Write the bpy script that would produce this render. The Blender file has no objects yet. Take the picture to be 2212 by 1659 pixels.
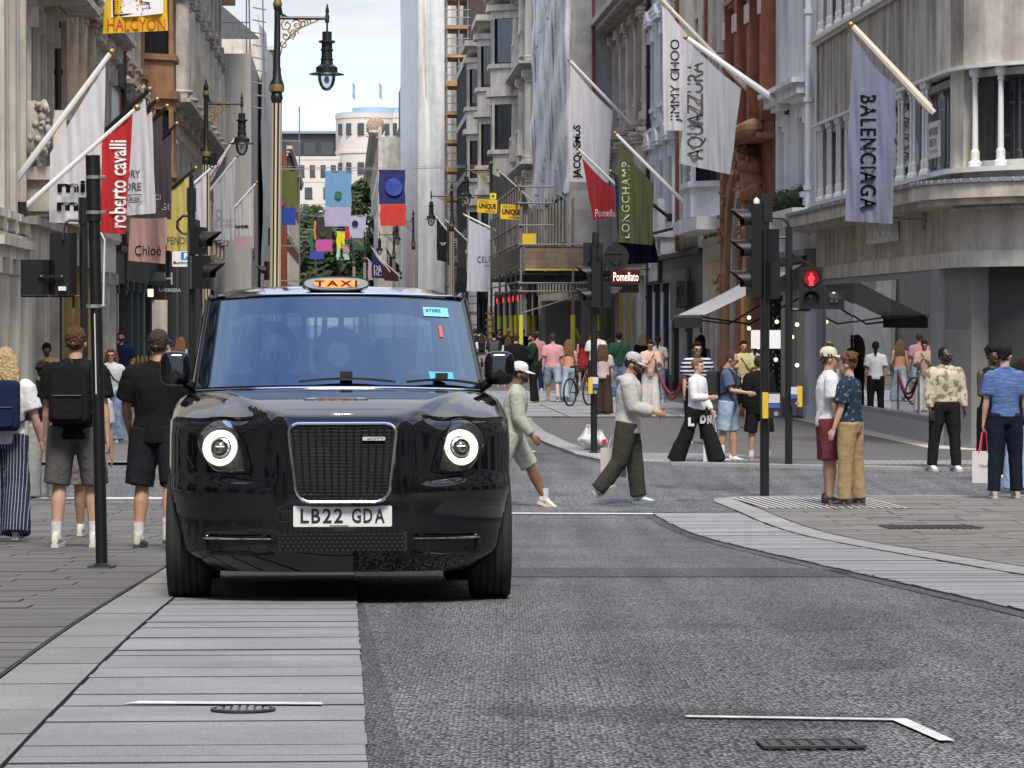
import bpy, bmesh, math, random
import numpy as np
from mathutils import Vector, Matrix, noise as mnoise
random.seed(7)
SC = bpy.context.scene
COL = SC.collection
R = math.radians
# ---------------------------------------------------------------- camera, sky, sun, exposure
CAMZ = 2.15
FPX = 7373.0            # focal length in units of a 2212-wide picture
PITCH = math.atan(134.5 / FPX)
cam = bpy.data.cameras.new("camera"); cam.sensor_width = 36.0; cam.lens = 36.0 * FPX / 2212.0
cam.clip_start = 0.5; cam.clip_end = 3000
camo = bpy.data.objects.new("camera", cam); COL.objects.link(camo)
camo.location = (0, 0, CAMZ); camo.rotation_euler = (R(90) - PITCH, 0, 0)
SC.camera = camo
W = bpy.data.worlds.new("World"); SC.world = W; W.use_nodes = True
nt = W.node_tree; nt.nodes.clear()
SUN_EL, SUN_AZ = R(54), R(173)      # azimuth clockwise from +Y (the way the camera looks)
sky = nt.nodes.new("ShaderNodeTexSky"); sky.sky_type = 'NISHITA'; sky.sun_disc = False
sky.sun_elevation = SUN_EL; sky.sun_rotation = SUN_AZ; sky.air_density = 1.0; sky.dust_density = 0.6; sky.ozone_density = 2.0
tc = nt.nodes.new("ShaderNodeTexCoord")
sep = nt.nodes.new("ShaderNodeSeparateXYZ"); nt.links.new(tc.outputs["Generated"], sep.inputs[0])
addz = nt.nodes.new("ShaderNodeMath"); addz.operation = 'ADD'; addz.inputs[1].default_value = 0.13
nt.links.new(sep.outputs["Z"], addz.inputs[0])
mx = nt.nodes.new("ShaderNodeMath"); mx.operation = 'MAXIMUM'; mx.inputs[1].default_value = 0.06; nt.links.new(addz.outputs[0], mx.inputs[0])
dx = nt.nodes.new("ShaderNodeMath"); dx.operation = 'DIVIDE'; nt.links.new(sep.outputs["X"], dx.inputs[0]); nt.links.new(mx.outputs[0], dx.inputs[1])
dy = nt.nodes.new("ShaderNodeMath"); dy.operation = 'DIVIDE'; nt.links.new(sep.outputs["Y"], dy.inputs[0]); nt.links.new(mx.outputs[0], dy.inputs[1])
cmb = nt.nodes.new("ShaderNodeCombineXYZ"); nt.links.new(dx.outputs[0], cmb.inputs[0]); nt.links.new(dy.outputs[0], cmb.inputs[1])
nz = nt.nodes.new("ShaderNodeTexNoise"); nz.inputs["Scale"].default_value = 1.6; nz.inputs["Detail"].default_value = 9; nz.inputs["Roughness"].default_value = 0.58
nz.inputs["Distortion"].default_value = 0.25
nt.links.new(cmb.outputs[0], nz.inputs["Vector"])
rmp = nt.nodes.new("ShaderNodeValToRGB"); rmp.color_ramp.elements[0].position = 0.29; rmp.color_ramp.elements[1].position = 0.52
nt.links.new(nz.outputs["Fac"], rmp.inputs[0])
nz2 = nt.nodes.new("ShaderNodeTexNoise"); nz2.inputs["Scale"].default_value = 2.6; nz2.inputs["Detail"].default_value = 6
nt.links.new(cmb.outputs[0], nz2.inputs["Vector"])
crp = nt.nodes.new("ShaderNodeValToRGB")
crp.color_ramp.elements[0].position = 0.3; crp.color_ramp.elements[0].color = (1.58, 1.60, 1.66, 1)
crp.color_ramp.elements[1].position = 0.7; crp.color_ramp.elements[1].color = (2.18, 2.13, 2.07, 1)
nt.links.new(nz2.outputs["Fac"], crp.inputs[0])
mixc = nt.nodes.new("ShaderNodeMix"); mixc.data_type = 'RGBA'
cov = nt.nodes.new("ShaderNodeMath"); cov.operation = 'MULTIPLY'; cov.inputs[1].default_value = 0.88; nt.links.new(rmp.outputs[0], cov.inputs[0])
hi = nt.nodes.new("ShaderNodeMapRange"); hi.inputs["From Min"].default_value = .76; hi.inputs["From Max"].default_value = .97; hi.inputs["To Min"].default_value = .95; hi.inputs["To Max"].default_value = .18
nt.links.new(sep.outputs["Z"], hi.inputs["Value"]); nt.links.new(hi.outputs[0], cov.inputs[1])
nt.links.new(cov.outputs[0], mixc.inputs["Factor"]); # an overcast sky brightens towards the zenith
el = nt.nodes.new("ShaderNodeMapRange"); el.inputs["From Min"].default_value = 0; el.inputs["From Max"].default_value = 1; el.inputs["To Min"].default_value = 1.0; el.inputs["To Max"].default_value = 2.0; nt.links.new(sep.outputs["Z"], el.inputs["Value"])
vm = nt.nodes.new("ShaderNodeVectorMath"); vm.operation = 'SCALE'; nt.links.new(crp.outputs[0], vm.inputs[0]); nt.links.new(el.outputs[0], vm.inputs["Scale"])
vs_ = nt.nodes.new("ShaderNodeVectorMath"); vs_.operation = 'MULTIPLY'; vs_.inputs[1].default_value = (.42, .56, .82); nt.links.new(sky.outputs[0], vs_.inputs[0])
nt.links.new(vs_.outputs[0], mixc.inputs["A"]); nt.links.new(vm.outputs[0], mixc.inputs["B"])
bg = nt.nodes.new("ShaderNodeBackground"); bg.inputs["Strength"].default_value = 0.15
nt.links.new(mixc.outputs["Result"], bg.inputs[0])
wo = nt.nodes.new("ShaderNodeOutputWorld"); nt.links.new(bg.outputs[0], wo.inputs[0])
sl = bpy.data.lights.new("sun", 'SUN'); sl.energy = 1.5; sl.angle = R(15); sl.color = (1.0, 0.91, 0.79)
so = bpy.data.objects.new("sun", sl); COL.objects.link(so)
sd = Vector((math.sin(SUN_AZ) * math.cos(SUN_EL), math.cos(SUN_AZ) * math.cos(SUN_EL), math.sin(SUN_EL)))
so.rotation_euler = sd.to_track_quat('Z', 'Y').to_euler()
SC.view_settings.view_transform = 'Standard'; SC.view_settings.look = 'None'
SC.view_settings.gamma = 1.0; SC.view_settings.use_curve_mapping = False
SC.view_settings.exposure = 1.55
SC.render.engine = 'CYCLES'
try:
	SC.cycles.use_denoising = True; SC.cycles.denoiser = 'OPENIMAGEDENOISE'
except Exception: pass
SC.cycles.max_bounces = 6; SC.cycles.transparent_max_bounces = 12
SC.cycles.caustics_reflective = False; SC.cycles.caustics_refractive = False
# ---------------------------------------------------------------- placing
CT, ST = math.cos(PITCH), math.sin(PITCH)
def at(px, py, Y):
	"""world point at depth Y seen at picture position (px, py) of a 2212 x 1659 picture"""
	u, v = (px - 1106) / FPX, (829.5 - py) / FPX
	t = Y / (CT + v * ST)
	return Vector((u * t, Y, CAMZ + t * (v * CT - ST)))
def G(d):                       # how far the ground lies below the lens
	if d < 8: return 1.196 - .02 * (8 - d)
	if d < 18: return 1.496 - .04 * (18 - d) + .001 * (18 - d) ** 2
	e = (34.35 - d) / 1.5
	sp = e if e > 30 else math.log1p(math.exp(e))
	return 2.15 - .04 * 1.5 * sp
def gz(d): return CAMZ - G(d)
YAW = .049
STREET = math.atan(YAW)
def S(o, d, z=0.0): return Vector((o - YAW * d, d, gz(d) + z))     # street offset, depth, height above ground
def dfeet(py):                  # depth of a ground point seen at picture row py
	lo, hi = 6.0, 600.0
	for _ in range(50):
		m = (lo + hi) / 2
		if 695 + FPX * G(m) / m > py: lo = m
		else: hi = m
	return lo
# ---------------------------------------------------------------- mesh builder
class MB:
	def __init__(s): s.v, s.f = [], []
	def add(s, vs, fs):
		b = len(s.v); s.v += [tuple(p) for p in vs]; s.f += [tuple(b + i for i in f) for f in fs]; return s
	def box(s, x0, x1, y0, y1, z0, z1, M=None):
		vs = [Vector(p) for p in ((x0,y0,z0),(x1,y0,z0),(x1,y1,z0),(x0,y1,z0),(x0,y0,z1),(x1,y0,z1),(x1,y1,z1),(x0,y1,z1))]
		if M is not None: vs = [M @ p for p in vs]
		return s.add(vs, [(0,3,2,1),(4,5,6,7),(0,1,5,4),(1,2,6,5),(2,3,7,6),(3,0,4,7)])
	def bevbox(s, x0, x1, y0, y1, z0, z1, b):       # rounded in plan (x,z) box, front at y0
		return s.rrect(x0, x1, z0, z1, b, y0, y1)
	def rrect(s, x0, x1, z0, z1, r, y0, y1, n=4, tilt=0):
		pts = []
		for cx, cz, a0 in ((x1-r, z1-r, 0), (x0+r, z1-r, 90), (x0+r, z0+r, 180), (x1-r, z0+r, 270)):
			for k in range(n+1):
				a = R(a0 + 90*k/n); pts.append((cx + r*math.cos(a), cz + r*math.sin(a)))
		return s.prism(pts, y0, y1)
	def prism(s, pts, y0, y1, M=None):              # polygon in x,z extruded along y
		n = len(pts)
		vs = [Vector((p[0], y0, p[1])) for p in pts] + [Vector((p[0], y1, p[1])) for p in pts]
		if M is not None: vs = [M @ p for p in vs]
		fs = [tuple(range(n)), tuple(range(2*n-1, n-1, -1))] + [(i, n+i, n+(i+1) % n, (i+1) % n) for i in range(n)]
		return s.add(vs, fs)
	def vprism(s, pts, z0, z1):                     # polygon in x,y extruded along z
		n = len(pts)
		vs = [(p[0], p[1], z0) for p in pts] + [(p[0], p[1], z1) for p in pts]
		return s.add(vs, [tuple(range(n-1, -1, -1)), tuple(range(n, 2*n))] + [(i, (i+1) % n, n+(i+1) % n, n+i) for i in range(n)])
	def tube(s, pts, r, n=8, caps=True, ry=None, xax=None):
		pts = [Vector(p) for p in pts]; m = len(pts)
		rs = r if isinstance(r, (list, tuple)) else [r]*m
		rys = rs if ry is None else ry
		b = len(s.v); pv = None
		for i, p in enumerate(pts):
			t = (pts[min(i+1, m-1)] - pts[max(i-1, 0)])
			t = t.normalized() if t.length > 1e-9 else Vector((0,0,1))
			if xax is not None: pv = Vector(xax)
			elif pv is None: pv = Vector((1,0,0)) if abs(t.x) < .9 else Vector((0,1,0))
			x = pv - t*pv.dot(t)
			if x.length < 1e-6: x = t.orthogonal()
			x.normalize(); y = t.cross(x); pv = x
			for k in range(n):
				a = 2*math.pi*k/n; s.v.append(tuple(p + x*(rs[i]*math.cos(a)) + y*(rys[i]*math.sin(a))))
		for i in range(m-1):
			for k in range(n):
				s.f.append((b+i*n+k, b+i*n+(k+1) % n, b+(i+1)*n+(k+1) % n, b+(i+1)*n+k))
		if caps:
			s.f.append(tuple(b+k for k in range(n-1, -1, -1))); s.f.append(tuple(b+(m-1)*n+k for k in range(n)))
		return s
	def lathe(s, prof, n=16, c=(0,0,0), M=None, caps=True):
		b = len(s.v); c = Vector(c)
		for r, z in prof:
			for k in range(n):
				a = 2*math.pi*k/n; p = Vector((r*math.cos(a), r*math.sin(a), z))
				if M is not None: p = M @ p
				s.v.append(tuple(c + p))
		m = len(prof)
		for i in range(m-1):
			for k in range(n):
				s.f.append((b+i*n+k, b+i*n+(k+1) % n, b+(i+1)*n+(k+1) % n, b+(i+1)*n+k))
		if caps: s.f.append(tuple(b+k for k in range(n-1, -1, -1))); s.f.append(tuple(b+(m-1)*n+k for k in range(n)))
		return s
	def ell(s, c, r, n=10, m=6, M=None):
		c = Vector(c); r = (r, r, r) if isinstance(r, (int, float)) else r
		prof = [Vector((math.sin(math.pi*i/m), 0, -math.cos(math.pi*i/m))) for i in range(1, m)]
		vs = [Vector((0,0,-r[2]))]
		for p in prof:
			for k in range(n):
				a = 2*math.pi*k/n; vs.append(Vector((p.x*math.cos(a)*r[0], p.x*math.sin(a)*r[1], p.z*r[2])))
		vs.append(Vector((0,0,r[2])))
		if M is not None: vs = [M @ p for p in vs]
		fs = [(0, 1+(k+1) % n, 1+k) for k in range(n)]
		for i in range(m-2):
			for k in range(n): fs.append((1+i*n+k, 1+i*n+(k+1) % n, 1+(i+1)*n+(k+1) % n, 1+(i+1)*n+k))
		L = len(vs)-1; o = 1+(m-2)*n
		fs += [(o+k, o+(k+1) % n, L) for k in range(n)]
		return s.add([c+p for p in vs], fs)
	def grid(s, fn, nu, nv, flip=False):
		b = len(s.v)
		for j in range(nv+1):
			for i in range(nu+1): s.v.append(tuple(fn(i/nu, j/nv)))
		for j in range(nv):
			for i in range(nu):
				q = (b+j*(nu+1)+i, b+j*(nu+1)+i+1, b+(j+1)*(nu+1)+i+1, b+(j+1)*(nu+1)+i)
				s.f.append(q[::-1] if flip else q)
		return s
	def strip(s, path, o0, o1, z0, z1):             # ribbon along a plan path of (x,y,nx,ny), between offsets o0..o1 along the normal
		n = len(path); vs = []
		for x, y, nx, ny in path:
			for o, z in ((o0,z0),(o1,z0),(o1,z1),(o0,z1)): vs.append((x+nx*o, y+ny*o, z))
		fs = [(0,1,2,3), tuple(4*(n-1)+k for k in (3,2,1,0))]
		for i in range(n-1):
			for k in range(4): fs.append((4*i+k, 4*(i+1)+k, 4*(i+1)+(k+1) % 4, 4*i+(k+1) % 4))
		return s.add(vs, fs)
	def mesh(s, name):
		me = bpy.data.meshes.new(name); me.from_pydata(s.v, [], s.f); me.validate(verbose=False)
		return me
	def build(s, name, mat, parent=None, smooth=False, loc=None, rz=None, fix=True, angle=40):
		me = s.mesh(name)
		if fix:
			bm = bmesh.new(); bm.from_mesh(me); bmesh.ops.recalc_face_normals(bm, faces=bm.faces); bm.to_mesh(me); bm.free()
		if smooth:
			me.polygons.foreach_set("use_smooth", [True]*len(me.polygons))
			if angle: me.set_sharp_from_angle(angle=R(angle))
		if mat is not None: me.materials.append(mat)
		return link(name, me, parent, loc, rz)
def link(name, me, parent=None, loc=None, rz=None):
	o = bpy.data.objects.new(name, me); COL.objects.link(o)
	if parent is not None: o.parent = parent
	if loc is not None: o.location = loc
	if rz is not None: o.rotation_euler = (0, 0, rz)
	return o
def tag(o, label=None, cat=None, group=None, kind=None):
	if label: o["label"] = label
	if cat: o["category"] = cat
	if group: o["group"] = group
	if kind: o["kind"] = kind
	return o
def thing(name, label, cat, loc=(0,0,0), rz=0.0, group=None):
	o = bpy.data.objects.new(name, None); COL.objects.link(o); o.empty_display_size = .2
	o.location = loc; o.rotation_euler = (0, 0, rz)
	return tag(o, label, cat, group)
def struct(o): o["kind"] = "structure"; return o
def stuff(o): o["kind"] = "stuff"; return o
KIDS = {}
def kids(o): return [c for c in bpy.data.objects if c.parent is o]
def copy_tree(src, children, loc, rz, label, group=None):
	"""children: list of (part, [subparts])"""
	r = src.copy(); COL.objects.link(r); r.location = loc; r.rotation_euler = (0, 0, rz); r["label"] = label
	if group: r["group"] = group
	for p, subs in children:
		c = p.copy(); COL.objects.link(c); c.parent = r
		for q in subs:
			e = q.copy(); COL.objects.link(e); e.parent = c
	return r
def tree_of(o): return [(p, kids(p)) for p in kids(o)]
# ---------------------------------------------------------------- materials
MATS = {}
def srgb(r, g, b): return tuple((c/255/12.92 if c/255 <= .04045 else ((c/255+.055)/1.055)**2.4) for c in (r, g, b))
def M(name, col, rough=.6, var=0.0, scale=6.0, bump=0.0, bscale=40.0, metal=0.0, emit=None, es=1.0, coat=0.0, spec=.5, streak=0.0, grime=0.0, sheen=0.0, world=False, bdist=.01):
	if name in MATS: return MATS[name]
	m = bpy.data.materials.new(name); m.use_nodes = True; t = m.node_tree; N = t.nodes; L = t.links
	p = N["Principled BSDF"]; p.inputs["Roughness"].default_value = rough; p.inputs["Metallic"].default_value = metal
	p.inputs["Specular IOR Level"].default_value = spec
	if coat: p.inputs["Coat Weight"].default_value = coat; p.inputs["Coat Roughness"].default_value = .03
	if sheen: p.inputs["Sheen Weight"].default_value = sheen
	c4 = (*col, 1); p.inputs["Base Color"].default_value = c4
	if emit: p.inputs["Emission Color"].default_value = (*emit, 1); p.inputs["Emission Strength"].default_value = es
	if var or bump or streak or grime:
		if world:
			g = N.new("ShaderNodeNewGeometry"); co = g.outputs["Position"]
		else:
			g = N.new("ShaderNodeTexCoord"); co = g.outputs["Object"]
		cur = None
		def mult(fac_out, lo, hi, p0, p1):
			nonlocal cur
			rp = N.new("ShaderNodeValToRGB"); rp.color_ramp.elements[0].position = p0; rp.color_ramp.elements[1].position = p1
			rp.color_ramp.elements[0].color = (lo, lo, lo, 1); rp.color_ramp.elements[1].color = (hi, hi, hi, 1)
			L.new(fac_out, rp.inputs[0])
			mm = N.new("ShaderNodeMix"); mm.data_type = 'RGBA'; mm.blend_type = 'MULTIPLY'; mm.inputs["Factor"].default_value = 1
			if cur is None: mm.inputs["A"].default_value = c4
			else: L.new(cur, mm.inputs["A"])
			L.new(rp.outputs[0], mm.inputs["B"]); cur = mm.outputs["Result"]
		if var:
			n1 = N.new("ShaderNodeTexNoise"); n1.inputs["Scale"].default_value = scale; n1.inputs["Detail"].default_value = 7; n1.inputs["Roughness"].default_value = .62
			L.new(co, n1.inputs["Vector"]); mult(n1.outputs["Fac"], 1-var, 1+var*.6, .3, .7)
		if streak:
			mp = N.new("ShaderNodeMapping"); mp.inputs["Scale"].default_value = (1.3, 1.3, .16); L.new(co, mp.inputs["Vector"])
			n2 = N.new("ShaderNodeTexNoise"); n2.inputs["Scale"].default_value = 2.2; n2.inputs["Detail"].default_value = 6; L.new(mp.outputs[0], n2.inputs["Vector"])
			mult(n2.outputs["Fac"], 1-streak, 1.05, .36, .6)
		if grime:
			n4 = N.new("ShaderNodeTexNoise"); n4.inputs["Scale"].default_value = .9; n4.inputs["Detail"].default_value = 9; n4.inputs["Roughness"].default_value = .7; L.new(co, n4.inputs["Vector"])
			mult(n4.outputs["Fac"], 1-grime, 1.0, .38, .56)
		if cur is not None: L.new(cur, p.inputs["Base Color"])
		if bump:
			n3 = N.new("ShaderNodeTexNoise"); n3.inputs["Scale"].default_value = bscale; n3.inputs["Detail"].default_value = 5; L.new(co, n3.inputs["Vector"])
			bp = N.new("ShaderNodeBump"); bp.inputs["Strength"].default_value = bump; bp.inputs["Distance"].default_value = bdist; L.new(n3.outputs["Fac"], bp.inputs["Height"])
			L.new(bp.outputs[0], p.inputs["Normal"])
	MATS[name] = m; return m
def glass(name, tint=(.9, .95, .95), refl=.12, dark=None, rough=0.0, edge=1.0, sheen=(.95, .97, 1)):
	"""thin pane: see-through (or a dark backing) plus a mirror layer that grows at grazing angles"""
	if name in MATS: return MATS[name]
	m = bpy.data.materials.new(name); m.use_nodes = True; t = m.node_tree; N = t.nodes; L = t.links; N.clear()
	out = N.new("ShaderNodeOutputMaterial"); mix = N.new("ShaderNodeMixShader"); gl = N.new("ShaderNodeBsdfGlossy"); gl.inputs["Roughness"].default_value = rough
	gl.inputs["Color"].default_value = (*sheen, 1)
	if dark is None:
		b = N.new("ShaderNodeBsdfTransparent"); b.inputs[0].default_value = (*tint, 1)
	else:
		b = N.new("ShaderNodeBsdfDiffuse"); b.inputs[0].default_value = (*dark, 1)
	fr = N.new("ShaderNodeFresnel"); fr.inputs["IOR"].default_value = 1.5
	ad = N.new("ShaderNodeMath"); ad.operation = 'MULTIPLY_ADD'; ad.inputs[1].default_value = edge; ad.inputs[2].default_value = refl; ad.use_clamp = True
	L.new(fr.outputs[0], ad.inputs[0]); L.new(ad.outputs[0], mix.inputs[0]); L.new(b.outputs[0], mix.inputs[1]); L.new(gl.outputs[0], mix.inputs[2]); L.new(mix.outputs[0], out.inputs[0])
	MATS[name] = m; return m
BLACK = M("black_paint", (.008, .008, .009), .4, bump=.05, bscale=60)
IRON = M("black_iron", (.014, .017, .016), .4)
DARKGREY = M("dark_grey_plastic", (.028, .03, .032), .45)
STEEL = M("galvanised_steel", (.33, .34, .35), .45, var=.25, scale=9, metal=.6)
WHITEP = M("white_paint", (.74, .74, .73), .5, var=.06)
BRASS = M("brass", (.42, .30, .12), .35, metal=.8)
GOLDP = M("gold_paint", (.30, .21, .08), .45, metal=.4, var=.3, scale=30)
GLASSD = glass("window_glass", dark=(.02, .023, .026), refl=.06, edge=1.0)
SHOPG = glass("shop_glass", dark=(.035, .036, .037), refl=.10)
# ---------------------------------------------------------------- lettering (the built-in font), made in a scratch scene
TMP = bpy.data.scenes.new("scratch")
TXC = {}
def text_raw(s, bold=0.0, space=1.0):
	"""flat lettering: vertices (x,y) with cap height 1, and faces"""
	k = (s, bold, space)
	if k in TXC: return TXC[k]
	c = bpy.data.curves.new("t", 'FONT'); c.body = s; c.offset = bold; c.space_character = space; c.resolution_u = 3; c.fill_mode = 'FRONT'
	o = bpy.data.objects.new("t", c); TMP.collection.objects.link(o)
	vl = TMP.view_layers[0]; vl.update(); dg = vl.depsgraph
	me = bpy.data.meshes.new_from_object(o.evaluated_get(dg))
	vs = np.array([tuple(v.co) for v in me.vertices]) if len(me.vertices) else np.zeros((0, 3)); fs = [tuple(p.vertices) for p in me.polygons]
	bpy.data.objects.remove(o); bpy.data.curves.remove(c); bpy.data.meshes.remove(me)
	if len(vs):
		vs = vs - vs.min(axis=0)
	TXC[k] = (vs, fs); return TXC[k]
def text_on(mb, s, fn, x0, y0, w, h, rot=0, bold=0.0, space=1.0, inset=0):
	"""lettering fitted to the rectangle (x0,y0,w,h) of the surface fn(x,y); rot=90 reads upwards, -90 downwards"""
	vs, fs = text_raw(s, bold, space)
	if not len(vs): return mb
	mxx, mxy = vs[:, 0].max(), vs[:, 1].max()
	out = []
	for x, y, _ in vs:
		a, b = x/mxx, y/mxy
		if rot == 0: u, v = a, b
		elif rot == 90: u, v = 1-b, a
		else: u, v = b, 1-a
		out.append(fn(x0+u*w, y0+v*h))
	return mb.add(out, fs)
def sign_text(name, s, mat, parent, x0, z0, w, h, y, rot=0, bold=0.0, depth=.0, space=1.0):
	"""lettering standing on the plane y of the parent (facing -y)"""
	mb = MB(); text_on(mb, s, lambda a, b: (a, y, b), x0, z0, w, h, rot, bold, space)
	if depth:
		n = len(mb.v); f0 = list(mb.f); edges = {}
		for f in f0:
			for i in range(len(f)):
				e = (f[i], f[(i+1) % len(f)]); edges[e] = edges.get(e, 0)+1
		mb.v += [(p[0], p[1]+depth, p[2]) for p in mb.v]
		for e in list(edges):
			if (e[1], e[0]) not in edges: mb.f.append((e[0], e[1], e[1]+n, e[0]+n))
	return mb.build(name, mat, parent, fix=False)
# ---------------------------------------------------------------- ground materials
def asphalt(name, chip, tar, scale=64.0, mix0=.38, mix1=.56, bump=.8):
	m = bpy.data.materials.new(name); m.use_nodes = True; t = m.node_tree; N = t.nodes; L = t.links; p = N["Principled BSDF"]
	g = N.new("ShaderNodeNewGeometry")
	mp = N.new("ShaderNodeMapping"); mp.inputs["Scale"].default_value = (1, 1, 1); L.new(g.outputs["Position"], mp.inputs[0])
	v = N.new("ShaderNodeTexVoronoi"); v.inputs["Scale"].default_value = scale; v.voronoi_dimensions = '2D'; L.new(mp.outputs[0], v.inputs["Vector"])
	sepc = N.new("ShaderNodeSeparateColor"); L.new(v.outputs["Color"], sepc.inputs[0])
	n = N.new("ShaderNodeTexNoise"); n.inputs["Scale"].default_value = scale*.55; n.inputs["Detail"].default_value = 4; L.new(g.outputs["Position"], n.inputs["Vector"])
	# chip: where distance to the cell centre is small
	rc = N.new("ShaderNodeValToRGB"); rc.color_ramp.elements[0].position = mix0; rc.color_ramp.elements[1].position = mix1
	rc.color_ramp.elements[0].color = (1,1,1,1); rc.color_ramp.elements[1].color = (0,0,0,1); L.new(v.outputs["Distance"], rc.inputs[0])
	cc = N.new("ShaderNodeValToRGB"); e = cc.color_ramp.elements
	e[0].position = 0.0; e[0].color = (*[c*.16 for c in chip], 1); e[1].position = 1.0; e[1].color = (*[c*2.35 for c in chip], 1)
	L.new(sepc.outputs[0], cc.inputs[0])
	mixn = N.new("ShaderNodeMix"); mixn.data_type = 'RGBA'; mixn.inputs["A"].default_value = (*tar, 1)
	L.new(rc.outputs[0], mixn.inputs["Factor"]); L.new(cc.outputs[0], mixn.inputs["B"])
	big = N.new("ShaderNodeTexNoise"); big.inputs["Scale"].default_value = .55; big.inputs["Detail"].default_value = 8; L.new(g.outputs["Position"], big.inputs["Vector"])
	br = N.new("ShaderNodeValToRGB"); br.color_ramp.elements[0].position = .3; br.color_ramp.elements[1].position = .7
	br.color_ramp.elements[0].color = (.72, .72, .73, 1); br.color_ramp.elements[1].color = (1.12, 1.12, 1.12, 1); L.new(big.outputs["Fac"], br.inputs[0])
	mm = N.new("ShaderNodeMix"); mm.data_type = 'RGBA'; mm.blend_type = 'MULTIPLY'; mm.inputs["Factor"].default_value = 1
	L.new(mixn.outputs["Result"], mm.inputs["A"]); L.new(br.outputs[0], mm.inputs["B"]); cur = mm.outputs["Result"]
	for scl, p0, p1, lo, hi in (((1.9, .07, 1), .36, .62, .74, 1.1), ((.5, .5, 1), .60, .68, 1.0, .62), ((.9, 3.0, 1), .64, .70, 1.0, .72)):    # tyre tracks, oil stains, rough patches
		mq = N.new("ShaderNodeMapping"); mq.inputs["Scale"].default_value = scl; mq.inputs["Rotation"].default_value = (0, 0, -STREET); L.new(g.outputs["Position"], mq.inputs[0])
		nq = N.new("ShaderNodeTexNoise"); nq.inputs["Scale"].default_value = 1.6; nq.inputs["Detail"].default_value = 6; L.new(mq.outputs[0], nq.inputs["Vector"])
		rq = N.new("ShaderNodeValToRGB"); rq.color_ramp.elements[0].position = p0; rq.color_ramp.elements[1].position = p1; rq.color_ramp.elements[0].color = (lo, lo, lo, 1); rq.color_ramp.elements[1].color = (hi, hi, hi, 1); L.new(nq.outputs["Fac"], rq.inputs[0])
		mz = N.new("ShaderNodeMix"); mz.data_type = 'RGBA'; mz.blend_type = 'MULTIPLY'; mz.inputs["Factor"].default_value = 1; L.new(cur, mz.inputs["A"]); L.new(rq.outputs[0], mz.inputs["B"]); cur = mz.outputs["Result"]
	L.new(cur, p.inputs["Base Color"])
	p.inputs["Roughness"].default_value = .75; p.inputs["Specular IOR Level"].default_value = .35
	ma = N.new("ShaderNodeMath"); ma.operation = 'ADD'; L.new(rc.outputs[0], ma.inputs[0]); L.new(n.outputs["Fac"], ma.inputs[1])
	bp = N.new("ShaderNodeBump"); bp.inputs["Strength"].default_value = bump; bp.inputs["Distance"].default_value = .006; L.new(ma.outputs[0], bp.inputs["Height"]); L.new(bp.outputs[0], p.inputs["Normal"])
	return m
def slabmat(name, col, var=.25, rnd=.18, speck=.25, rough=.7, tint=None):
	m = bpy.data.materials.new(name); m.use_nodes = True; t = m.node_tree; N = t.nodes; L = t.links; p = N["Principled BSDF"]
	g = N.new("ShaderNodeNewGeometry"); oi = N.new("ShaderNodeObjectInfo")
	r0 = N.new("ShaderNodeMapRange"); r0.inputs["To Min"].default_value = 1-rnd; r0.inputs["To Max"].default_value = 1+rnd*.8; L.new(oi.outputs["Random"], r0.inputs[0])
	n1 = N.new("ShaderNodeTexNoise"); n1.inputs["Scale"].default_value = 1.3; n1.inputs["Detail"].default_value = 8; n1.inputs["Roughness"].default_value = .65; L.new(g.outputs["Position"], n1.inputs["Vector"])
	r1 = N.new("ShaderNodeMapRange"); r1.inputs["From Min"].default_value = .3; r1.inputs["From Max"].default_value = .7; r1.inputs["To Min"].default_value = 1-var; r1.inputs["To Max"].default_value = 1+var*.5; L.new(n1.outputs["Fac"], r1.inputs[0])
	n2 = N.new("ShaderNodeTexNoise"); n2.inputs["Scale"].default_value = 150; n2.inputs["Detail"].default_value = 3; L.new(g.outputs["Position"], n2.inputs["Vector"])
	r2 = N.new("ShaderNodeMapRange"); r2.inputs["From Min"].default_value = .35; r2.inputs["From Max"].default_value = .65; r2.inputs["To Min"].default_value = 1-speck; r2.inputs["To Max"].default_value = 1+speck; L.new(n2.outputs["Fac"], r2.inputs[0])
	a = N.new("ShaderNodeMath"); a.operation = 'MULTIPLY'; L.new(r0.outputs[0], a.inputs[0]); L.new(r1.outputs[0], a.inputs[1])
	b = N.new("ShaderNodeMath"); b.operation = 'MULTIPLY'; L.new(a.outputs[0], b.inputs[0]); L.new(r2.outputs[0], b.inputs[1])
	mm = N.new("ShaderNodeMix"); mm.data_type = 'RGBA'; mm.blend_type = 'MULTIPLY'; mm.inputs["Factor"].default_value = 1; mm.inputs["A"].default_value = (*col, 1)
	cb = N.new("ShaderNodeCombineColor")
	for i in range(3): L.new(b.outputs[0], cb.inputs[i])
	L.new(cb.outputs[0], mm.inputs["B"]); L.new(mm.outputs["Result"], p.inputs["Base Color"]); p.inputs["Roughness"].default_value = rough; p.inputs["Specular IOR Level"].default_value = .3
	bp = N.new("ShaderNodeBump"); bp.inputs["Strength"].default_value = .25; bp.inputs["Distance"].default_value = .004; L.new(n2.outputs["Fac"], bp.inputs["Height"]); L.new(bp.outputs[0], p.inputs["Normal"])
	return m
ASPH = asphalt("asphalt_chippings", (.16, .159, .161), (.022, .022, .023))
ASPHD = asphalt("asphalt_dark_patch", (.105, .105, .107), (.022, .022, .023), scale=75)
ASPHF = asphalt("asphalt_cross_street", (.15, .151, .156), (.055, .055, .057), scale=40)
YORK = slabmat("york_stone", (.135, .130, .123), var=.28, rnd=.14)
YORKR = slabmat("york_stone_warm", (.18, .17, .155), var=.28, rnd=.12)
GRAN = slabmat("blue_grey_granite", (.25, .257, .268), var=.2, rnd=.10, speck=.3)
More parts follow.
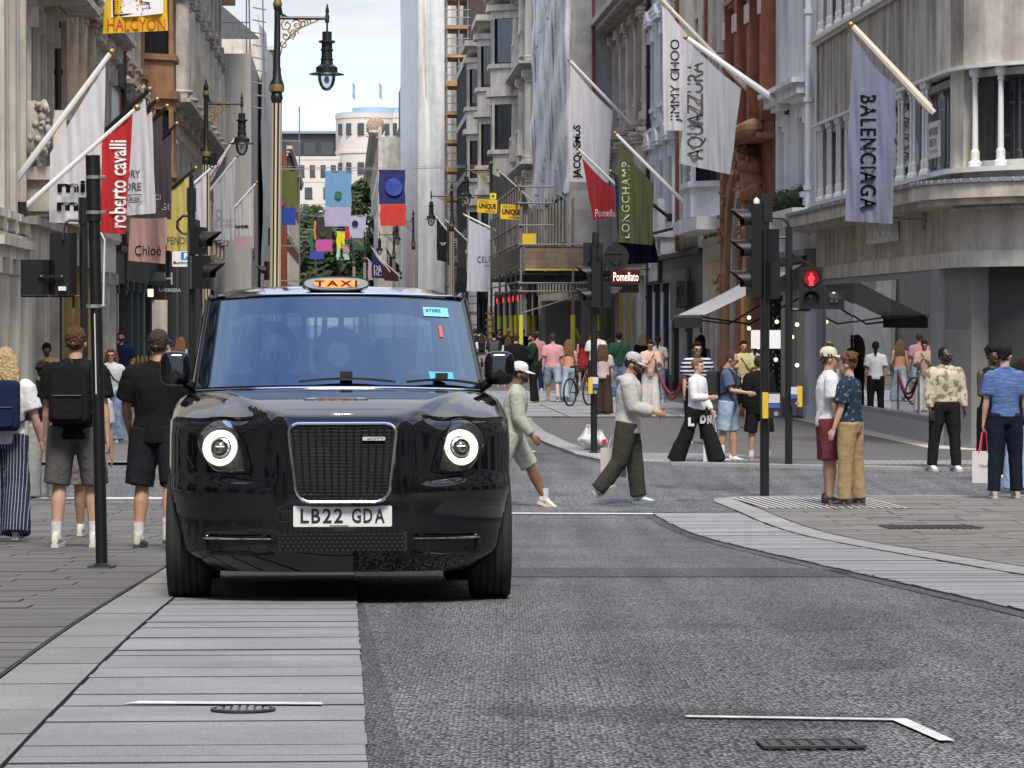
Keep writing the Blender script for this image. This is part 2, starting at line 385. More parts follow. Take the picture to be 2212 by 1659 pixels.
KERBM = slabmat("grey_granite", (.235, .232, .226), var=.22, rnd=.1, speck=.35)
KERBL = slabmat("pale_granite", (.29, .286, .278), var=.2, rnd=.08, speck=.25)
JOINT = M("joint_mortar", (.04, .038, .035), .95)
LINE = M("white_road_paint", (.62, .62, .60), .7, var=.35, scale=14, world=True)
# ---------------------------------------------------------------- ground sheets
DS = [-40, -20, -8, 0, 4, 6] + [6 + .8*i for i in range(1, 46)] + [44, 48, 52, 60, 80, 110, 160, 240, 360, 520, 800, 1600, 2600]
def sheet(name, o0, o1, d0, d1, dz, mat, kind="structure", oend=None, label=None, nx=1):
	ds = [d0] + [d for d in DS if d0 + .05 < d < d1 - .05] + [d1]
	mb = MB(); oend = oend or (o0, o1)
	for j, d in enumerate(ds):
		k = (d - d0)/(d1 - d0)
		a, b = o0 + (oend[0]-o0)*k, o1 + (oend[1]-o1)*k
		for i in range(nx+1): mb.v.append(tuple(S(a + (b-a)*i/nx, d, dz)))
	w = nx + 1
	for j in range(len(ds)-1):
		for i in range(nx): mb.f.append((j*w+i, j*w+i+1, (j+1)*w+i+1, (j+1)*w+i))
	o = mb.build(name, mat, None, fix=False)
	if kind: o["kind"] = kind
	return o
def polysheet(name, pts, dz, mat):
	"""flat sheet on the level far ground from (x, y) world points"""
	n = len(pts); mb = MB(); mb.add([(x, y, dz + gz(y)) for x, y in pts] + [(x, y, gz(y) - .02) for x, y in pts], [tuple(range(n)), tuple(range(2*n-1, n-1, -1))] + [(i, n+i, n+(i+1) % n, (i+1) % n) for i in range(n)])
	return struct(mb.build(name, mat, None))
sheet("ground", -420, 420, -40, 2600, -.03, M("ground_tarmac", (.07, .07, .07), .9, var=.2, scale=.4, world=True))
road = sheet("road", -1.3, 4.8, -40, 640, 0.0, ASPH)
sheet("cross_street", -90, 90, 38.35, 51.5, .004, ASPHF)
cam_dz = .008
sheet("road_patch", -.0, 3.38, 22.2, 24.0, .004, ASPHD)
sheet("road_edge_repair", .02, .17, 9.0, 18.0, .004, ASPHD, oend=(.02, .10))
sheet("road_edge_repair", 3.30, 3.41, 14, 38, .004, ASPHD)
# unit slab with eased edges
def unit_slab(name, b=.012):
	mb = MB(); h = .5
	mb.v = [(-h,-h,-1),(h,-h,-1),(h,h,-1),(-h,h,-1),(-h,-h,-.12),(h,-h,-.12),(h,h,-.12),(-h,h,-.12),(-h+b*.3,-h+b,0),(h-b*.3,-h+b,0),(h-b*.3,h-b,0),(-h+b*.3,h-b,0)]
	mb.f = [(0,1,5,4),(1,2,6,5),(2,3,7,6),(3,0,4,7),(4,5,9,8),(5,6,10,9),(6,7,11,10),(7,4,8,11),(8,9,10,11)]
	return mb.mesh(name)
def put_slab(me, name, parent, o, d, w, l, top, t=.05, jit=.0012, rz=STREET):
	ob = link(name, me, parent)
	sl = (gz(d+.3)-gz(d-.3))/.6
	p = S(o, d, top + random.uniform(-jit, jit))
	ob.matrix_world = Matrix.Translation(p) @ Matrix.Rotation(rz, 4, 'Z') @ Matrix.Rotation(math.atan(sl) + random.uniform(-.0012, .0012), 4, 'X') @ Matrix.Rotation(random.uniform(-.0015, .0015), 4, 'Y') @ Matrix.Diagonal((w, l, t, 1))
	return ob
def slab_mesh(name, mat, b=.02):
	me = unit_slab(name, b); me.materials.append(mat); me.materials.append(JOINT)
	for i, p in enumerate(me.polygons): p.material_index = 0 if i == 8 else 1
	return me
# left near pavement
LP = sheet("left_pavement", -14, -1.24, -40, 41.2, .022, JOINT)
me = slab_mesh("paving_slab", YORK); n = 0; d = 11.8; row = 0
while d < 41.0:
	l = random.choice((.38, .45, .52, .6)) if d > 20 else random.choice((.3, .38, .45)); o = -1.245 - (.35 if row % 2 else 0)*random.uniform(.4, 1.3); row += 1
	first = True
	while True:
		w = random.uniform(.6, 1.05)
		lo = -1.245 if first else o
		hi = (o - w) if not first else o - w*.55
		if (hi - YAW*d) < -.153*d - 1.2 and n > 0 and (lo - YAW*d) < -.153*d - .3: break
		put_slab(me, "paving_slab", LP, (lo+hi)/2, d+l/2, lo-hi-.01, l-.014, .026, .03, .002); n += 1
		o = hi; first = False
		if n > 297: break
	d += l
	if n > 297: break
sheet("far_slab_bed", -14, -1.24, 41.1, 41.35, .02, KERBL)
# left kerb and left granite strip
LK = struct(MB().add([S(-1.24,-20,.004), S(-.93,-20,.004), S(-.93,8.4,.004), S(-1.24,8.4,.004)], [(0,1,2,3)]).build("left_kerb", KERBM, None, fix=False))
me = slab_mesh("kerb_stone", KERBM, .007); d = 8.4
while d < 40.9:
	l = random.uniform(.8, 1.1); put_slab(me, "kerb_stone", LK, -1.085, d+l/2, .298, l-.01, .020, .09); d += l
LG = sheet("left_granite_strip", -.94, .05, -20, 38.3, .004, JOINT)
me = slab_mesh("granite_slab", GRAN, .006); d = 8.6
while d < 38.0:
	l = random.choice((.14, .18, .3, .36, .42)) if d > 13 else random.choice((.16, .3, .36, .4)); l = min(l, 38.25-d)
	put_slab(me, "granite_slab", LG, -.432 + random.uniform(-.003, .003), d+l/2, .99 + random.uniform(-.005, .004), l-random.choice((.003, .006, .011, .018)), .014, .03, .0025); d += l
# right near pavement, kerb, granite strip
RG = sheet("right_granite_strip", 3.42, 4.42, 12, 38.3, .004, JOINT)
d = 14.5
while d < 38.0:
	l = random.choice((.16, .3, .36, .42, .5)); l = min(l, 38.25-d)
	put_slab(me, "granite_slab", RG, 3.915, d+l/2, .985 + random.uniform(-.03, .012), l-random.choice((.003, .006, .011, .018)), .014, .03, .0025); d += l
RP = sheet("right_pavement", 4.72, 14, -40, 41.3, .022, JOINT)
RK = struct(MB().add([S(4.42,-20,.004), S(4.72,-20,.004), S(4.72,14.6,.004), S(4.42,14.6,.004)], [(0,1,2,3)]).build("right_kerb", KERBL, None, fix=False))
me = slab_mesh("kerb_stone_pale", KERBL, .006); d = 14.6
while d < 38.6:
	l = random.uniform(.8, 1.05); put_slab(me, "kerb_stone", RK, 4.57, d+l/2, .298, l-.012, .020, .09); d += l
NOSE = [(4.42, 38.6), (4.40, 39.6), (4.38, 40.5), (4.45, 41.1), (4.75, 41.55), (5.3, 41.75), (6.2, 41.85), (7.2, 41.9), (8.4, 41.95), (9.8, 42), (12, 42.05), (14, 42.1)]
for i in range(len(NOSE)-1):
	(o0, d0), (o1, d1) = NOSE[i], NOSE[i+1]
	v = Vector((o1-o0, d1-d0)).normalized(); nn = Vector((v.y, -v.x))*.3
	if i+2 < len(NOSE): v2 = (Vector(NOSE[i+2])-Vector(NOSE[i])).normalized()
	else: v2 = v
	v0 = (Vector(NOSE[i+1])-Vector(NOSE[i-1])).normalized() if i else Vector((0, 1))
	n0, n1 = Vector((v0.y, -v0.x))*.3, Vector((v2.y, -v2.x))*.3
	mb = MB(); q = [(o0, d0), (o1, d1), (o1+n1.x, d1+n1.y), (o0+n0.x, d0+n0.y)]; cq = (sum(a for a, b in q)/4, sum(b for a, b in q)/4)
	q = [(cq[0]+(a-cq[0])*.99, cq[1]+(b-cq[1])*.99) for a, b in q]
	mb.add([S(a, b, -.02) for a, b in q] + [S(a, b, .020) for a, b in q], [(4,5,6,7),(0,1,5,4),(1,2,6,5),(2,3,7,6),(3,0,4,7)])
	mb.build("kerb_stone", KERBL, RK)
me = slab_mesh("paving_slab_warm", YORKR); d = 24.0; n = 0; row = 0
while d < 41.6 and n < 296:
	l = random.choice((.38, .45, .55, .6)); o = 4.725; row += 1
	if d > 39.6: o = 4.72
	while o < .155*d + YAW*d + .8 and n < 296:
		w = random.uniform(.6, 1.0)*(.6 if (o < 4.8 and row % 2) else 1)
		ll = min(l, 41.65-d)
		if ll > .1 and not (d > 40.6 and o < 5.0): put_slab(me, "paving_slab", RP, o+w/2, d+ll/2, w-.01, ll-.014, .026, .03, .002); n += 1
		o += w
	d += l
sheet("right_pavement_outer", 6.4, 14, 24, 41.3, .0232, YORKR, oend=(10.1, 14))
sheet("right_pavement_outer", 4.74, 14, -40, 24, .0232, YORKR)
sheet("left_pavement_outer", -14, -2.35, 11.5, 41.2, .0232, YORK, oend=(-14, -5.9))
sheet("left_pavement_outer", -14, -1.25, -40, 11.5, .0232, YORK)
polysheet("corner_paving", [(4.74-YAW*41, 40.2), (4.9-YAW*41, 41.2), (5.4-YAW*41.5, 41.44), (8-YAW*41.6, 41.6), (14-YAW*41.6, 41.7), (14-YAW*40, 40.2)], .024, YORKR)
# far pavements and kerbs
kp = [(1105, 893), (1112, 915), (1135, 938), (1180, 962), (1245, 986), (1320, 999), (1450, 1006), (1600, 1010), (1750, 1013), (1950, 1017), (2230, 1021), (2700, 1030)]
KPW = []
for x, y in kp:
	d = dfeet(y); KPW.append(((x-1106)/FPX*d, d))
KPW = [(3.6 - YAW*480, 480.0), (3.6 - YAW*140, 140.0), (3.6 - YAW*104, 104)] + KPW
FK = struct(MB().add([(30, 47, .004), (60, 47, .004), (60, 47.3, .004), (30, 47.3, .004)], [(0,1,2,3)]).build("far_right_kerb", KERBL, None, fix=False))
inner = []
for i, (x, y) in enumerate(KPW):
	a = Vector(KPW[max(i-1, 0)]); b = Vector(KPW[min(i+1, len(KPW)-1)]); v = (b-a).normalized(); inner.append((x - v.y*.38*(1 if i > 2 else 1), y + v.x*.38))
# the pavement lies to the right of a kerb that runs towards the camera: flip if needed
if inner[5][0] < KPW[5][0]: inner = [(2*x-a, 2*y-b) for (x, y), (a, b) in zip(KPW, inner)]
for i in range(2, len(KPW)-1):
	mb = MB(); q = [KPW[i], KPW[i+1], inner[i+1], inner[i]]
	mb.add([(a, b, -.03) for a, b in q] + [(a, b, .05) for a, b in q], [(4,5,6,7),(0,1,5,4),(1,2,6,5),(2,3,7,6),(3,0,4,7)])
	mb.build("kerb_stone", KERBL, FK)
polysheet("far_right_pavement", inner + [(40, KPW[-1][1]), (40, 70), (10.2 - YAW*70, 75), (10.2-YAW*480, 480)], .046, YORK)
polysheet("far_left_pavement", [(-60, 51.3), (-1.9-YAW*52, 51.3), (-1.5-YAW*52, 51.8), (-1.25-YAW*52.5, 52.8), (-1.25-YAW*480, 480), (-6-YAW*480, 480), (-6-YAW*75, 75), (-60, 60)], .046, YORK)
mb = MB(); mb.add([(-60, 51.0, .05), (-1.9-YAW*52, 51.0, .05), (-1.9-YAW*52, 51.3, .05), (-60, 51.3, .05)], [(0,1,2,3)]); struct(mb.build("far_left_kerb", KERBL, None, fix=False))
# raised granite table across the far street
TB = sheet("granite_table", -1.2, 8.6, 75, 103, .052, JOINT)
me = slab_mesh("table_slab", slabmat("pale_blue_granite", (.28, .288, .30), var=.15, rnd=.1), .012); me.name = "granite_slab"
for j in range(20):
	for i in range(8):
		put_slab(me, "granite_slab", TB, -1.2 + 1.225*(i+.5), 75 + 1.4*(j+.5), 1.195, 1.365, .066, .03, .003)
# markings
def stripe(name, pts, dz=.022, mat=LINE):
	mb = MB(); n = len(pts)//2; mb.add([S(o, d, dz) for o, d in pts], [tuple(range(len(pts)))])
	o = mb.build(name, mat, None, fix=False)
	if o.data.polygons[0].normal.z < 0: o.data.flip_normals()
	return struct(o)
def seen(x, y):
	d = dfeet(y); return ((x-1106)/FPX*d + YAW*d, d)
stripe("bay_line", [seen(265, 1534), seen(697, 1536), seen(694, 1531), seen(300, 1528)], .020)
stripe("bay_line", [seen(1485, 1555), seen(1930, 1562), seen(1960, 1558.5), seen(1480, 1551.5)], .008)
stripe("bay_line", [seen(1930, 1562), seen(2032, 1607), seen(2066, 1607), seen(1960, 1558.5)], .008)
stripe("give_way_line", [seen(1095, 1111.5), seen(1530, 1113), seen(1530, 1110.5), seen(1095, 1109)], .009)
stripe("edge_line", [seen(1090, 977), seen(1160, 977), seen(1152, 974.5), seen(1090, 974.5)], .009)
stripe("edge_line", [seen(40, 1083), seen(420, 1083), seen(420, 1079.5), seen(40, 1079.5)], .03)
stripe("edge_line", [seen(1990, 1076), seen(2330, 1080), seen(2330, 1077), seen(1995, 1073.5)], .009)
# tactile ribs (countable only in theory: a few pixels each)
TACT = M("tactile_rib", (.55, .545, .53), .7)
def ribs(name, o0, o1, d0, d1, n, dz, skew):
	mb = MB()
	for i in range(n):
		o = o0 + (o1-o0)*i/(n-1)
		a, b, c, e = S(o, d0, dz), S(o+.028, d0, dz), S(o+.028+skew, d1, dz), S(o+skew, d1, dz)
		up = Vector((0, 0, .006)); mb.add([a, b, c, e, a+up, b+up, c+up, e+up], [(4,5,6,7),(0,1,5,4),(1,2,6,5),(2,3,7,6),(3,0,4,7)])
	o = mb.build(name, TACT, None); struct(o)
ribs("tactile_paving", 4.78, 6.35, 38.7, 41.0, 19, .031, -.12)
ribs("tactile_paving", 3.75+.2, 6.4, 51.6, 54.4, 30, .05, -.3)
ribs("tactile_paving", 7.6, 12.4, 50.3, 51.6, 46, .05, -.3)
# covers
IRONC = M("cast_iron", (.045, .045, .047), .5, metal=.5, bump=.4, bscale=90)
def cover(name, label, px, py, w, l, bars, dz, round_=False):
	o_, d_ = seen(px, py); t = thing(name, label, "manhole cover", S(o_, d_, dz), STREET)
	sl = math.atan((gz(d_+.3)-gz(d_-.3))/.6); t.rotation_euler = (sl, 0, STREET)
	if round_:
		MB().lathe([(w/2, 0), (w/2, .006), (w/2-.012, .008), (w/2-.012, .004), (0, .004)], 28).build("frame", IRONC, t)
		mb = MB()
		for i in range(-3, 4):
			for j in range(-3, 4):
				if i*i+j*j < 11 : mb.box(i*w*.12-.008, i*w*.12+.008, j*w*.12-.008, j*w*.12+.008, .004, .008)
		mb.build("tread", STEEL, t)
	else:
		mb = MB(); e = .02
		mb.box(-w/2, w/2, -l/2, -l/2+e, 0, .008).box(-w/2, w/2, l/2-e, l/2, 0, .008).box(-w/2, -w/2+e, -l/2+e, l/2-e, 0, .008).box(w/2-e, w/2, -l/2+e, l/2-e, 0, .008)
		mb.build("frame", IRONC, t)
		mb = MB()
		for i in range(bars):
			x = -w/2 + e + (w-2*e)*(i+.5)/bars
			mb.box(x-w/bars*.28, x+w/bars*.28, -l/2+e, l/2-e, 0, .006)
		for j in range(3):
			y = -l/2 + l*(j+1)/4; mb.box(-w/2+e, w/2-e, y-.008, y+.008, 0, .0045)
		mb.build("grid", IRONC, t)
	return t
cover("manhole_cover", "small round iron cover set in the pale granite strip in front of the cab", 524, 1546, .21, .21, 0, .016, True)
cover("manhole_cover", "rectangular iron cover in the asphalt below the painted corner line", 1752, 1615, .30, .22, 6, .006)
cover("drain_grate", "wide dark iron grate let into the pavement on the right", 2010, 1146, .95, .75, 14, .034)
# ---------------------------------------------------------------- buildings
STONE = M("portland_stone", (.55, .51, .44), .8, var=.2, scale=1.1, streak=.3, grime=.28, bump=.25, bscale=18)
STONEL = M("pale_stone", (.63, .59, .52), .8, var=.16, scale=1.3, streak=.22, grime=.22, bump=.2, bscale=18)
STONEP = M("pinkish_stone", (.57, .51, .46), .8, var=.16, scale=1.2, streak=.3, grime=.25, bump=.2, bscale=20)
CREAM = M("cream_render", (.60, .56, .48), .75, var=.12, scale=1.2, streak=.25, grime=.15, bump=.12, bscale=30)
WHITEST = M("white_stucco", (.72, .735, .735), .6, var=.07, scale=1.5, streak=.16, grime=.10, bump=.06, bscale=25)
TAN = M("tan_stone", (.47, .37, .27), .8, var=.2, scale=1.4, streak=.35, grime=.3, bump=.25, bscale=20)
REDB = M("red_brick", (.27, .085, .05), .85, var=.25, scale=3, streak=.25, bump=.3, bscale=26)
REDT = M("red_terracotta", (.27, .085, .042), .7, var=.25, scale=2.4, streak=.3, grime=.25, bump=.3, bscale=24)
ORANGE = M("orange_terracotta", (.34, .18, .095), .7, var=.25, scale=2.4, streak=.3, bump=.3, bscale=24)
BUFFB = M("buff_brick", (.40, .31, .20), .85, var=.25, scale=4, bump=.3, bscale=30)
CONC = M("weathered_concrete", (.57, .525, .45), .85, var=.16, scale=.9, streak=.26, grime=.22, bump=.25, bscale=14)
DARKCL = M("dark_cladding", (.035, .037, .04), .5, var=.2, scale=2)
NAVYP = M("navy_shopfront_paint", (.012, .02, .04), .4)
TEALP = M("dark_teal_paint", (.012, .03, .04), .4)
GREYP = M("grey_shopfront_paint", (.20, .205, .205), .5, var=.08)
GREYD = M("charcoal_shopfront_paint", (.05, .05, .052), .5)
LEAD = M("lead_sheet", (.23, .25, .27), .6, var=.25, scale=3, bump=.2, bscale=10)
SLATE = M("slate_roof", (.09, .095, .10), .7, var=.3, scale=5)
REDBROWN = M("red_brown_brick", (.22, .085, .06), .85, var=.25, scale=2)
FRW = M("white_window_frame", (.66, .66, .64), .5)
FRD = M("dark_window_frame", (.03, .03, .032), .5)
CURT = M("window_blind", (.42, .41, .38), .8, var=.1)
def depth_of(side, d):  # right facade line steps in
	return None
WC = {}
def wmesh(key, fn, mat, smooth=False):
	if key not in WC:
		o = fn().build(key[0], mat, None, smooth=smooth); WC[key] = o.data; bpy.data.objects.remove(o)
	return WC[key]
def window(b, x, z, ww, wh, style="flat", stone=None, frame=None, pane=None, sill=True, recess=.2, grid=(2, 2), y=0.0, hood=.26):
	"""window > pane, window_surround, window_sill; origin at the middle of the opening's foot"""
	frame = frame or FRW; pane = pane or GLASSD; stone = stone or STONE
	def fr():
		m = MB(); t = .055; r = recess
		m.box(-ww/2, -ww/2+t, r-.06, r, 0, wh).box(ww/2-t, ww/2, r-.06, r, 0, wh).box(-ww/2+t, ww/2-t, r-.06, r, 0, t).box(-ww/2+t, ww/2-t, r-.06, r, wh-t, wh)
		gx, gz_ = grid
		for i in range(1, gx): xx = -ww/2+ww*i/gx; m.box(xx-.02, xx+.02, r-.045, r-.005, t, wh-t)
		for j in range(1, gz_): zz = wh*j/gz_; m.box(-ww/2+t, ww/2-t, r-.05, r-.01, zz-.03, zz+.03)
		return m
	w = link("window", wmesh(("window", ww, wh, frame.name, recess, grid), fr, frame), b, (x, y, z))
	link("pane", wmesh(("pane", ww, wh, pane.name, recess), lambda: MB().add([(-ww/2, recess+.004, 0), (ww/2, recess+.004, 0), (ww/2, recess+.004, wh), (-ww/2, recess+.004, wh)], [(0,1,2,3)]), pane), w)
	if sill:
		link("window_sill", wmesh(("window_sill", ww, stone.name), lambda: MB().box(-ww/2-.12, ww/2+.12, -.16, recess-.06, -.12, -.003).box(-ww/2-.06, -ww/2+.08, -.11, -.003, -.3, -.12).box(ww/2-.08, ww/2+.06, -.11, -.003, -.3, -.12), stone), w)
	if style != "none":
		def su():
			m = MB(); a = .16; p = -.09
			m.box(-ww/2-a, -ww/2, p, -.002, .0, wh).box(ww/2, ww/2+a, p, -.002, .0, wh)
			if style == "arch":
				rr = ww/2; n = 10
				for k in range(n):
					a0, a1 = math.pi*k/n, math.pi*(k+1)/n
					m.prism([(rr*math.cos(a0), wh-rr+rr*math.sin(a0)), ((rr+a)*math.cos(a0), wh-rr+(rr+a)*math.sin(a0)), ((rr+a)*math.cos(a1), wh-rr+(rr+a)*math.sin(a1)), (rr*math.cos(a1), wh-rr+rr*math.sin(a1))], p-.03, recess-.07)
				for sgn in (-1, 1):
					m.prism([(sgn*rr, wh-rr), (sgn*rr, wh+.0), (sgn*.0, wh+.0)] + [(sgn*rr*math.sin(q), wh-rr+rr*math.cos(q)) for q in (.3, .7, 1.1, 1.4)], -.001, recess-.075)
				m.box(-.1, .1, p-.08, -.002, wh-.05, wh+.3)
			else:
				m.box(-ww/2-a, ww/2+a, p, -.002, wh+.002, wh+.2)
				if style in ("hood", "pediment", "segment"):
					m.box(-ww/2-a-.12, ww/2+a+.12, -hood-.06, -.002, wh+.34, wh+.46).box(-ww/2-a-.04, ww/2+a+.04, -hood+.08, -.002, wh+.2, wh+.34)
					for sgn in (-1, 1): m.box(sgn*(ww/2+a*.5)-.07, sgn*(ww/2+a*.5)+.07, -hood+.04, p-.002, wh-.16, wh+.2)
				if style == "pediment":
					q = ww/2+a+.14; m.prism([(-q, wh+.46), (q, wh+.46), (0, wh+.46+q*.45)], -hood-.08, -.002)
				if style == "segment":
					q = ww/2+a+.14; m.prism([(q*math.cos(t_), wh+.46+q*.5*math.sin(t_)) for t_ in [math.pi*k/9 for k in range(10)]], -hood-.08, -.002)
			return m
		link("window_surround", wmesh(("window_surround", ww, wh, style, stone.name, recess, hood), su, stone), w)
	return w
def wall_with_openings(w, floors, thick=.35):
	m = MB(); z = 0
	for f in floors:
		h = f["h"]; n = f.get("n", 0); op = []
		if n:
			ww, wh, sl = f["ww"], f["wh"], f.get("sill", .9)
			xs = f.get("xs") or [w*(i+.5)/n for i in range(n)]
			m.box(0, w, 0, thick, z, z+sl); m.box(0, w, 0, thick, z+sl+wh, z+h)
			e = 0
			for x in xs:
				if x-ww/2 > e+.001: m.box(e, x-ww/2, 0, thick, z+sl, z+sl+wh)
				e = x+ww/2
			if e < w-.001: m.box(e, w, 0, thick, z+sl, z+sl+wh)
		else: m.box(0, w, 0, thick, z, z+h)
		z += h
	return m, z
def cornice(b, w, z, proj, h, mat, name="cornice", dent=True, x0=0.0):
	m = MB(); st = [(0, .25), (.33, .5), (.66, 1.0)]
	for a, p in st: m.box(x0-proj*p*.5, w+proj*p*.5, -proj*p, .002, z+h*a, z+h*(a+.34 if a < .6 else 1.0))
	o = m.build(name, mat, b)
	if dent:
		md = MB(); n = max(2, int((w-x0)/.42))
		for i in range(n):
			x = x0+(w-x0)*(i+.5)/n; md.box(x-.09, x+.09, -proj*.86, -proj*.5, z+h*.36, z+h*.655)
		stuff(md.build("dentil", mat, o))
	return o
def balustrade(b, x0, x1, z, proj, mat, h=.95):
	m = MB().box(x0, x1, -proj, -.002, z-.22, z).box(x0, x1, -proj, -proj+.2, z+h-.14, z+h).box(x0, x0+.22, -proj+.0, -proj+.22, z, z+h-.14).box(x1-.22, x1, -proj, -proj+.22, z, z+h-.14)
	for x in (x0+.25, x1-.25): m.box(x-.12, x+.12, -proj*.8, -.002, z-.75, z-.22)
	o = m.build("balcony", mat, b)
	n = max(2, int((x1-x0-.5)/.26)); me = wmesh(("baluster", mat.name), lambda: MB().lathe([(.05,0),(.05,.06),(.035,.1),(.085,.3),(.06,.46),(.035,.62),(.05,.72),(.05,.79)], 8), mat, True)
	for i in range(n): link("baluster", me, o, (x0+.25+(x1-x0-.5)*(i+.5)/n, -proj+.1, z))
	return o
def railing(b, x0, x1, z, proj, h=1.0, mat=None, name="balcony_railing"):
	mat = mat or IRON
	m = MB()
	for zz in (z+.08, z+h): m.tube([(x0, -.02, zz), (x0, -proj, zz), (x1, -proj, zz), (x1, -.02, zz)], .022, 5)
	n = int((x1-x0)/.16)
	for i in range(n+1):
		x = x0+(x1-x0)*i/n; m.tube([(x, -proj, z), (x, -proj, z+h)], .011, 4)
	for i in range(5):
		y = -proj*(i+.5)/5
		for x in (x0, x1): m.tube([(x, y, z), (x, y, z+h)], .011, 4)
	m2 = MB().box(x0-.06, x1+.06, -proj-.06, -.002, z-.16, z-.02)
	o = m2.build("balcony_slab", STONE, b); m.build("railing", mat, o); return o
def pilaster(b, x, z0, z1, mat, wd=.5, proj=.22, round_=False):
	m = MB(); h = z1-z0
	m.box(x-wd*.65, x+wd*.65, -proj-.1, -.002, z0, z0+.28)
	if round_:
		m.lathe([(wd*.5, z0+.28), (wd*.56, z0+.36), (wd*.46, z0+.42), (wd*.47, z0+h*.4), (wd*.4, z1-.5)], 12, (x, -proj*.55-.04, 0))
	else: m.box(x-wd*.5, x+wd*.5, -proj, -.002, z0+.28, z1-.5)
	for k in range(4): m.box(x-wd*(.5+.09*k), x+wd*(.5+.09*k), -proj-.04-.05*k, -.002, z1-.5+.125*k, z1-.5+.125*(k+1))
	for k in (-1, 1): m.ell((x+k*wd*.5, -proj-.08, z1-.2), .13, 7, 5)
	return m.build("pilaster", mat, b, smooth=True, angle=35)
def carving(b, x, z, sx, sz, mat, n=26, proj=.3, seed=1, name="carving"):
	rr = random.Random(seed*31+int(x*10)+int(z*7)); m = MB().ell((x, -proj*.15, z), (sx*1.15, proj*.75, sz*1.1), 10, 7)
	for i in range(int(n*2)):
		r = rr.uniform(.03, .075)
		m.ell((x+rr.uniform(-sx, sx), -rr.uniform(0, proj), z+rr.uniform(-sz, sz)), (r*rr.uniform(.7, 1.3), r, r*rr.uniform(.7, 1.6)), 6, 4)
	return m.build(name, mat, b, smooth=True, angle=0)
def bay(b, x, z0, z1, mat, wd=2.2, proj=.8, fl=2, stone=None):
	"""canted bay with windows on its three faces"""
	stone = stone or mat; a = wd/2; c = proj*.7
	pl = [(x-a, -.002), (x-a+c, -proj), (x+a-c, -proj), (x+a, -.002)]
	o = MB().vprism(pl, z0, z0+.01).build("bay", mat, b); m = MB(); h = (z1-z0)/fl
	for k in range(fl):
		zb = z0+h*k
		def scale(s): return [((p[0]-x)*s+x, p[1]*s) for p in pl]
		m.vprism(scale(1.0), zb+.01, zb+h*.26); m.vprism(scale(1.10), zb+h*.26+.002, zb+h*.31); m.vprism(scale(1.0), zb+h*.84, zb+h*.93); m.vprism(scale(1.14), zb+h*.93+.002, zb+h)
		for p in scale(.97): m.box(p[0]-.1, p[0]+.1, min(p[1]-.02, -.06), p[1]+.1, zb+h*.31, zb+h*.84)
		g = MB().vprism(scale(.9), zb+h*.312, zb+h*.838).build("pane", GLASSD, o)
	m.build("bay_wall", mat, o); return o
def pipe(b, x, z0, z1, mat=None, r=.06, y=-.12):
	m = MB().tube([(x, y, z0), (x, y, z1)], r, 8)
	z = z0+1
	while z < z1: m.tube([(x, y, z), (x, y, z+.1)], r*1.5, 8); z += 1.9
	return m.build("drainpipe", mat or BLACK, b, smooth=True)
def shopfront(b, w, h, fascia, pil, glassm, nb=2, riser=.5, door=True, fh=.75, riserm=None, proj=.14, lit=None):
	m = MB().box(0.02, w-.02, -proj, -.003, h-fh, h-.02).box(0, w, -proj-.12, -.003, h-.02, h+.12)
	m.build("fascia", fascia, b)
	for i in range(nb+1):
		x = w*i/nb; x = min(max(x, .2), w-.2)
		MB().box(x-.2, x+.2, -proj, -.003, .0, h-fh-.003).box(x-.25, x+.25, -proj-.06, -.003, .003, .35).box(x-.24, x+.24, -proj-.05, -.003, h-fh-.25, h-fh-.004).build("shop_pilaster", pil, b)
	for i in range(nb):
		x0, x1 = w*i/nb, w*(i+1)/nb
		x0, x1 = max(x0, 0)+(.405 if i == 0 else .203), x1-(.405 if i == nb-1 else .203)
		isd = door and i == nb//2
		rz_ = .0 if isd else riser
		fr = MB().box(x0, x0+.08, .04, .14, rz_, h-fh-.003).box(x1-.08, x1, .04, .14, rz_, h-fh-.003).box(x0+.08, x1-.08, .04, .14, h-fh-.1, h-fh-.003).box(x0+.08, x1-.08, .04, .14, rz_, rz_+.09)
		if isd: fr.box((x0+x1)/2-.04, (x0+x1)/2+.04, .04, .14, .09, h-fh-.1)
		o = fr.build("shop_door" if isd else "shop_window", riserm or pil, b)
		MB().add([(x0, .12, rz_), (x1, .12, rz_), (x1, .12, h-fh-.01), (x0, .12, h-fh-.01)], [(0,1,2,3)]).build("pane", lit if (lit and not isd) else glassm, o)
		if not isd: MB().box(x0, x1, -.06, .13, 0, riser-.003).build("stall_riser", riserm or fascia, b)
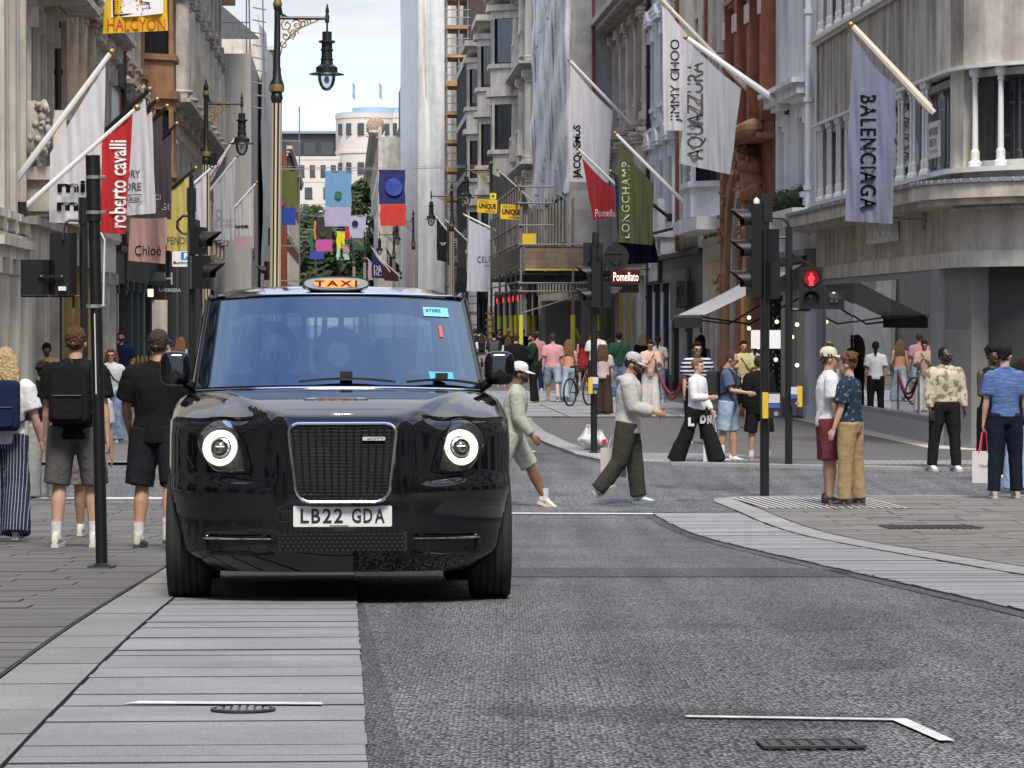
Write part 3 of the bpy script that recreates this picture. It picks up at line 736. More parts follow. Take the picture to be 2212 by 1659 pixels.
def facade(name, label, side, d0, d1, floors, wall, stone=None, o=None, depth=9.0, top=None, rail=None, pil=None, pipes=(), carve=0, cat="building", frame=None, group=None, parapet=.9):
	"""a terrace building; local x along the facade, y inwards, z up"""
	o = (-5.4 if side == 'L' else 10.14) if o is None else o
	w = (d1-d0)*math.hypot(1, YAW)
	if side == 'L': b = thing(name, label, cat, S(o, d0), STREET+math.pi/2)
	else: b = thing(name, label, cat, S(o, d1), STREET-math.pi/2)
	b.location.z = 0.0
	stone = stone or wall
	m, H = wall_with_openings(w, floors)
	m.box(0, w, .351, depth, -.5, H)
	m.build("wall", wall, b)
	z = 0
	for fi, f in enumerate(floors):
		n = f.get("n", 0)
		if n:
			xs = f.get("xs") or [w*(i+.5)/n for i in range(n)]
			for x in xs:
				st = f.get("st", "flat")
				window(b, x, z+f.get("sill", .9), f["ww"], f["wh"], st, f.get("stone", stone), f.get("frame", frame), f.get("pane"), f.get("sillq", True), f.get("rec", .2), f.get("grid", (2, 2)), hood=f.get("hood", .26))
				if f.get("bal"): balustrade(b, x-f["ww"]/2-.35, x+f["ww"]/2+.35, z+f.get("sill", .9)-.13, f["bal"], stone)
				if carve and f.get("carve", 1):
					carving(b, x, z+f.get("sill", .9)+f["wh"]+.75, f["ww"]*.45, .28, stone, carve, .34, fi+1)
		z += f["h"]
		if f.get("band"): cornice(b, w, z-.16, f["band"], f.get("bh", .34), stone, "string_course" if f["band"] < .4 else "cornice", f.get("dent", True))
		if f.get("pil"):
			k = f["pil"]; zz0 = z-f["h"]*f.get("pspan", 1)
			for i in range(k): pilaster(b, .45+(w-.9)*i/(k-1), zz0+.05, z-.2, stone, f.get("pw", .5), f.get("pp", .25), f.get("round", False))
		if f.get("rail"): railing(b, .3, w-.3, z-f["h"]+.02, f["rail"])
	if top: cornice(b, w, H-.1, top, f.get("toph", .7), stone, "cornice")
	if parapet: MB().box(0, w, .0, .3, H+.002, H+parapet).build("parapet", wall, b)
	for x in pipes: pipe(b, x*w, 0, H)
	return b, w, H
def fl(h, n=0, ww=1.1, wh=2.0, **k): return dict(h=h, n=n, ww=ww, wh=wh, **k)
# --- left side of the far block
b, w, H = facade("stone_building", "plain pale stone corner building at the left edge with tall grey windows", 'L', 51.6, 57, [fl(3.4), fl(5.2, 3, 1.25, 4.3, sill=.5, st="none", frame=CREAM, grid=(1, 3)), fl(3.3, 2, .9, 1.7, sill=1.3, st="none", sillq=True, pane=GLASSD), fl(3.3, 2, .9, 1.7, sill=.9, st="none"), fl(3.3, 2, .9, 1.7, sill=.9, st="none")], CREAM, STONEL, top=.3)
shopfront(b, w, 3.35, CREAM, CREAM, SHOPG, 3, .3, fh=.2)
MB().box(-.02, w, -.12, -.003, 3.4, 3.55).build("string_course", STONEL, b)
for i in range(4): MB().box(w*i/3-.18 if i else .0, w*i/3+.18 if i < 3 else w, -.1, -.003, 3.56, 8.6).build("pilaster", CREAM, b)
# face to the cross street (only its corner shows)
b, w, H = facade("stone_building", "ornate grey stone building with iron balcony and big carved brackets above the white flag", 'L', 57.05, 63.2, [fl(4.0), fl(3.9, 2, 1.2, 2.4, st="segment", bal=.7, band=.45), fl(3.6, 2, 1.2, 2.3, st="pediment", band=.6, rail=.85), fl(3.6, 2, 1.2, 2.2, st="hood", band=.3), fl(3.2, 2, 1.1, 1.8)], STONE, top=.8, carve=22, pipes=(.97,))
shopfront(b, w, 3.8, STONE, STONE, SHOPG, 2, .5)
for x in (.5, w-.5): carving(b, x, 5.4, .16, .45, STONE, 30, .4, 5, "carved_figure"); carving(b, x, 8.6, .2, .4, STONE, 30, .5, 6)
MB().prism([(0, 9.2), (w, 9.2), (w, 9.9), (0, 9.9)], -1.0, -.9).build("balcony_front", STONE, b)
b, w, H = facade("stone_building", "tan Victorian stone building with tall pilasters and an arched attic window", 'L', 63.25, 71, [fl(4.2), fl(4.6, 3, 1.25, 2.9, st="hood", band=.4, pil=4, pw=.45), fl(4.2, 3, 1.25, 2.7, st="flat", band=.55, pil=4, pw=.45), fl(4.2, 3, 1.3, 2.7, st="arch", band=.4, pil=4), fl(3.2, 3, 1.1, 1.8)], TAN, top=.7, carve=18)
shopfront(b, w, 4.0, TAN, GOLDP, SHOPG, 3, .4)
b, w, H = facade("stone_building", "elaborate grey baroque stone building with heavy scrolls left of the dark cladding", 'L', 71.05, 78.6, [fl(4.2), fl(4.2, 3, 1.1, 2.6, st="segment", band=.6, bal=.6), fl(4.0, 3, 1.1, 2.5, st="segment", band=.7, pil=4, round=True, pp=.4), fl(4.0, 3, 1.1, 2.4, st="pediment", band=.5), fl(3.4, 3, 1.0, 2.0, st="arch")], STONE, top=.9, carve=34)
shopfront(b, w, 4.0, WHITEST, STONEL, SHOPG, 3, .5)
b, w, H = facade("narrow_building", "narrow building with dark ribbed cladding and a white gable between stone and red brick", 'L', 78.65, 82, [fl(4.0), fl(3.6, 1, 1.2, 2.0, st="none"), fl(3.4), fl(3.4), fl(3.4)], WHITEST, WHITEST, parapet=.4, pipes=(.95,))
m = MB()
for i in range(14): m.box(.1+i*.22, .2+i*.22, -.14, -.003, 7.7, 17.6)
m.box(.05, 3.3, -.06, -.002, 7.65, 17.7).build("cladding", DARKCL, b)
shopfront(b, w, 3.8, BLACK, BLACK, SHOPG, 1, .4, door=False)
b, w, H = facade("brick_building", "red brick building with scrolled stone bands behind the red flag", 'L', 82.05, 89.6, [fl(4.0), fl(3.8, 3, 1.15, 2.2, st="flat", band=.35), fl(3.6, 3, 1.15, 2.1, st="segment", band=.4), fl(3.4, 3, 1.1, 2.0, st="flat", band=.4), fl(3.4, 3, 1.1, 2.0, st="pediment")], REDB, STONE, top=.6, carve=14)
shopfront(b, w, 3.9, BLACK, TEALP, SHOPG, 3, .5)
b, w, H = facade("terracotta_building", "narrow buff brick and orange terracotta building with a curved oriel", 'L', 89.65, 95.6, [fl(4.0), fl(3.8, 2, 1.2, 2.2, st="arch", stone=ORANGE, band=.3), fl(3.6, 2, 1.2, 2.1, st="flat", stone=ORANGE, band=.4), fl(3.4, 2, 1.1, 2.0, stone=ORANGE), fl(3.4, 2, 1.1, 2.0, stone=ORANGE)], BUFFB, ORANGE, top=.5, carve=16)
bay(b, w*.5, 5.2, 11.5, ORANGE, 2.6, .8, 2)
shopfront(b, w, 3.9, TEALP, TEALP, SHOPG, 2, .5)
b, w, H = facade("rendered_building", "plain cream rendered building with small windows beside the classical block", 'L', 95.65, 104.6, [fl(4.2), fl(3.7, 3, 1.0, 2.1, st="hood"), fl(3.4, 3, 1.0, 1.9, st="flat"), fl(3.4, 3, 1.0, 1.9, st="flat", band=.25), fl(3.2, 3, 1.0, 1.6)], CREAM, WHITEST, top=.45, pipes=(.04,))
shopfront(b, w, 4.1, GREYD, GREYD, SHOPG, 3, .3)
MB().box(.4, 1.9, -.5, -.003, 4.3, 5.2).build("white_sign_box", WHITEP, b)
b, w, H = facade("classical_building", "grey classical building with giant pilasters and a huge overhanging cornice", 'L', 104.65, 136.5, [fl(4.6), fl(4.2, 8, 1.3, 2.6, st="segment", band=.7, bal=.8), fl(3.9, 8, 1.3, 2.4, st="pediment", pil=9, pspan=1.0, pw=.8, pp=.5, round=True), fl(3.2, 8, 1.2, 1.8, st="flat", pil=9, pw=.8, pp=.5, band=1.5, bh=1.0), fl(3.0, 8, 1.1, 1.7, band=.4)], STONE, top=1.3, carve=14, pipes=(.01,))
shopfront(b, w, 4.4, DARKCL, DARKCL, GLASSD, 8, .2, fh=1.0)
# grey sheeted scaffold block
SHEETG = M("grey_scaffold_sheet", (.40, .39, .375), .8, var=.08, scale=1.2, streak=.14, bump=.25, bscale=3.5)
SHEETW = M("white_scaffold_sheet", (.70, .72, .715), .6, var=.06, scale=.7, streak=.12, bump=.35, bscale=1.6, bdist=.15)
b = thing("sheeted_scaffold", "grey sheeted scaffold block standing out from the left facades behind the second lamp", "scaffold", S(-5.4, 137, 0), STREET)
b.location.z = 0
MB().box(-6, 1.65, 0, 22, 0, 12.9).build("grey_sheet", SHEETG, b)
m = MB()
m.grid(lambda u, v: (1.75+.10*math.sin(u*23+v*3)+.05*math.sin(v*17), 10+48*u, 15.4*v-.0*u), 60, 12)
m.build("white_sheet", SHEETW, b, smooth=True)
MB().box(-6, 1.6, 22.1, 58, 0, 15.3).build("wall", STONE, b)
MB().box(-1.2, 1.0, .3, 1.0, 14.9, 15.15).build("timber_beam", M("new_timber", (.45, .27, .15), .8), b)
MB().box(-4.0, -.1, .6, 5, 12.92, 14.9).build("roof_box", STEEL, b)
m = MB()
for x in (-3.6, -2.1, -.5, 1.45): m.tube([(x, .6, 12.9), (x, .6, 17.2)], .03, 5)
for zz in (14.2, 15.6, 16.4): m.tube([(-5, .6, zz), (1.6, .6, zz)], .03, 5)
m.tube([(-.5, .6, 15.0), (1.45, .6, 17.0)], .025, 5)
for k in range(9):
	zz = 10.8+.5*k; m.tube([(1.7, .5, zz), (2.25, .5, zz-.1)], .03, 5)
m.tube([(2.2, .5, 10.2), (2.1, .5, 15.5)], .03, 5).tube([(1.6, .5, 12.9), (1.5, .5, 18.3)], .035, 5)
m.build("scaffold_tube", STEEL, b)
b, w, H = facade("brick_building", "red brown brick building with slate roof far down the left side behind the tall lamp", 'L', 199, 232, [fl(4, 7, 1.5, 2.6, sill=.6), fl(3.6, 7, 1.1, 2), fl(3.4, 7, 1.1, 2), fl(3.4, 7, 1.1, 1.9), fl(3.2, 7, 1.1, 1.8)], REDBROWN, STONEL, top=.5, o=-4.6)
MB().vprism([(0, 0), (w, 0), (w, 9), (0, 9)], H+.9, H+.95).add([(0, .2, H+.95), (w, .2, H+.95), (w, 4, H+4.2), (0, 4, H+4.2), (0, 9, H+.95), (w, 9, H+.95)], [(0,1,2,3), (3,2,5,4), (0,3,4), (1,5,2)]).build("roof", SLATE, b)
GREENSH = M("green_mesh_sheet", (.02, .10, .06), .8)
b2 = thing("green_sheeting", "strip of dark green debris netting hanging on the scaffold at the far left", "netting", S(-4.3, 196, 0), STREET)
MB().grid(lambda u, v: (.12*math.sin(v*21)+.3*u, 2.0*u, 13.5*v), 4, 30).build("netting", GREENSH, b2, smooth=True)
m = MB()
for k in range(7): m.tube([(0, -.1, 2*k+.5), (1.8, -.1, 2*k+.5)], .04, 5)
for x in (.1, 1.7): m.tube([(x, -.1, 0), (x, -.1, 14.5)], .04, 5)
m.build("scaffold_tube", STEEL, b2)
b, w, H = facade("brick_building", "far red brick house with a pitched slate roof seen beside the olive banner", 'L', 236, 300, [fl(4, 10, 1.3, 2.4), fl(3.4, 10, 1.2, 1.9), fl(3.3, 10, 1.2, 1.9), fl(3.0, 10, 1.1, 1.7)], REDB, STONEL, top=.4, o=-4.0, parapet=0)
MB().add([(0, -.3, H+.0), (w, -.3, H), (w, 4.5, H+3.0), (0, 4.5, H+3.0), (0, 9, H), (w, 9, H)], [(0,1,2,3), (3,2,5,4), (0,3,4), (1,5,2)]).build("roof", SLATE, b)
# --- right side, from the corner shop away from the camera
def arc_path():
	pts = []
	o0 = 10.14
	for k in range(9): d = 73.4-(73.4-57.2)*k/8; p = S(o0, d); pts.append((p.x, p.y, -1.0, -YAW))
	c = S(o0+2.6, 57.2)
	for k in range(1, 13):
		a = R(180+90*k/12)+STREET*(1-k/12); pts.append((c.x+2.6*math.cos(a), c.y+2.6*math.sin(a), math.cos(a), math.sin(a)))
	x, y = pts[-1][0], pts[-1][1]
	for k in range(1, 9): pts.append((x+1.7*k, y, 0, -1))
	return pts
AP = arc_path()
CB = thing("corner_building", "weathered concrete corner building with rounded bay and grey shopfront under a deep canopy", "building", (0, 0, 0))
m = MB().strip(AP, -.35, 0, 3.05, 4.2).strip(AP, -.35, -.0, 6.36, 8.05).strip(AP, -.35, 0, 9.9, 12.0).strip(AP, -.35, 0, 13.4, 16)
m.strip(AP[:1]+[(AP[0][0]*.0+S(10.14, 72.9).x, 72.9, -1, -YAW)], -.35, 0, 4.45, 13.4)
i0 = 8
m.strip([AP[8], AP[9], AP[10]], -.35, 0, 4.45, 13.4)
m.strip(AP, -.35, -.0, 4.2, 4.62)
m.build("wall", CONC, CB)
MB().strip([(x+.0, y, nx, ny) for x, y, nx, ny in AP], -9, -.4, -.2, 15.9).build("inner_wall", M("dark_interior_wall", (.05, .05, .05), .9), CB)
MB().strip(AP, -.1, .62, 4.16, 4.4).strip(AP, -.1, .5, 4.06, 4.16).build("canopy", CONC, CB)
m = MB().strip(AP, -.1, .66, 4.402, 4.47)
for i in range(0, len(AP)-1):
	for t in (0, .5):
		x, y = AP[i][0]*(1-t)+AP[i+1][0]*t, AP[i][1]*(1-t)+AP[i+1][1]*t
		m.box(x+AP[i][2]*.3-.03, x+AP[i][2]*.3+.03, y+AP[i][3]*.3-.03, y+AP[i][3]*.3+.03, 4.47, 4.49)
		m.ell((x+AP[i][2]*.66, y+AP[i][3]*.66, 4.435), (.02, .02, .04), 6, 4)
m.build("lead_flashing", LEAD, CB)
MB().strip(AP, -.01, .14, 6.30, 6.36).strip(AP, -.01, .10, 8.05, 8.12).build("window_head", FRW, CB)
MB().strip(AP, -.01, .2, 4.6, 4.68).strip(AP, -.01, .16, 8.121, 8.2).build("window_sill", FRW, CB)
m = MB()   # ribbed spandrel: each rib a fluted concrete bar
rr = random.Random(3)
for i in range(112):
	t = i/112; d = 72.7-t*(72.7-58.6); p = S(10.14, d)
	m.box(p.x-.035-rr.uniform(0, .02), p.x+.01, p.y-.034, p.y+.034, 6.37, 8.04)
stuff(m.build("ribbed_panel", M("ribbed_concrete", (.52, .475, .40), .9, var=.2, scale=1.5, streak=.45, bump=.2, bscale=20), CB))
for z0, z1 in ((4.68, 6.3), (8.2, 9.9)):
	MB().strip(AP, -.28, -.26, z0, z1).build("window_pane", GLASSD, CB)
	MB().strip(AP, -.25, -.22, z0, z0+.12).strip(AP, -.25, -.22, z1-.12, z1).build("window_frame", FRW, CB)
col = lambda h: MB().lathe([(.085, 0), (.085, .08), (.055, .12), (.055, .26), (.038, .3), (.032, h-.22), (.045, h-.2), (.035, h-.16), (.075, h-.1), (.075, h)], 10)
MC = col(1.62).mesh("window_column"); MC.materials.append(FRW)
MC2 = col(1.7).mesh("window_column"); MC2.materials.append(FRW)
for bb in (0, 1):
	for i in range(22):
		d = 72.3-(72.3-59.3)*(i//2)/10
		d2 = d + (.17 if i % 2 else -.17)
		p = S(10.08, d2); link("window_column", MC if bb == 0 else MC2, CB, (p.x, p.y, 4.68 if bb == 0 else 8.2))
	for i in (11, 13, 15, 17, 19, 21, 23):
		x, y, nx, ny = AP[i]; o = link("window_column", MC if bb == 0 else MC2, CB, (x-nx*.04, y-ny*.04, 4.68 if bb == 0 else 8.2)); o.scale = (1.35, 1.35, 1)
		link("window_mullion", wmesh(("window_mullion", 1), lambda: MB().box(-.05, .05, -.05, .05, 0, 1.62), M("grey_frame", (.35, .36, .37), .4)), CB, (x-nx*.24+.12, y-ny*.24, 4.68))
for i in range(34):    # curtains behind the bay glass are left to the dark pane; vents under the canopy
	pass
m = MB()
for i in range(9, len(AP)-1):
	for t in (0.0, .25, .5, .75):
		x, y = AP[i][0]*(1-t)+AP[i+1][0]*t, AP[i][1]*(1-t)+AP[i+1][1]*t
		m.ell((x+AP[i][2]*.06, y+AP[i][3]*.06, 4.02), .045, 6, 4)
stuff(m.build("bead_moulding", CONC, CB))
MB().strip(AP, -.02, .05, 3.05, 3.32).build("fascia_band", STONEL, CB)
FRG = M("grey_metal_frame", (.30, .305, .305), .4, metal=.3)
PANG = M("grey_metal_panel", (.185, .18, .172), .45, var=.06)
# ground floor: long glass on the street side, flat grey panels and door round the corner
GW = glass("corner_glass", dark=(.03, .032, .032), refl=.16, edge=1.3)
pa = [S(10.14, 73.2), S(10.14, 59.0)]
for k in range(3):
	a = pa[0].lerp(pa[1], k/3); c = pa[0].lerp(pa[1], (k+1)/3)
	f = MB(); nx, ny = -1.0, -YAW
	f.strip([(a.x+.05, a.y, nx, ny), (c.x+.05, c.y, nx, ny)], -.02, .04, .42, .5); MB().strip([(a.x+.05, a.y, nx, ny), (c.x+.05, c.y, nx, ny)], -.02, .06, 2.93, 3.05).build("window_head", FRG, CB)
	if k == 0: MB().box(a.x-.02, a.x+.12, a.y-.3, a.y, .5, 2.93).build("shop_pillar", FRG, CB)
	o = f.build("shop_window", FRG, CB)
	MB().add([(a.x+.06, a.y-(.012 if k else .3), .5), (c.x+.06, c.y+.012, .5), (c.x+.06, c.y+.012, 2.93), (a.x+.06, a.y-(.012 if k else .3), 2.93)], [(0,1,2,3)]).build("pane", GW, o)
	MB().strip([(a.x+.04, a.y, nx, ny), (c.x+.04, c.y, nx, ny)], -.02, .05, 0, .415).build("plinth", M("pale_grey_stone", (.40, .40, .39), .7, var=.1), CB)
MB().box(pa[1].x-.02, pa[1].x+.16, 58.0, 58.95, 0, 3.05).build("shop_pillar", FRG, CB)
c0 = S(10.14, 57.9); q = [(c0.x+.02, 57.9), (c0.x+.42, 56.6)]
MB().vprism([(c0.x+.05, 57.95), (c0.x+.30, 56.5), (c0.x+8, 54.9), (c0.x+8, 58)], 2.02, 3.05).build("shop_panel", PANG, CB)
v0, v1 = Vector((c0.x+.05, 57.95)), Vector((c0.x+.30, 56.5))
MB().vprism([tuple(v0), tuple(v1), (v1.x+.25, v1.y+.05), (v0.x+.3, v0.y)], 0, 2.02).build("shop_panel", FRG, CB)
w0, w1 = Vector((c0.x+.30, 56.5)), Vector((c0.x+8, 54.9)); dv = (w1-w0).normalized()
def wp(t, off=0.0): p = w0+dv*t; return (p.x+dv.y*off*-1*-1, p.y-dv.x*off)
MB().vprism([wp(0), wp(.22), wp(.22, -.3), wp(0, -.3)], 0, 2.02).vprism([wp(.22, .0), wp(.3, .0), wp(.3, -.15), wp(.22, -.15)], .12, 2.02).build("door_frame", PANG, CB)
o = MB().vprism([wp(.3, -.1), wp(6, -.1), wp(6, -.14), wp(.3, -.14)], .12, 2.02).build("shop_door", GLASSD, CB)
MB().vprism([wp(.22), wp(6), wp(6, -.2), wp(.22, -.2)], 0, .118).build("threshold", FRG, CB)
PALEST = M("pale_step_stone", (.55, .52, .46), .8, var=.1)
MB().strip([(S(10.14, d).x, d, -1, 0) for d in (74, 66, 60)] + [(S(10.14, 58).x+.05, 57.0, -1, -.6), (S(10.14, 58).x+.8, 55.9, -.4, -1), (S(10.14, 58).x+3, 55.2, 0, -1), (S(10.14, 58).x+9, 54.2, 0, -1)], -.2, .42, .0, .052).build("step", PALEST, CB)
lt = S(10.14, 66.1); le = thing("letter_anchor", "x", "x"); bpy.data.objects.remove(le)
mb = MB(); text_on(mb, "BALENCIAGA", lambda a, z: (-a, 0, z), 0, 0, 3.1, .40, bold=.02)
raw = mb
me = raw.mesh("shop_lettering"); me.materials.append(WHITEP)
lo = link("shop_lettering", me, CB)
ex = MB(); base = raw.v
def street_letters(parent, txt, o, d_start, z, width, h, mat, depth=.1, bold=.02, name="shop_lettering", stand=.02):
	"""raised letters on a right-hand facade, read from the street"""
	mb = MB(); text_on(mb, txt, lambda a, b: (a, 0.0, b), 0, 0, width, h, 0, bold)
	n = len(mb.v); f0 = list(mb.f); es = {}
	for f in f0:
		for i in range(len(f)): es[(f[i], f[(i+1) % len(f)])] = 1
	mb.v += [(p[0], p[1]+depth, p[2]) for p in mb.v]
	for e in es:
		if (e[1], e[0]) not in es: mb.f.append((e[0], e[1], e[1]+n, e[0]+n))
	ob = mb.build(name, mat, parent, fix=False); p = S(o, d_start)
	M4 = Matrix.Translation((p.x-stand-depth, p.y, z)) @ Matrix.Rotation(STREET-math.pi/2, 4, 'Z')
	ob.matrix_world = M4 if parent is None else M4
	if parent is not None: ob.matrix_parent_inverse = parent.matrix_world.inverted() if False else Matrix.Translation(-Vector(parent.location)) if parent.rotation_euler.z == 0 else (Matrix.Translation(parent.location) @ Matrix.Rotation(parent.rotation_euler.z, 4, 'Z')).inverted()
	ob.matrix_basis = M4
	return ob
bpy.data.objects.remove(lo)
street_letters(CB, "BALENCIAGA", 10.14, 65.2, 3.62, 2.9, .42, M("white_letter", (.75, .75, .73), .5), .16)
# street name plate on the pier
pl = thing("street_name_plate", "white street name plate on the concrete pier beside the corner bay", "sign", S(10.10, 58.95)+Vector((0, 0, 0)), STREET-math.pi/2)
pl.location.z = 4.95
MB().rrect(0, 1.05, 0, .62, .03, -.03, -.0).build("plate", M("enamel_white", (.72, .72, .70), .35), pl)
sign_text("lettering", "NEW BOND", BLACK, pl, .08, .38, .88, .14, -.034, bold=.01)
sign_text("lettering", "STREET W1", BLACK, pl, .08, .2, .75, .13, -.034, bold=.01)
sign_text("lettering", "CITY OF WESTMINSTER", M("red_letter", (.5, .02, .02), .5), pl, .08, .08, .86, .06, -.034)
br = thing("sign_bracket", "thin empty steel bracket arm on the fascia right of the raised white letters", "bracket", S(10.1, 59.6), STREET-math.pi/2); br.location.z = 3.93
MB().tube([(0, -.02, 0), (0, -1.15, .02)], .025, 6).tube([(0, -1.15, .02), (0, -1.4, .12)], .02, 6).build("arm", STEEL, br)
MB().box(-.05, .05, -.03, 0, -.18, .18).build("plate", STEEL, br)
# white stucco house
b, w, H = facade("stucco_house", "narrow white stucco house with clipped shrubs on its window ledge", 'R', 73.45, 80.4, [fl(4.35), fl(2.75, 2, .95, 1.65, sill=.65, st="hood", hood=.18, pane=CURT), fl(2.9, 2, .95, 2.2, sill=.45, st="none", hood=.2), fl(3.4, 2, .95, 2.2, sill=.6, st="hood"), fl(3, 2, .9, 1.6)], WHITEST, top=.5, pipes=())
pipe(b, w*.94, 4, H, WHITEST, .07)
MB().box(.3, w-.8, -.32, -.003, 7.12, 7.35).box(.2, w-.7, -.45, -.003, 7.352, 7.46).build("string_course", WHITEST, b)
cornice(b, w, 4.1, .55, .5, WHITEST, "ledge", False)
shopfront(b, w, 3.6, GREYP, WHITEST, SHOPG, 2, .4, lit=MATS.get("warm_shop") or M("warm_shop", (.25, .14, .05), .3, var=.5, scale=2, emit=(1, .6, .25), es=.10))
for x in (.9, 3.2, 5.5): MB().box(x-.25, x+.25, -.35, -.003, 3.72, 4.08).build("bracket", WHITEST, b)
CHEV = M("chevron_black", (.02, .02, .02), .5)
# chevron column and glowing bulbs at the entrance
cc = MB().lathe([(.2, 0), (.2, 2.6), (.24, 2.62), (.24, 2.75)], 20, (3.0, -.45, 0)).build("entrance_column", CHEV, b, smooth=True)
m = MB()
for k in range(17):
	for s_ in range(8):
		a0, a1 = math.pi*2*s_/8, math.pi*2*(s_+1)/8; z0 = .15+k*.15; za, zb = (z0, z0+.1) if s_ % 2 else (z0+.1, z0)
		m.add([(3.0+.204*math.cos(a0), -.45+.204*math.sin(a0), za), (3.0+.204*math.cos(a1), -.45+.204*math.sin(a1), zb), (3.0+.204*math.cos(a1), -.45+.204*math.sin(a1), zb+.06), (3.0+.204*math.cos(a0), -.45+.204*math.sin(a0), za+.06)], [(0,1,2,3)])
m.build("chevron_stripe", M("chevron_white", (.6, .6, .58), .5), cc, fix=False)
# red terracotta building
b, w, H = facade("terracotta_building", "red terracotta gothic building with a great pointed arch over its entrance", 'R', 80.45, 88.4, [fl(6.6), fl(3.6, 3, .95, 2.4, sill=.8, st="arch", stone=ORANGE, band=.35), fl(3.6, 3, .95, 2.4, sill=.7, st="arch", stone=ORANGE, band=.4), fl(3.6, 3, .9, 2.2, st="arch", stone=ORANGE)], REDT, ORANGE, top=.6)
for i in range(4): MB().box(w*i/3-.28 if i else .0, min(w*i/3+.28, w), -.34, -.003, 6.9, 16.5).build("buttress", REDT, b)
for i in range(4):
	for z in (9.4, 12.8): MB().box(max(w*i/3-.32, 0), min(w*i/3+.32, w), -.4, -.344, z, z+.45).build("stone_block", STONEP, b)
m = MB()
for i in range(22): m.ell((w*(i+.5)/22, -.5, 6.75), (.22, .26, .2), 7, 5)
m.box(0, w, -.45, -.003, 6.5, 6.62).build("bead_moulding", ORANGE, b, smooth=True, angle=30)
def ptarch(r, z0, x, n=9):
	return [(x-r+r*2*(1-math.cos(t))*.5*1.0, z0+r*1.55*math.sin(t)) for t in [math.pi/2*k/n for k in range(n+1)]]
for k, (rr_, y0, y1) in enumerate(((2.6, -.52, -.003), (2.25, -.38, -.003), (1.95, -.26, -.003))):
	m = MB(); xa = w*.5; L_ = ptarch(rr_, 2.4, xa); n = len(L_)
	for sgn in (-1, 1):
		for i in range(n-1):
			(xa0, za0), (xa1, za1) = L_[i], L_[i+1]
			def tx(x): return xa+(x-xa)*sgn
			k2 = .84
			m.prism([(tx(xa0), za0), (tx(xa1), za1), (tx(xa+(xa1-xa)*k2), 2.4+(za1-2.4)*k2), (tx(xa+(xa0-xa)*k2), 2.4+(za0-2.4)*k2)], y0, y1)
		m.box(xa+sgn*rr_*.92-rr_*.08, xa+sgn*rr_*.92+rr_*.08, y0, y1, 0, 2.4)
	m.build("arch", ORANGE if k % 2 == 0 else STONEP, b)
for i in range(10):
	t = math.pi*(i+.5)/10; carving(b, w*.5-2.7*math.cos(t), 2.6+3.7*math.sin(t), .25, .25, ORANGE, 14, .7, i)
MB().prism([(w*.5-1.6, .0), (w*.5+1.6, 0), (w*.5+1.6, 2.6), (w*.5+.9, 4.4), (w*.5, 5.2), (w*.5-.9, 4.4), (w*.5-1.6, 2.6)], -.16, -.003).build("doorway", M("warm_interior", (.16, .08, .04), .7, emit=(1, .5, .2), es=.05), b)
pipe(b, .25, 0, 6.4, ORANGE, .16, -.3)
# pale stone building with balcony, bay and small gilt shop sign
b, w, H = facade("stone_building", "pale stone building with black iron balcony and a glazed bay above a gilt shop sign", 'R', 88.45, 95.4, [fl(4.9), fl(3.2), fl(4.2, 2, 1.2, 2.8, st="none", rail=.9), fl(3.6, 2, 1.2, 2.2, st="none"), fl(3.4, 2, 1.1, 2)], STONEP, STONEL, top=.5)
bay(b, w*.45, 4.95, 8.0, WHITEST, 3.4, .9, 1)
MB().box(.3, w-.3, -1.0, -.003, 4.55, 4.9).build("bay_base", WHITEST, b)
shopfront(b, w, 4.3, CREAM, STONEL, SHOPG, 2, .4, fh=1.7)
street_letters(b, "MISSELLIP", 10.14, 92.6, 3.0, 2.6, .75, M("gilt_letter", (.75, .66, .40), .35, metal=.3), .07, .0, stand=.20)
# cream house with painted panel
b, w, H = facade("cream_house", "cream house with brown brick edges and a painted vertical panel beside the bay", 'R', 95.45, 104, [fl(4.3), fl(3.6, 2, 1.0, 2.0, xs=[2.0, 6.4]), fl(3.6, 2, 1.0, 2.0, xs=[2.0, 6.4]), fl(3.4, 2, 1.0, 1.9, xs=[2.0, 6.4]), fl(3.2, 2, 1, 1.7, xs=[2.0, 6.4])], CREAM, STONEL, top=.4)
for x in (.18, w-.18): MB().box(x-.18, x+.18, -.08, -.003, 4.3, H).build("brick_edge", REDB, b)
MB().box(3.1, 5.4, -.1, -.003, 4.6, 13).build("painted_panel", M("cream_panel", (.66, .61, .47), .6, var=.1), b)
carving(b, 4.2, 7.5, .5, 2.2, M("dark_ornament", (.10, .09, .08), .7), 40, .13, 4, "ornament")
shopfront(b, w, 4.1, GREYD, GREYD, SHOPG, 2, .3, fh=2.0)
MB().box(.4, 5.0, -.26, -.145, 2.2, 3.7).build("sign_panel", M("grey_sign_panel", (.17, .175, .185), .5), b)
street_letters(b, "ACOUGURY", 10.14, 100.9, 2.55, 3.4, .78, M("dark_letter", (.03, .03, .032), .4), .08, .0, stand=.28)
AWNM = M("dark_awning", (.03, .032, .03), .8)
MB().add([(.2, -.15, 5.0), (w-2.4, -.15, 5.0), (w-2.4, -2.0, 4.55), (.2, -2.0, 4.55), (.2, -.15, 4.94), (w-2.4, -.15, 4.94), (w-2.4, -2.0, 4.49), (.2, -2.0, 4.49)], [(0,1,2,3),(7,6,5,4),(0,4,5,1),(2,6,7,3),(1,5,6,2),(0,3,7,4)]).build("canopy", AWNM, b)
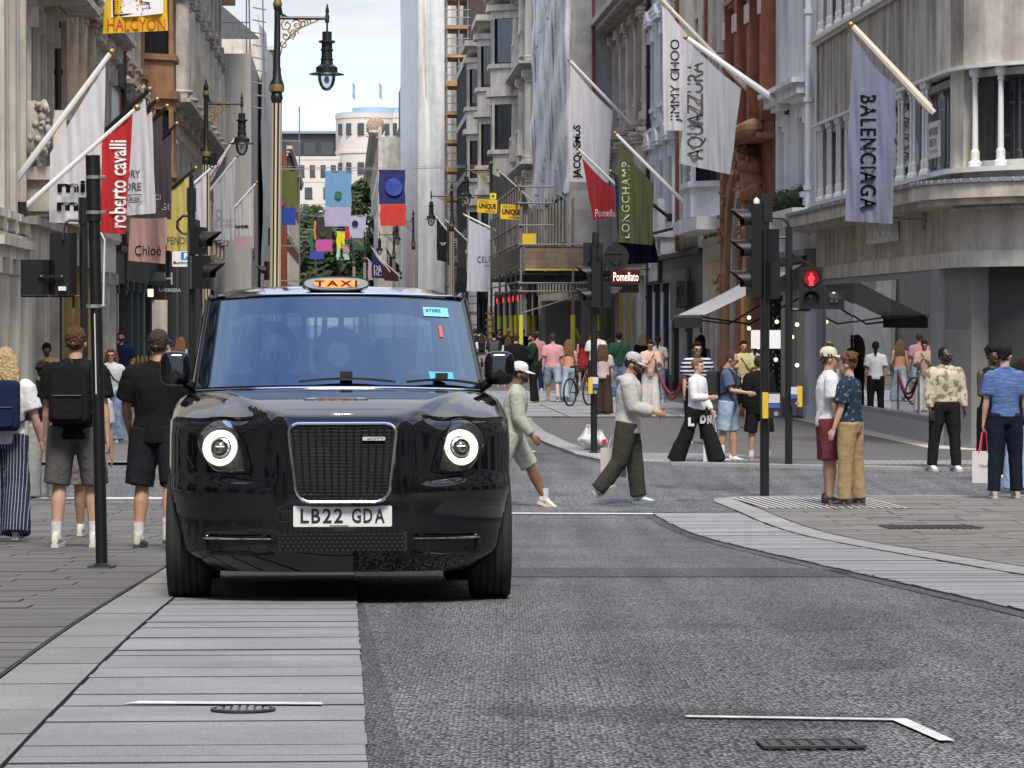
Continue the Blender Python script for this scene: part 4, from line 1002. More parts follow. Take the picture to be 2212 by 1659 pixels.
# white stucco building
b, w, H = facade("stucco_building", "white stucco building with small pediments beside the long black drainpipe", 'R', 104.05, 113, [fl(4.2), fl(4.0, 3, 1.1, 2.3, st="segment", band=.3, bal=.55), fl(3.9, 3, 1.1, 2.3, st="pediment", band=.25), fl(3.6, 3, 1.0, 2.0, st="hood"), fl(3.2, 3, 1, 1.7)], WHITEST, top=.6, pipes=(.02,))
shopfront(b, w, 4.1, NAVYP, NAVYP, SHOPG, 3, .5)
MB().box(1.2, 5.2, -.24, -.145, 3.4, 4.1).build("sign_panel", GREYD, b)
street_letters(b, "PANERAI", 10.14, 110.6, 3.45, 2.6, .6, M("white_letter", (.75, .75, .73), .5), .05, .0, stand=.25)
b, w, H = facade("stone_building", "pinkish classical stone building with a deep dark edged cornice at mid height", 'R', 113.05, 126.5, [fl(4.4), fl(4.4, 4, 1.2, 2.8, st="flat", pil=5, pw=.6), fl(4.0, 4, 1.2, 2.4, st="hood", pil=5, pw=.6, band=1.0, bh=.7), fl(3.8, 4, 1.1, 2.3, st="flat"), fl(3.8, 4, 1.1, 2.2, st="flat")], STONEP, top=.7)
shopfront(b, w, 4.2, STONEL, STONEL, SHOPG, 4, .4, fh=.5, lit=M("warm_shop", (.25, .14, .05), .3, var=.5, scale=2, emit=(1, .6, .25), es=.10))
for x in (w*.3, w*.55): MB().box(x-.05, x+.05, -.3, -.16, .2, 3.2).build("brass_trim", BRASS, b)
# scaffolded block under white and grey sheeting
b = thing("scaffolded_building", "stone building wrapped in white strips and grey netting above a timber fan scaffold", "building", S(10.14, 127, 0), STREET); b.location.z = 0
MB().box(0, 9, 0, 25, 0, 23).build("wall", STONE, b)
NET = bpy.data.materials.new("grey_netting"); NET.use_nodes = True
_n = NET.node_tree; _p = _n.nodes["Principled BSDF"]; _p.inputs["Base Color"].default_value = (.46, .46, .455, 1); _p.inputs["Roughness"].default_value = .9
_t = _n.nodes.new("ShaderNodeTexNoise"); _t.inputs["Scale"].default_value = 1.3; _t.inputs["Detail"].default_value = 8
_r = _n.nodes.new("ShaderNodeMapRange"); _r.inputs["From Min"].default_value = .3; _r.inputs["From Max"].default_value = .7; _r.inputs["To Min"].default_value = .35; _r.inputs["To Max"].default_value = .70
_g = _n.nodes.new("ShaderNodeTexCoord"); _n.links.new(_g.outputs["Object"], _t.inputs["Vector"]); _n.links.new(_t.outputs["Fac"], _r.inputs[0]); _n.links.new(_r.outputs[0], _p.inputs["Alpha"])
MB().grid(lambda u, v: (-1.75+1.75*u, .0+.04*math.sin(u*9+v*30), 6.3+16.5*v), 12, 40).build("netting", NET, b, smooth=True)
MB().grid(lambda u, v: (-1.9+3.2*u, -.5+.05*math.sin(u*14+v*9), 4.6+2.4*v), 14, 10).build("netting", NET, b, smooth=True)
STRIPW = M("torn_white_sheet", (.66, .67, .67), .7, var=.15, scale=2.5, streak=.22, bump=.3, bscale=4, bdist=.04)
for k in range(12):
	rr = random.Random(k); y0 = .1+2.05*k
	MB().grid(lambda u, v: (-1.8+.08*math.sin(v*9+k*2)*(1-abs(2*u-1))+.13*math.sin(u*22+k+v*2)+.04*math.sin(v*31+k), y0+1.9*u+.03*math.sin(v*20), 6.8+rr.uniform(0, .4)+(15.8+.0*k)*v), 14, 70).build("white_sheet", STRIPW, b, smooth=True)
m = MB()
for x in (-1.7, -.3):
	for k in range(13): m.tube([(x, .15+k*2.05, 3.3), (x, .15+k*2.05, 24)], .03, 5)
for k in range(9):
	z = 5.2+2*k
	m.tube([(-1.75, .2, z), (.05, .2, z)], .03, 5).tube([(-1.7, .2, z), (-1.7, 25, z)], .03, 5)
m.tube([(-1.7, .3, 18), (0, .3, 20)], .03, 5).tube([(-1.7, .25, 12), (0, .25, 15)], .03, 5)
m.build("scaffold_tube", STEEL, b)
MB().tube([(-.9, -.1, 8), (-.9, -.1, 24)], .05, 6).build("red_hoist_pipe", M("dark_red", (.2, .02, .03), .5), b)
m = MB()
for k in range(7): m.box(-1.7, -.1, .3, 1.2, 6.1+2*k, 6.15+2*k)
m.build("scaffold_board", M("scaffold_board", (.26, .2, .13), .9, var=.3), b)
# ornate white building
def ornate():
	b, w, H = facade("stone_building", "richly carved white stone building with red brick stripes columns and balconies", 'R', 150, 204, [fl(4.4), fl(4.6, 9, 1.3, 2.8, st="segment", bal=.9, band=.8, pil=10, pw=.6, pp=.5, round=True), fl(4.4, 9, 1.3, 2.7, st="pediment", bal=.8, band=.9, pil=10, pw=.6, pp=.5, round=True), fl(4.2, 9, 1.2, 2.5, st="segment", band=.9, bal=.7, pil=10, pw=.6, pp=.45, round=True), fl(3.8, 9, 1.2, 2.2, st="arch", band=.8), fl(3.2, 9, 1.0, 1.8)], STONEL, STONEL, o=8.5, top=1.2, carve=12)
	shopfront(b, w, 4.2, BLACK, BLACK, GLASSD, 8, .3)
	for i in range(3):
		x = w*(.15+.3*i)
		bay(b, x, 5.0, 17.2, STONEL, 3.6, 1.5, 3)
		for k in range(10): MB().box(x+2.0, x+2.5, -.2, -.003, 6+1.1*k, 6.5+1.1*k).build("red_brick_stripe", REDT, b)
		cornice(b, x+2.4, 17.1, 1.7, .9, STONEL, "cornice", True, x-2.4)
	return b
ornate()
b, w, H = facade("glass_building", "black finned modern building with blue glass corner left of the carved white stone", 'R', 204.2, 226, [fl(4), fl(3.6, 0), fl(3.6, 0), fl(3.6, 0), fl(3.4, 0)], GLASSD, DARKCL, o=7.9, parapet=0)
for k in range(4):
	m = MB()
	for i in range(36): m.box(.1+i*.6, .22+i*.6, -.45, -.003, 4.3+3.55*k, 7.4+3.55*k)
	stuff(m.build("fin", DARKCL, b)); MB().box(0, w, -.5, -.003, 7.41+3.55*k, 7.8+3.55*k).build("floor_band", STEEL, b)
BLUEG = glass("blue_glass", dark=(.10, .22, .28), refl=.2)
MB().box(w-.0, w+.08, -.4, 4, 5, 18.5).build("glass_corner", BLUEG, b)
b = thing("scaffolded_building", "dark brick building under bare scaffolding with orange boards beside the white sheeted block", "building", S(7.4, 227, 0), STREET); b.location.z = 0
MB().box(.9, 8, 0, 12, 0, 26).build("wall", M("sooty_brick", (.07, .05, .045), .9, var=.3, scale=2), b)
m = MB()
for x in (-.6, .2, .8):
	for y in (0, 2, 4): m.tube([(x, y, 0), (x, y, 27)], .045, 5)
for k in range(14):
	z = 1.9*k+.9
	for dz in (0, .55, 1.05): m.tube([(-.7, -.05, z+dz), (.95, -.05, z+dz)], .04, 5)
m.build("scaffold_tube", STEEL, b)
m = MB()
for k in range(14): m.box(-.65, .8, -.1, 4, 1.9*k+.7, 1.9*k+.86 if k % 3 else 1.9*k+1.05)
m.build("scaffold_board", M("orange_board", (.40, .24, .10), .8, var=.4, scale=1.2), b)
MB().grid(lambda u, v: (.9+.5*u+.25*v*u, -.3-.2*math.sin(v*3), 9-4.5*v+2*u), 6, 14).build("loose_sheet", SHEETW, b)
# white sheeted block
b = thing("sheeted_building", "tall block wholly wrapped in white sheeting on the right of the street", "building", S(7.35, 240, 0), STREET); b.location.z = 0
MB().box(-1.9, 7, .6, 62, 0, 30).build("wall", STONEL, b)
MB().grid(lambda u, v: (-2.2+2.35*u, .0+.14*math.sin(u*7+.6*math.sin(v*4))+.5*math.exp(-((u-.25-.12*math.sin(v*5))*5)**2), 30.5*v), 30, 40).build("front_sheet", SHEETW, b, smooth=True)
MB().grid(lambda u, v: (-2.25+.22*math.sin(u*42)*(.5+.5*math.sin(v*5+u*20))+.10*math.sin(u*90+v*3), .0+62*u, 30.5*v+1.5*u*v), 120, 40).build("side_sheet", SHEETW, b, smooth=True)
# far cream building and the white block closing the view
b, w, H = facade("cream_building", "cream building with glass attic just beyond the white sheeting", 'R', 304, 420, [fl(4.5, 14, 2, 2.6), fl(3.6, 14, 1.4, 2.1), fl(3.6, 14, 1.4, 2.1), fl(3.5, 14, 1.4, 2), fl(3.4, 14, 1.4, 1.9)], STONEL, STONEL, o=3.0, top=.8, carve=0)
MB().box(w-40, w-1, 2.0, 8, H+.3, H+4.6).build("attic", DARKCL, b); MB().box(w-39.9, w-3, 1.85, 1.99, H+1, H+4.2).build("glass_attic", BLUEG, b); MB().box(w-1, w-.9, 2.1, 5.5, H+1, H+4.0).build("glass_attic", BLUEG, b)
carving(b, w-6, H+1.2, .9, .9, TAN, 30, 1.2, 3)
FB = thing("end_building", "white stone building with a round drum closing the far end of the street", "building", (0, 0, 0))
YF = 432.0
def fx(px): return (px-1106)/FPX*YF
def fz(py): return CAMZ+(695-py)/FPX*YF
JW = M("jointed_white_stone", (.62, .58, .52), .8, var=.08, scale=.25)
MB().box(fx(560), fx(735), YF, YF+14, 0, fz(338)).build("wall", JW, FB)
MB().box(fx(520), fx(738), YF+2.5, YF+12, fz(338)+.01, fz(287)).build("roof_storey", DARKCL, FB)
MB().box(fx(515), fx(738), YF+2.0, YF+12, fz(287)+.01, fz(281)).build("roof", M("zinc", (.30, .33, .36), .5, metal=.3), FB)
cxd = fx(790); rd = fx(858)-fx(725); rd *= .5
MB().lathe([(rd, 0), (rd, fz(250))], 40, (cxd, YF+rd-1.5, 0)).build("drum", JW, FB, smooth=True)
MB().lathe([(rd*1.03, fz(332)), (rd*1.03, fz(326))], 40, (cxd, YF+rd-1.5, 0)).build("string_course", JW, FB)
MB().lathe([(rd*1.02, fz(256)), (rd*1.02, fz(250)+.2)], 40, (cxd, YF+rd-1.5, 0)).build("cornice", JW, FB)
MB().lathe([(rd*.98, fz(250)+.21), (rd*.98, fz(243))], 40, (cxd, YF+rd-1.5, 0)).lathe([(rd*.72, fz(243)+.01), (rd*.72, fz(232))], 40, (cxd+1, YF+rd-1.5, 0)).build("glass_crown", M("pale_blue_metal", (.42, .52, .62), .35, metal=.3), FB)
for row in (318, 366, 414, 462, 510):
	MB().box(fx(560), fx(735), YF-.03, YF-.002, fz(row+28), fz(row+27.3)).build("joint", M("grey_joint", (.3, .28, .25), .9), FB)
def fwin(x0, x1, y0, y1, yy=YF-.05):
	o = MB().box(fx(x0)-.06, fx(x1)+.06, yy-.06, yy+.04, fz(y1)-.06, fz(y1)+.04).box(fx(x0)-.06, fx(x0)+.04, yy-.04, yy+.04, fz(y1)+.041, fz(y0)).build("window", FRD, FB)
	MB().box(fx(x0)+.041, fx(x1), yy-.015, yy+.03, fz(y1)+.042, fz(y0)).build("pane", GLASSD, o)
for x in (650, 673, 696, 718):
	fwin(x-2, x+8, 357, 382)
for y in (405, 453, 501):
	for x in (620, 660, 700): fwin(x, x+15, y, y+24)
for y, h in ((268, 24), (352, 24), (402, 24), (450, 24), (500, 24)):
	for k, xx in enumerate((738, 756, 781, 806, 835)):
		dxp = (fx(xx)-cxd)/rd
		if abs(dxp) < 1: fwin(xx-6, xx+7, y+(0 if y > 300 else 0), y+h, YF-1.5+rd-math.sqrt(max(0, 1-dxp*dxp))*rd-.12)
for x in (622, 655, 692): MB().box(fx(x), fx(x+26), YF+2.3, YF+2.49, fz(334), fz(306)).build("roof_window", GLASSD, FB)
for x in (757, 815):
	fp = thing("roof_flagpole", "thin %s flagpole on the roof of the far drum" % ("left" if x < 800 else "right"), "flagpole", (fx(x), YF+4, fz(233)))
	MB().tube([(0, 0, 0), (0, 0, 3.6)], .06, 5).build("pole", WHITEP, fp); MB().grid(lambda u, v: (.1+.35*u, .05*math.sin(v*7), 3.5-1.9*v-.5*u), 4, 8).build("flag", M("dull_blue_flag", (.25, .3, .45), .8), fp)
# street continues behind the camera: the terraces that light and reflect in the cab
for i, (sd_, d0_, d1_, mt, n_) in enumerate((('L', 6, 37.5, STONE, 8), ('L', -30, 5.9, CREAM, 9), ('R', 8, 37.5, STONEL, 8), ('R', -30, 7.9, REDB, 9))):
	b, w, H = facade("terrace_building", ["grey stone terrace on the left pavement before the crossing", "cream terrace on the left behind the camera", "pale stone terrace on the right pavement before the crossing", "red brick terrace on the right behind the camera"][i], sd_, d0_, d1_, [fl(4.4, n_, 2.4, 3.0, sill=.6, st="none", pane=SHOPG), fl(4, n_, 1.3, 2.5, st="hood", band=.4), fl(3.8, n_, 1.2, 2.3, band=.3), fl(3.4, n_, 1.1, 1.9)], mt, STONEL, o=(-7.2 if sd_ == 'L' else 12.4), top=.7)
# ---------------------------------------------------------------- the taxi: local x across (right in the picture +), y rearwards, z up
PAINT = M("black_car_paint", (.003, .003, .005), .05, spec=.72)
TRIM = M("black_trim", (.012, .012, .013), .45)
CHROME = M("chrome", (.78, .79, .80), .12, metal=1.0)
RUBBER = M("tyre_rubber", (.018, .018, .018), .85, bump=.2, bscale=50)
SEATM = M("dark_seat_fabric", (.02, .024, .035), .9)
TX = thing("taxi", "black cab coming straight at the camera with lit ring headlights and an orange roof sign", "taxi", (-.894, 18.0, gz(18.0)+.0))
TX.rotation_euler = (-.04, 0, .067)
def sstep(a, b, x):
	t = min(1, max(0, (x-a)/(b-a))); return t*t*(3-2*t)
NW, NL, NP = .937, .80, 2.7
def plan(a):           # a 0..pi/2 -> x, y of the nose outline
	return NW*max(0, math.sin(a))**(2/NP), NL*(1-max(0, math.cos(a))**(2/NP))
def hood(x, y):
	ax = abs(x); t = min(1.0, max(0, (y-.06)/1.08))
	zp = .990+.175*(1-(1-t)**2.1)-.03*x*x
	xc = .365+.44*t**1.1; o = max(0, ax-xc)
	z = zp-(.020*(1-t)**.5)*sstep(0, .035, o)-o*(.25-.15*t)*(1-math.exp(-o*25))
	z += .022*(1-t)*math.exp(-((ax-.66)/.10)**2)
	u = max(0, (ax-.78)/.157); return z-.035*u**2-.075*u**6
def wlow(z): return 1.0 if z > .62 else 1-.055*((.62-z)/.36)**1.3-(.10*((.27-z)/.10)**1.5 if z < .27 else 0)
def front(x0, y0, z, zt):
	ax = abs(x0)
	y = y0
	if z > .60: y += .075*((z-.60)/.4)**1.6
	if z < .30: y += (.30-z)*.55
	y += .085*max(0, (z-(zt-.11))/.11)**3
	# shelf above the bumper, cheeks set back between grille and lamps
	ck = sstep(.34, .40, ax)*(1-sstep(.46, .60, ax))*sstep(.62, .68, z)*(1-sstep(.90, .98, z)); y += .0*ck
	y += .04*sstep(.335, .52, ax)*sstep(.62, .665+.05*sstep(.5, .8, ax), z)
	# raised grille surround
	gs = (1-sstep(.325, .345, ax))*sstep(.50, .53, z); y -= .035*gs
	# lower pockets
	pk = sstep(.37, .385, ax)*(1-sstep(.735, .76, ax))*sstep(.265, .28, z)*(1-sstep(.365, .385, z)); y += .035*pk
	return y
NA, NZ, NH = 96, 56, 30
avals = [math.pi/2*(-1+2*i/NA) for i in range(NA+1)]
mb = MB(); idx = {}
topyz = []
for i, a in enumerate(avals):
	sg = -1 if a < 0 else 1; X, Y = plan(abs(a)); X *= sg
	yt = Y+.16; zt = hood(X, yt); topyz.append((X, Y, yt, zt))
for j in range(NZ+1):
	for i in range(NA+1):
		X, Y, yt, zt = topyz[i]; z = .172+(zt-.172)*j/NZ
		y = front(X, Y, z, zt)
		if j == NZ: y = yt
		x = X*wlow(z); yy = y + (1-wlow(z))*.35*abs(X)
		idx[(i, j)] = len(mb.v); mb.v.append((x, yy, z))
YB = 1.16
for k in range(1, NH+1):
	for i in range(NA+1):
		X, Y, yt, zt = topyz[i]; ye = YB+.16*abs(X/.9)**2.4; t = k/NH; y = yt+(ye-yt)*t
		idx[(i, NZ+k)] = len(mb.v); mb.v.append((X, y, hood(X, y)))
def inarch(f):
	c = [sum(mb.v[q][k] for q in f)/len(f) for k in range(3)]
	return abs(c[0]) > .55 and (c[1]-.86)**2+(c[2]-.35)**2 < .435**2
for j in range(NZ+NH):
	for i in range(NA):
		f = (idx[(i, j)], idx[(i+1, j)], idx[(i+1, j+1)], idx[(i, j+1)])
		if not inarch(f): mb.f.append(f)
# sides behind the nose (with wheel arches), waist to sill
def side(sg):
	ys = [.80+.0*0] + [.80+(4.55-.80)*k/60 for k in range(1, 61)]; zs = [.22+(.99-.22)*k/14 for k in range(15)]
	g = {}
	for a_, y in enumerate(ys):
		for b_, z in enumerate(zs):
			tp = min(1, max(0, (y-.8)/.9)); top = 1.0+.115*tp if z == zs[-1] else z
			zz = z if b_ < 14 else hood(.937, y) if y < 1.16 else 1.10
			x = .937-.03*((zz-.62)/.45)**2-(.05*max(0, (y-3.9)/.65)**2)
			g[(a_, b_)] = len(mb.v); mb.v.append((sg*x, y, zz))
	for a_ in range(60):
		for b_ in range(14):
			f = (g[(a_, b_)], g[(a_+1, b_)], g[(a_+1, b_+1)], g[(a_, b_+1)]); c = [sum(mb.v[q][k] for q in f)/4 for k in range(3)]
			if any((c[1]-yc)**2+(c[2]-.35)**2 < .435**2 for yc in (.86, 3.845)): continue
			mb.f.append(f)
side(-1); side(1)
mb.add([(-.9, 4.55, .25), (.9, 4.55, .25), (.88, 4.72, .7), (-.88, 4.72, .7), (.87, 4.72, 1.1), (-.87, 4.72, 1.1)], [(0,1,2,3), (3,2,4,5)])
body = None
me = mb.mesh("body"); bm = bmesh.new(); bm.from_mesh(me); bmesh.ops.remove_doubles(bm, verts=bm.verts, dist=.0006); bmesh.ops.recalc_face_normals(bm, faces=bm.faces); bm.to_mesh(me); bm.free()
me.polygons.foreach_set("use_smooth", [True]*len(me.polygons)); me.set_sharp_from_angle(angle=R(50)); me.materials.append(PAINT)
body = link("body", me, TX)
# underside
MB().box(-.58, .58, .55, 4.5, .19, .30).build("underbody", TRIM, TX)
for sg in (-1, 1):
	for yc in (.86, 3.845):
		MB().box(sg*.60-.05, sg*.60+.05, yc-.4, yc+.4, .2, .8).build("arch_liner", TRIM, TX)
# wheels
def tyre_mb():
	m = MB(); prof = [(.21, -.10), (.30, -.115), (.335, -.112), (.352, -.095)]
	for k in range(5):
		c = -.076+.038*k; prof += [(.356, c-.014), (.356, c+.011), (.346, c+.013), (.346, c+.022)] if k < 4 else [(.356, c-.014), (.356, c+.014)]
	prof += [(.352, .095), (.335, .112), (.30, .115), (.21, .10)]
	return m.lathe([(r, z) for r, z in prof], 40, (0, 0, 0), Matrix.Rotation(R(90), 3, 'Y'))
TY = tyre_mb(); tme = TY.mesh("tyre"); tme.materials.append(RUBBER); tme.polygons.foreach_set("use_smooth", [True]*len(tme.polygons)); tme.set_sharp_from_angle(angle=R(40))
rme = MB().lathe([(.2, -.09), (.205, .08), (.06, .05), (.04, .09)], 20, (0,0,0), Matrix.Rotation(R(90), 3, 'Y')).mesh("rim"); rme.materials.append(STEEL)
for sg in (-1, 1):
	for yc in (.86, 3.845):
		w = link("wheel", tme, TX, (sg*.828, yc, .352), (R(1.5)*-1 if yc < 1 else 0)); link("rim", rme, w, rz=0 if sg > 0 else math.pi)
# cabin: windscreen surface
def ws(u, v, off=0.0):
	w = .805-.065*v; e = abs(u)**2.4
	return Vector((u*w, 1.15+.85*v+.20*e-off, 1.172+.565*v-.012*u*u+off*.6))
WSG = glass("windscreen_glass", tint=(.30, .38, .50), refl=.17, edge=1.15, sheen=(.50, .70, 1.0))
wsc = MB().grid(lambda a, b: ws(2*a-1, .03+.94*b), 32, 16).build("windscreen", WSG, TX, smooth=True, fix=False)
# black border printed round the glass
def band(us, vs, off=-.006):
	m = MB(); m.grid(lambda a, b: ws(us[0]+(us[1]-us[0])*a, vs[0]+(vs[1]-vs[0])*b, off), 24, 6); return m
fb = M("black_glass_border", (.012, .014, .018), .08, coat=1)
m = MB()
for us, vs in (((-1, 1), (0.0, .16)), ((-1, 1), (.955, 1)), ((-1, -.90), (.16, .955)), ((.92, 1), (.16, .955))): m.grid(lambda a, b, us=us, vs=vs: ws(us[0]+(us[1]-us[0])*a, vs[0]+(vs[1]-vs[0])*b, -.006), 24, 6)
m.build("glass_border", fb, wsc, smooth=True, fix=False)
# pillars, roof
def roofp(u, v):
	e = abs(u)**2.4; y = 2.0+.20*e*(1-v)+2.62*v; w = .752-.01*v
	r = math.sin(min(1, v/.62)*math.pi/2); z = 1.737-.008*u*u+.122*r*(1-.12*u*u-.75*abs(u)**12)
	if v > .8: z -= .10*((v-.8)/.2)**2
	return Vector((u*w, y, z))
m = MB().grid(lambda a, b: roofp(2*a-1, b), 40, 30)
m.build("roof", PAINT, TX, smooth=True, angle=60)
m = MB()
for sg in (-1, 1):
	m.grid(lambda a, b: ws(sg*(1.0), b) + Vector((sg*(.032*a), .10*a*a, .004*math.sin(a*3.14))), 4, 14, flip=sg < 0)
	m.build("pillar", PAINT, TX, smooth=True); m = MB()
	m.grid(lambda a, b: Vector((sg*(.838+(.785-.838)*b+.0*a), 1.45+.85*b+.16*a, 1.16+.57*b)), 2, 10)
	m.build("quarter_pillar", PAINT, TX, smooth=True); m = MB()
m = MB()
for sg in (-1, 1):
	for ya, yb in ((1.52, 2.5), (2.6, 3.5), (3.6, 4.5)):
		m.add([(sg*.86, ya, 1.11), (sg*.86, yb, 1.11), (sg*.765, yb, 1.70), (sg*.765, ya+(.72 if ya < 1.6 else 0), 1.70)], [(0,1,2,3)])
m.build("side_window", glass("side_glass", tint=(.25, .28, .30), refl=.08), TX, fix=False)
m = MB()
for sg in (-1, 1):
	for ya in (2.5, 3.5, 4.5):
		m.add([(sg*.862, ya, 1.10), (sg*.862, ya+.1, 1.10), (sg*.767, ya+.1, 1.72), (sg*.767, ya, 1.72)], [(0,1,2,3)])
	m.add([(sg*.767, 2.2, 1.68), (sg*.767, 4.62, 1.68), (sg*.745, 4.62, 1.79), (sg*.745, 2.2, 1.76)], [(0,1,2,3)])
	m.add([(sg*.862, 1.3, 1.08), (sg*.862, 4.6, 1.08), (sg*.92, 4.6, 1.07), (sg*.92, 1.2, 1.09)], [(0,1,2,3)])
	m.add([(sg*.86, 4.55, 1.08), (sg*.76, 4.6, 1.72), (sg*.66, 4.65, 1.72), (sg*.72, 4.72, 1.08)], [(0,1,2,3)])
m.build("door_frame", PAINT, TX)
MB().add([(-.72, 4.72, 1.08), (.72, 4.72, 1.08), (.66, 4.66, 1.66), (-.66, 4.66, 1.66)], [(0,1,2,3)]).build("rear_window", glass("rear_glass", tint=(.55, .58, .6), refl=.05), TX, fix=False)
# added chrome strip for the bright reflection along the bonnet's rear edge; wipers
MB().tube([tuple(ws(u, .0)+Vector((0, -.02, .0))) for u in [-1+.1*k for k in range(21)]], .007, 6).build("scuttle_glint", CHROME, TX, smooth=True)
MB().tube([tuple(roofp(u, 0)+Vector((0, -.012, .004))) for u in [-1+.1*k for k in range(21)]], .005, 6).build("roof_glint", CHROME, TX, smooth=True)  # added strip: sky reflection of the roof's front edge, built in chrome
for u0, u1, up in ((-.28, .40, .03), (.48, 1.0, .02)):
	m = MB().tube([tuple(ws(u0+(u1-u0)*k/8, .045+.03*math.sin(math.pi*k/8), .02)) for k in range(9)], .008, 5)
	c = ws(u0+(u1-u0)*.5, .10, .03); m.tube([tuple(ws(u0+.02, .0, .03)), tuple(c)], .011, 5).bx if False else None
	m.box(c.x-.04, c.x+.03, c.y-.02, c.y+.02, c.z-.012, c.z+.018)
	m.build("wiper", TRIM, TX, smooth=True)
# grille
gz0, gz1 = .545, .958
def gl_outline(s=1.0, n=6):
	pts = []; wt, wb, rt, rb = .283*s, .250*s, .055, .085
	for cx, cz, r, a0 in ((wt-rt, gz1-rt, rt, 0), (-wt+rt, gz1-rt, rt, 90), (-wb+rb, gz0+rb, rb, 180), (wb-rb, gz0+rb, rb, 270)):
		for k in range(n+1):
			a = R(a0+90*k/n); pts.append((cx+r*math.cos(a), cz+r*math.sin(a)))
	return pts
def gy(z): return -.062+.075*max(0, (z-.60)/.4)**1.6
go = gl_outline()
gr = MB().tube([(x, gy(z)-.006, z) for x, z in go]+[(go[0][0], gy(go[0][1])-.006, go[0][1])], .0095, 8, caps=False).build("grille", CHROME, TX, smooth=True)
MB().add([(x, gy(z)+.004, z) for x, z in go], [tuple(range(len(go)))]).build("grille_backing", M("grille_dark", (.002, .002, .002), .8), gr)
m = MB()
for i in range(14):
	x = -.265+.53*i/13; xb = x*.9
	m.tube([(xb, gy(gz0+.012)-.004, gz0+.012), (x, gy(gz1-.015)-.004, gz1-.015)], .0022, 4)
for j in range(21):
	z = gz0+.02+(gz1-gz0-.04)*j/20; k = (z-gz0)/(gz1-gz0); hw = .245+.028*k
	for i in range(13):
		xa = (-.265+.53*i/13)*(.9+.1*k); xb = (-.265+.53*(i+1)/13)*(.9+.1*k)
		m.tube([(xa+.008, gy(z)-.003, z), (xb-.008, gy(z)-.003, z)], .0028, 4)
		for xx in (xa+.004, xb-.004): m.tube([(xx, gy(z)-.003, z-.006), (xx, gy(z)-.003, z+.006)], .003, 4)
stuff(m.build("grille_lattice", M("grille_plastic", (.018, .018, .019), .35), gr))
bd = MB().rrect(.105, .225, .868, .888, .006, gy(.88)-.018, gy(.88)-.004).build("grille_badge", M("silver_badge", (.6, .6, .58), .3, metal=.5), gr)
sign_text("badge_lettering", "eCITY", TRIM, bd, .13, .871, .088, .013, gy(.88)-.02)
# emblem on the bonnet edge
ez = .997
m = MB()
for sg in (-1, 1): m.tube([(sg*.01, .115, 1.003), (sg*.04, .113, 1.006), (sg*.075, .118, 1.008)], [.011, .010, .003], 8, ry=[.010, .008, .003])
m.ell((0, .11, 1.004), (.016, .010, .011), 10, 6)
m.build("emblem", CHROME, TX, smooth=True)
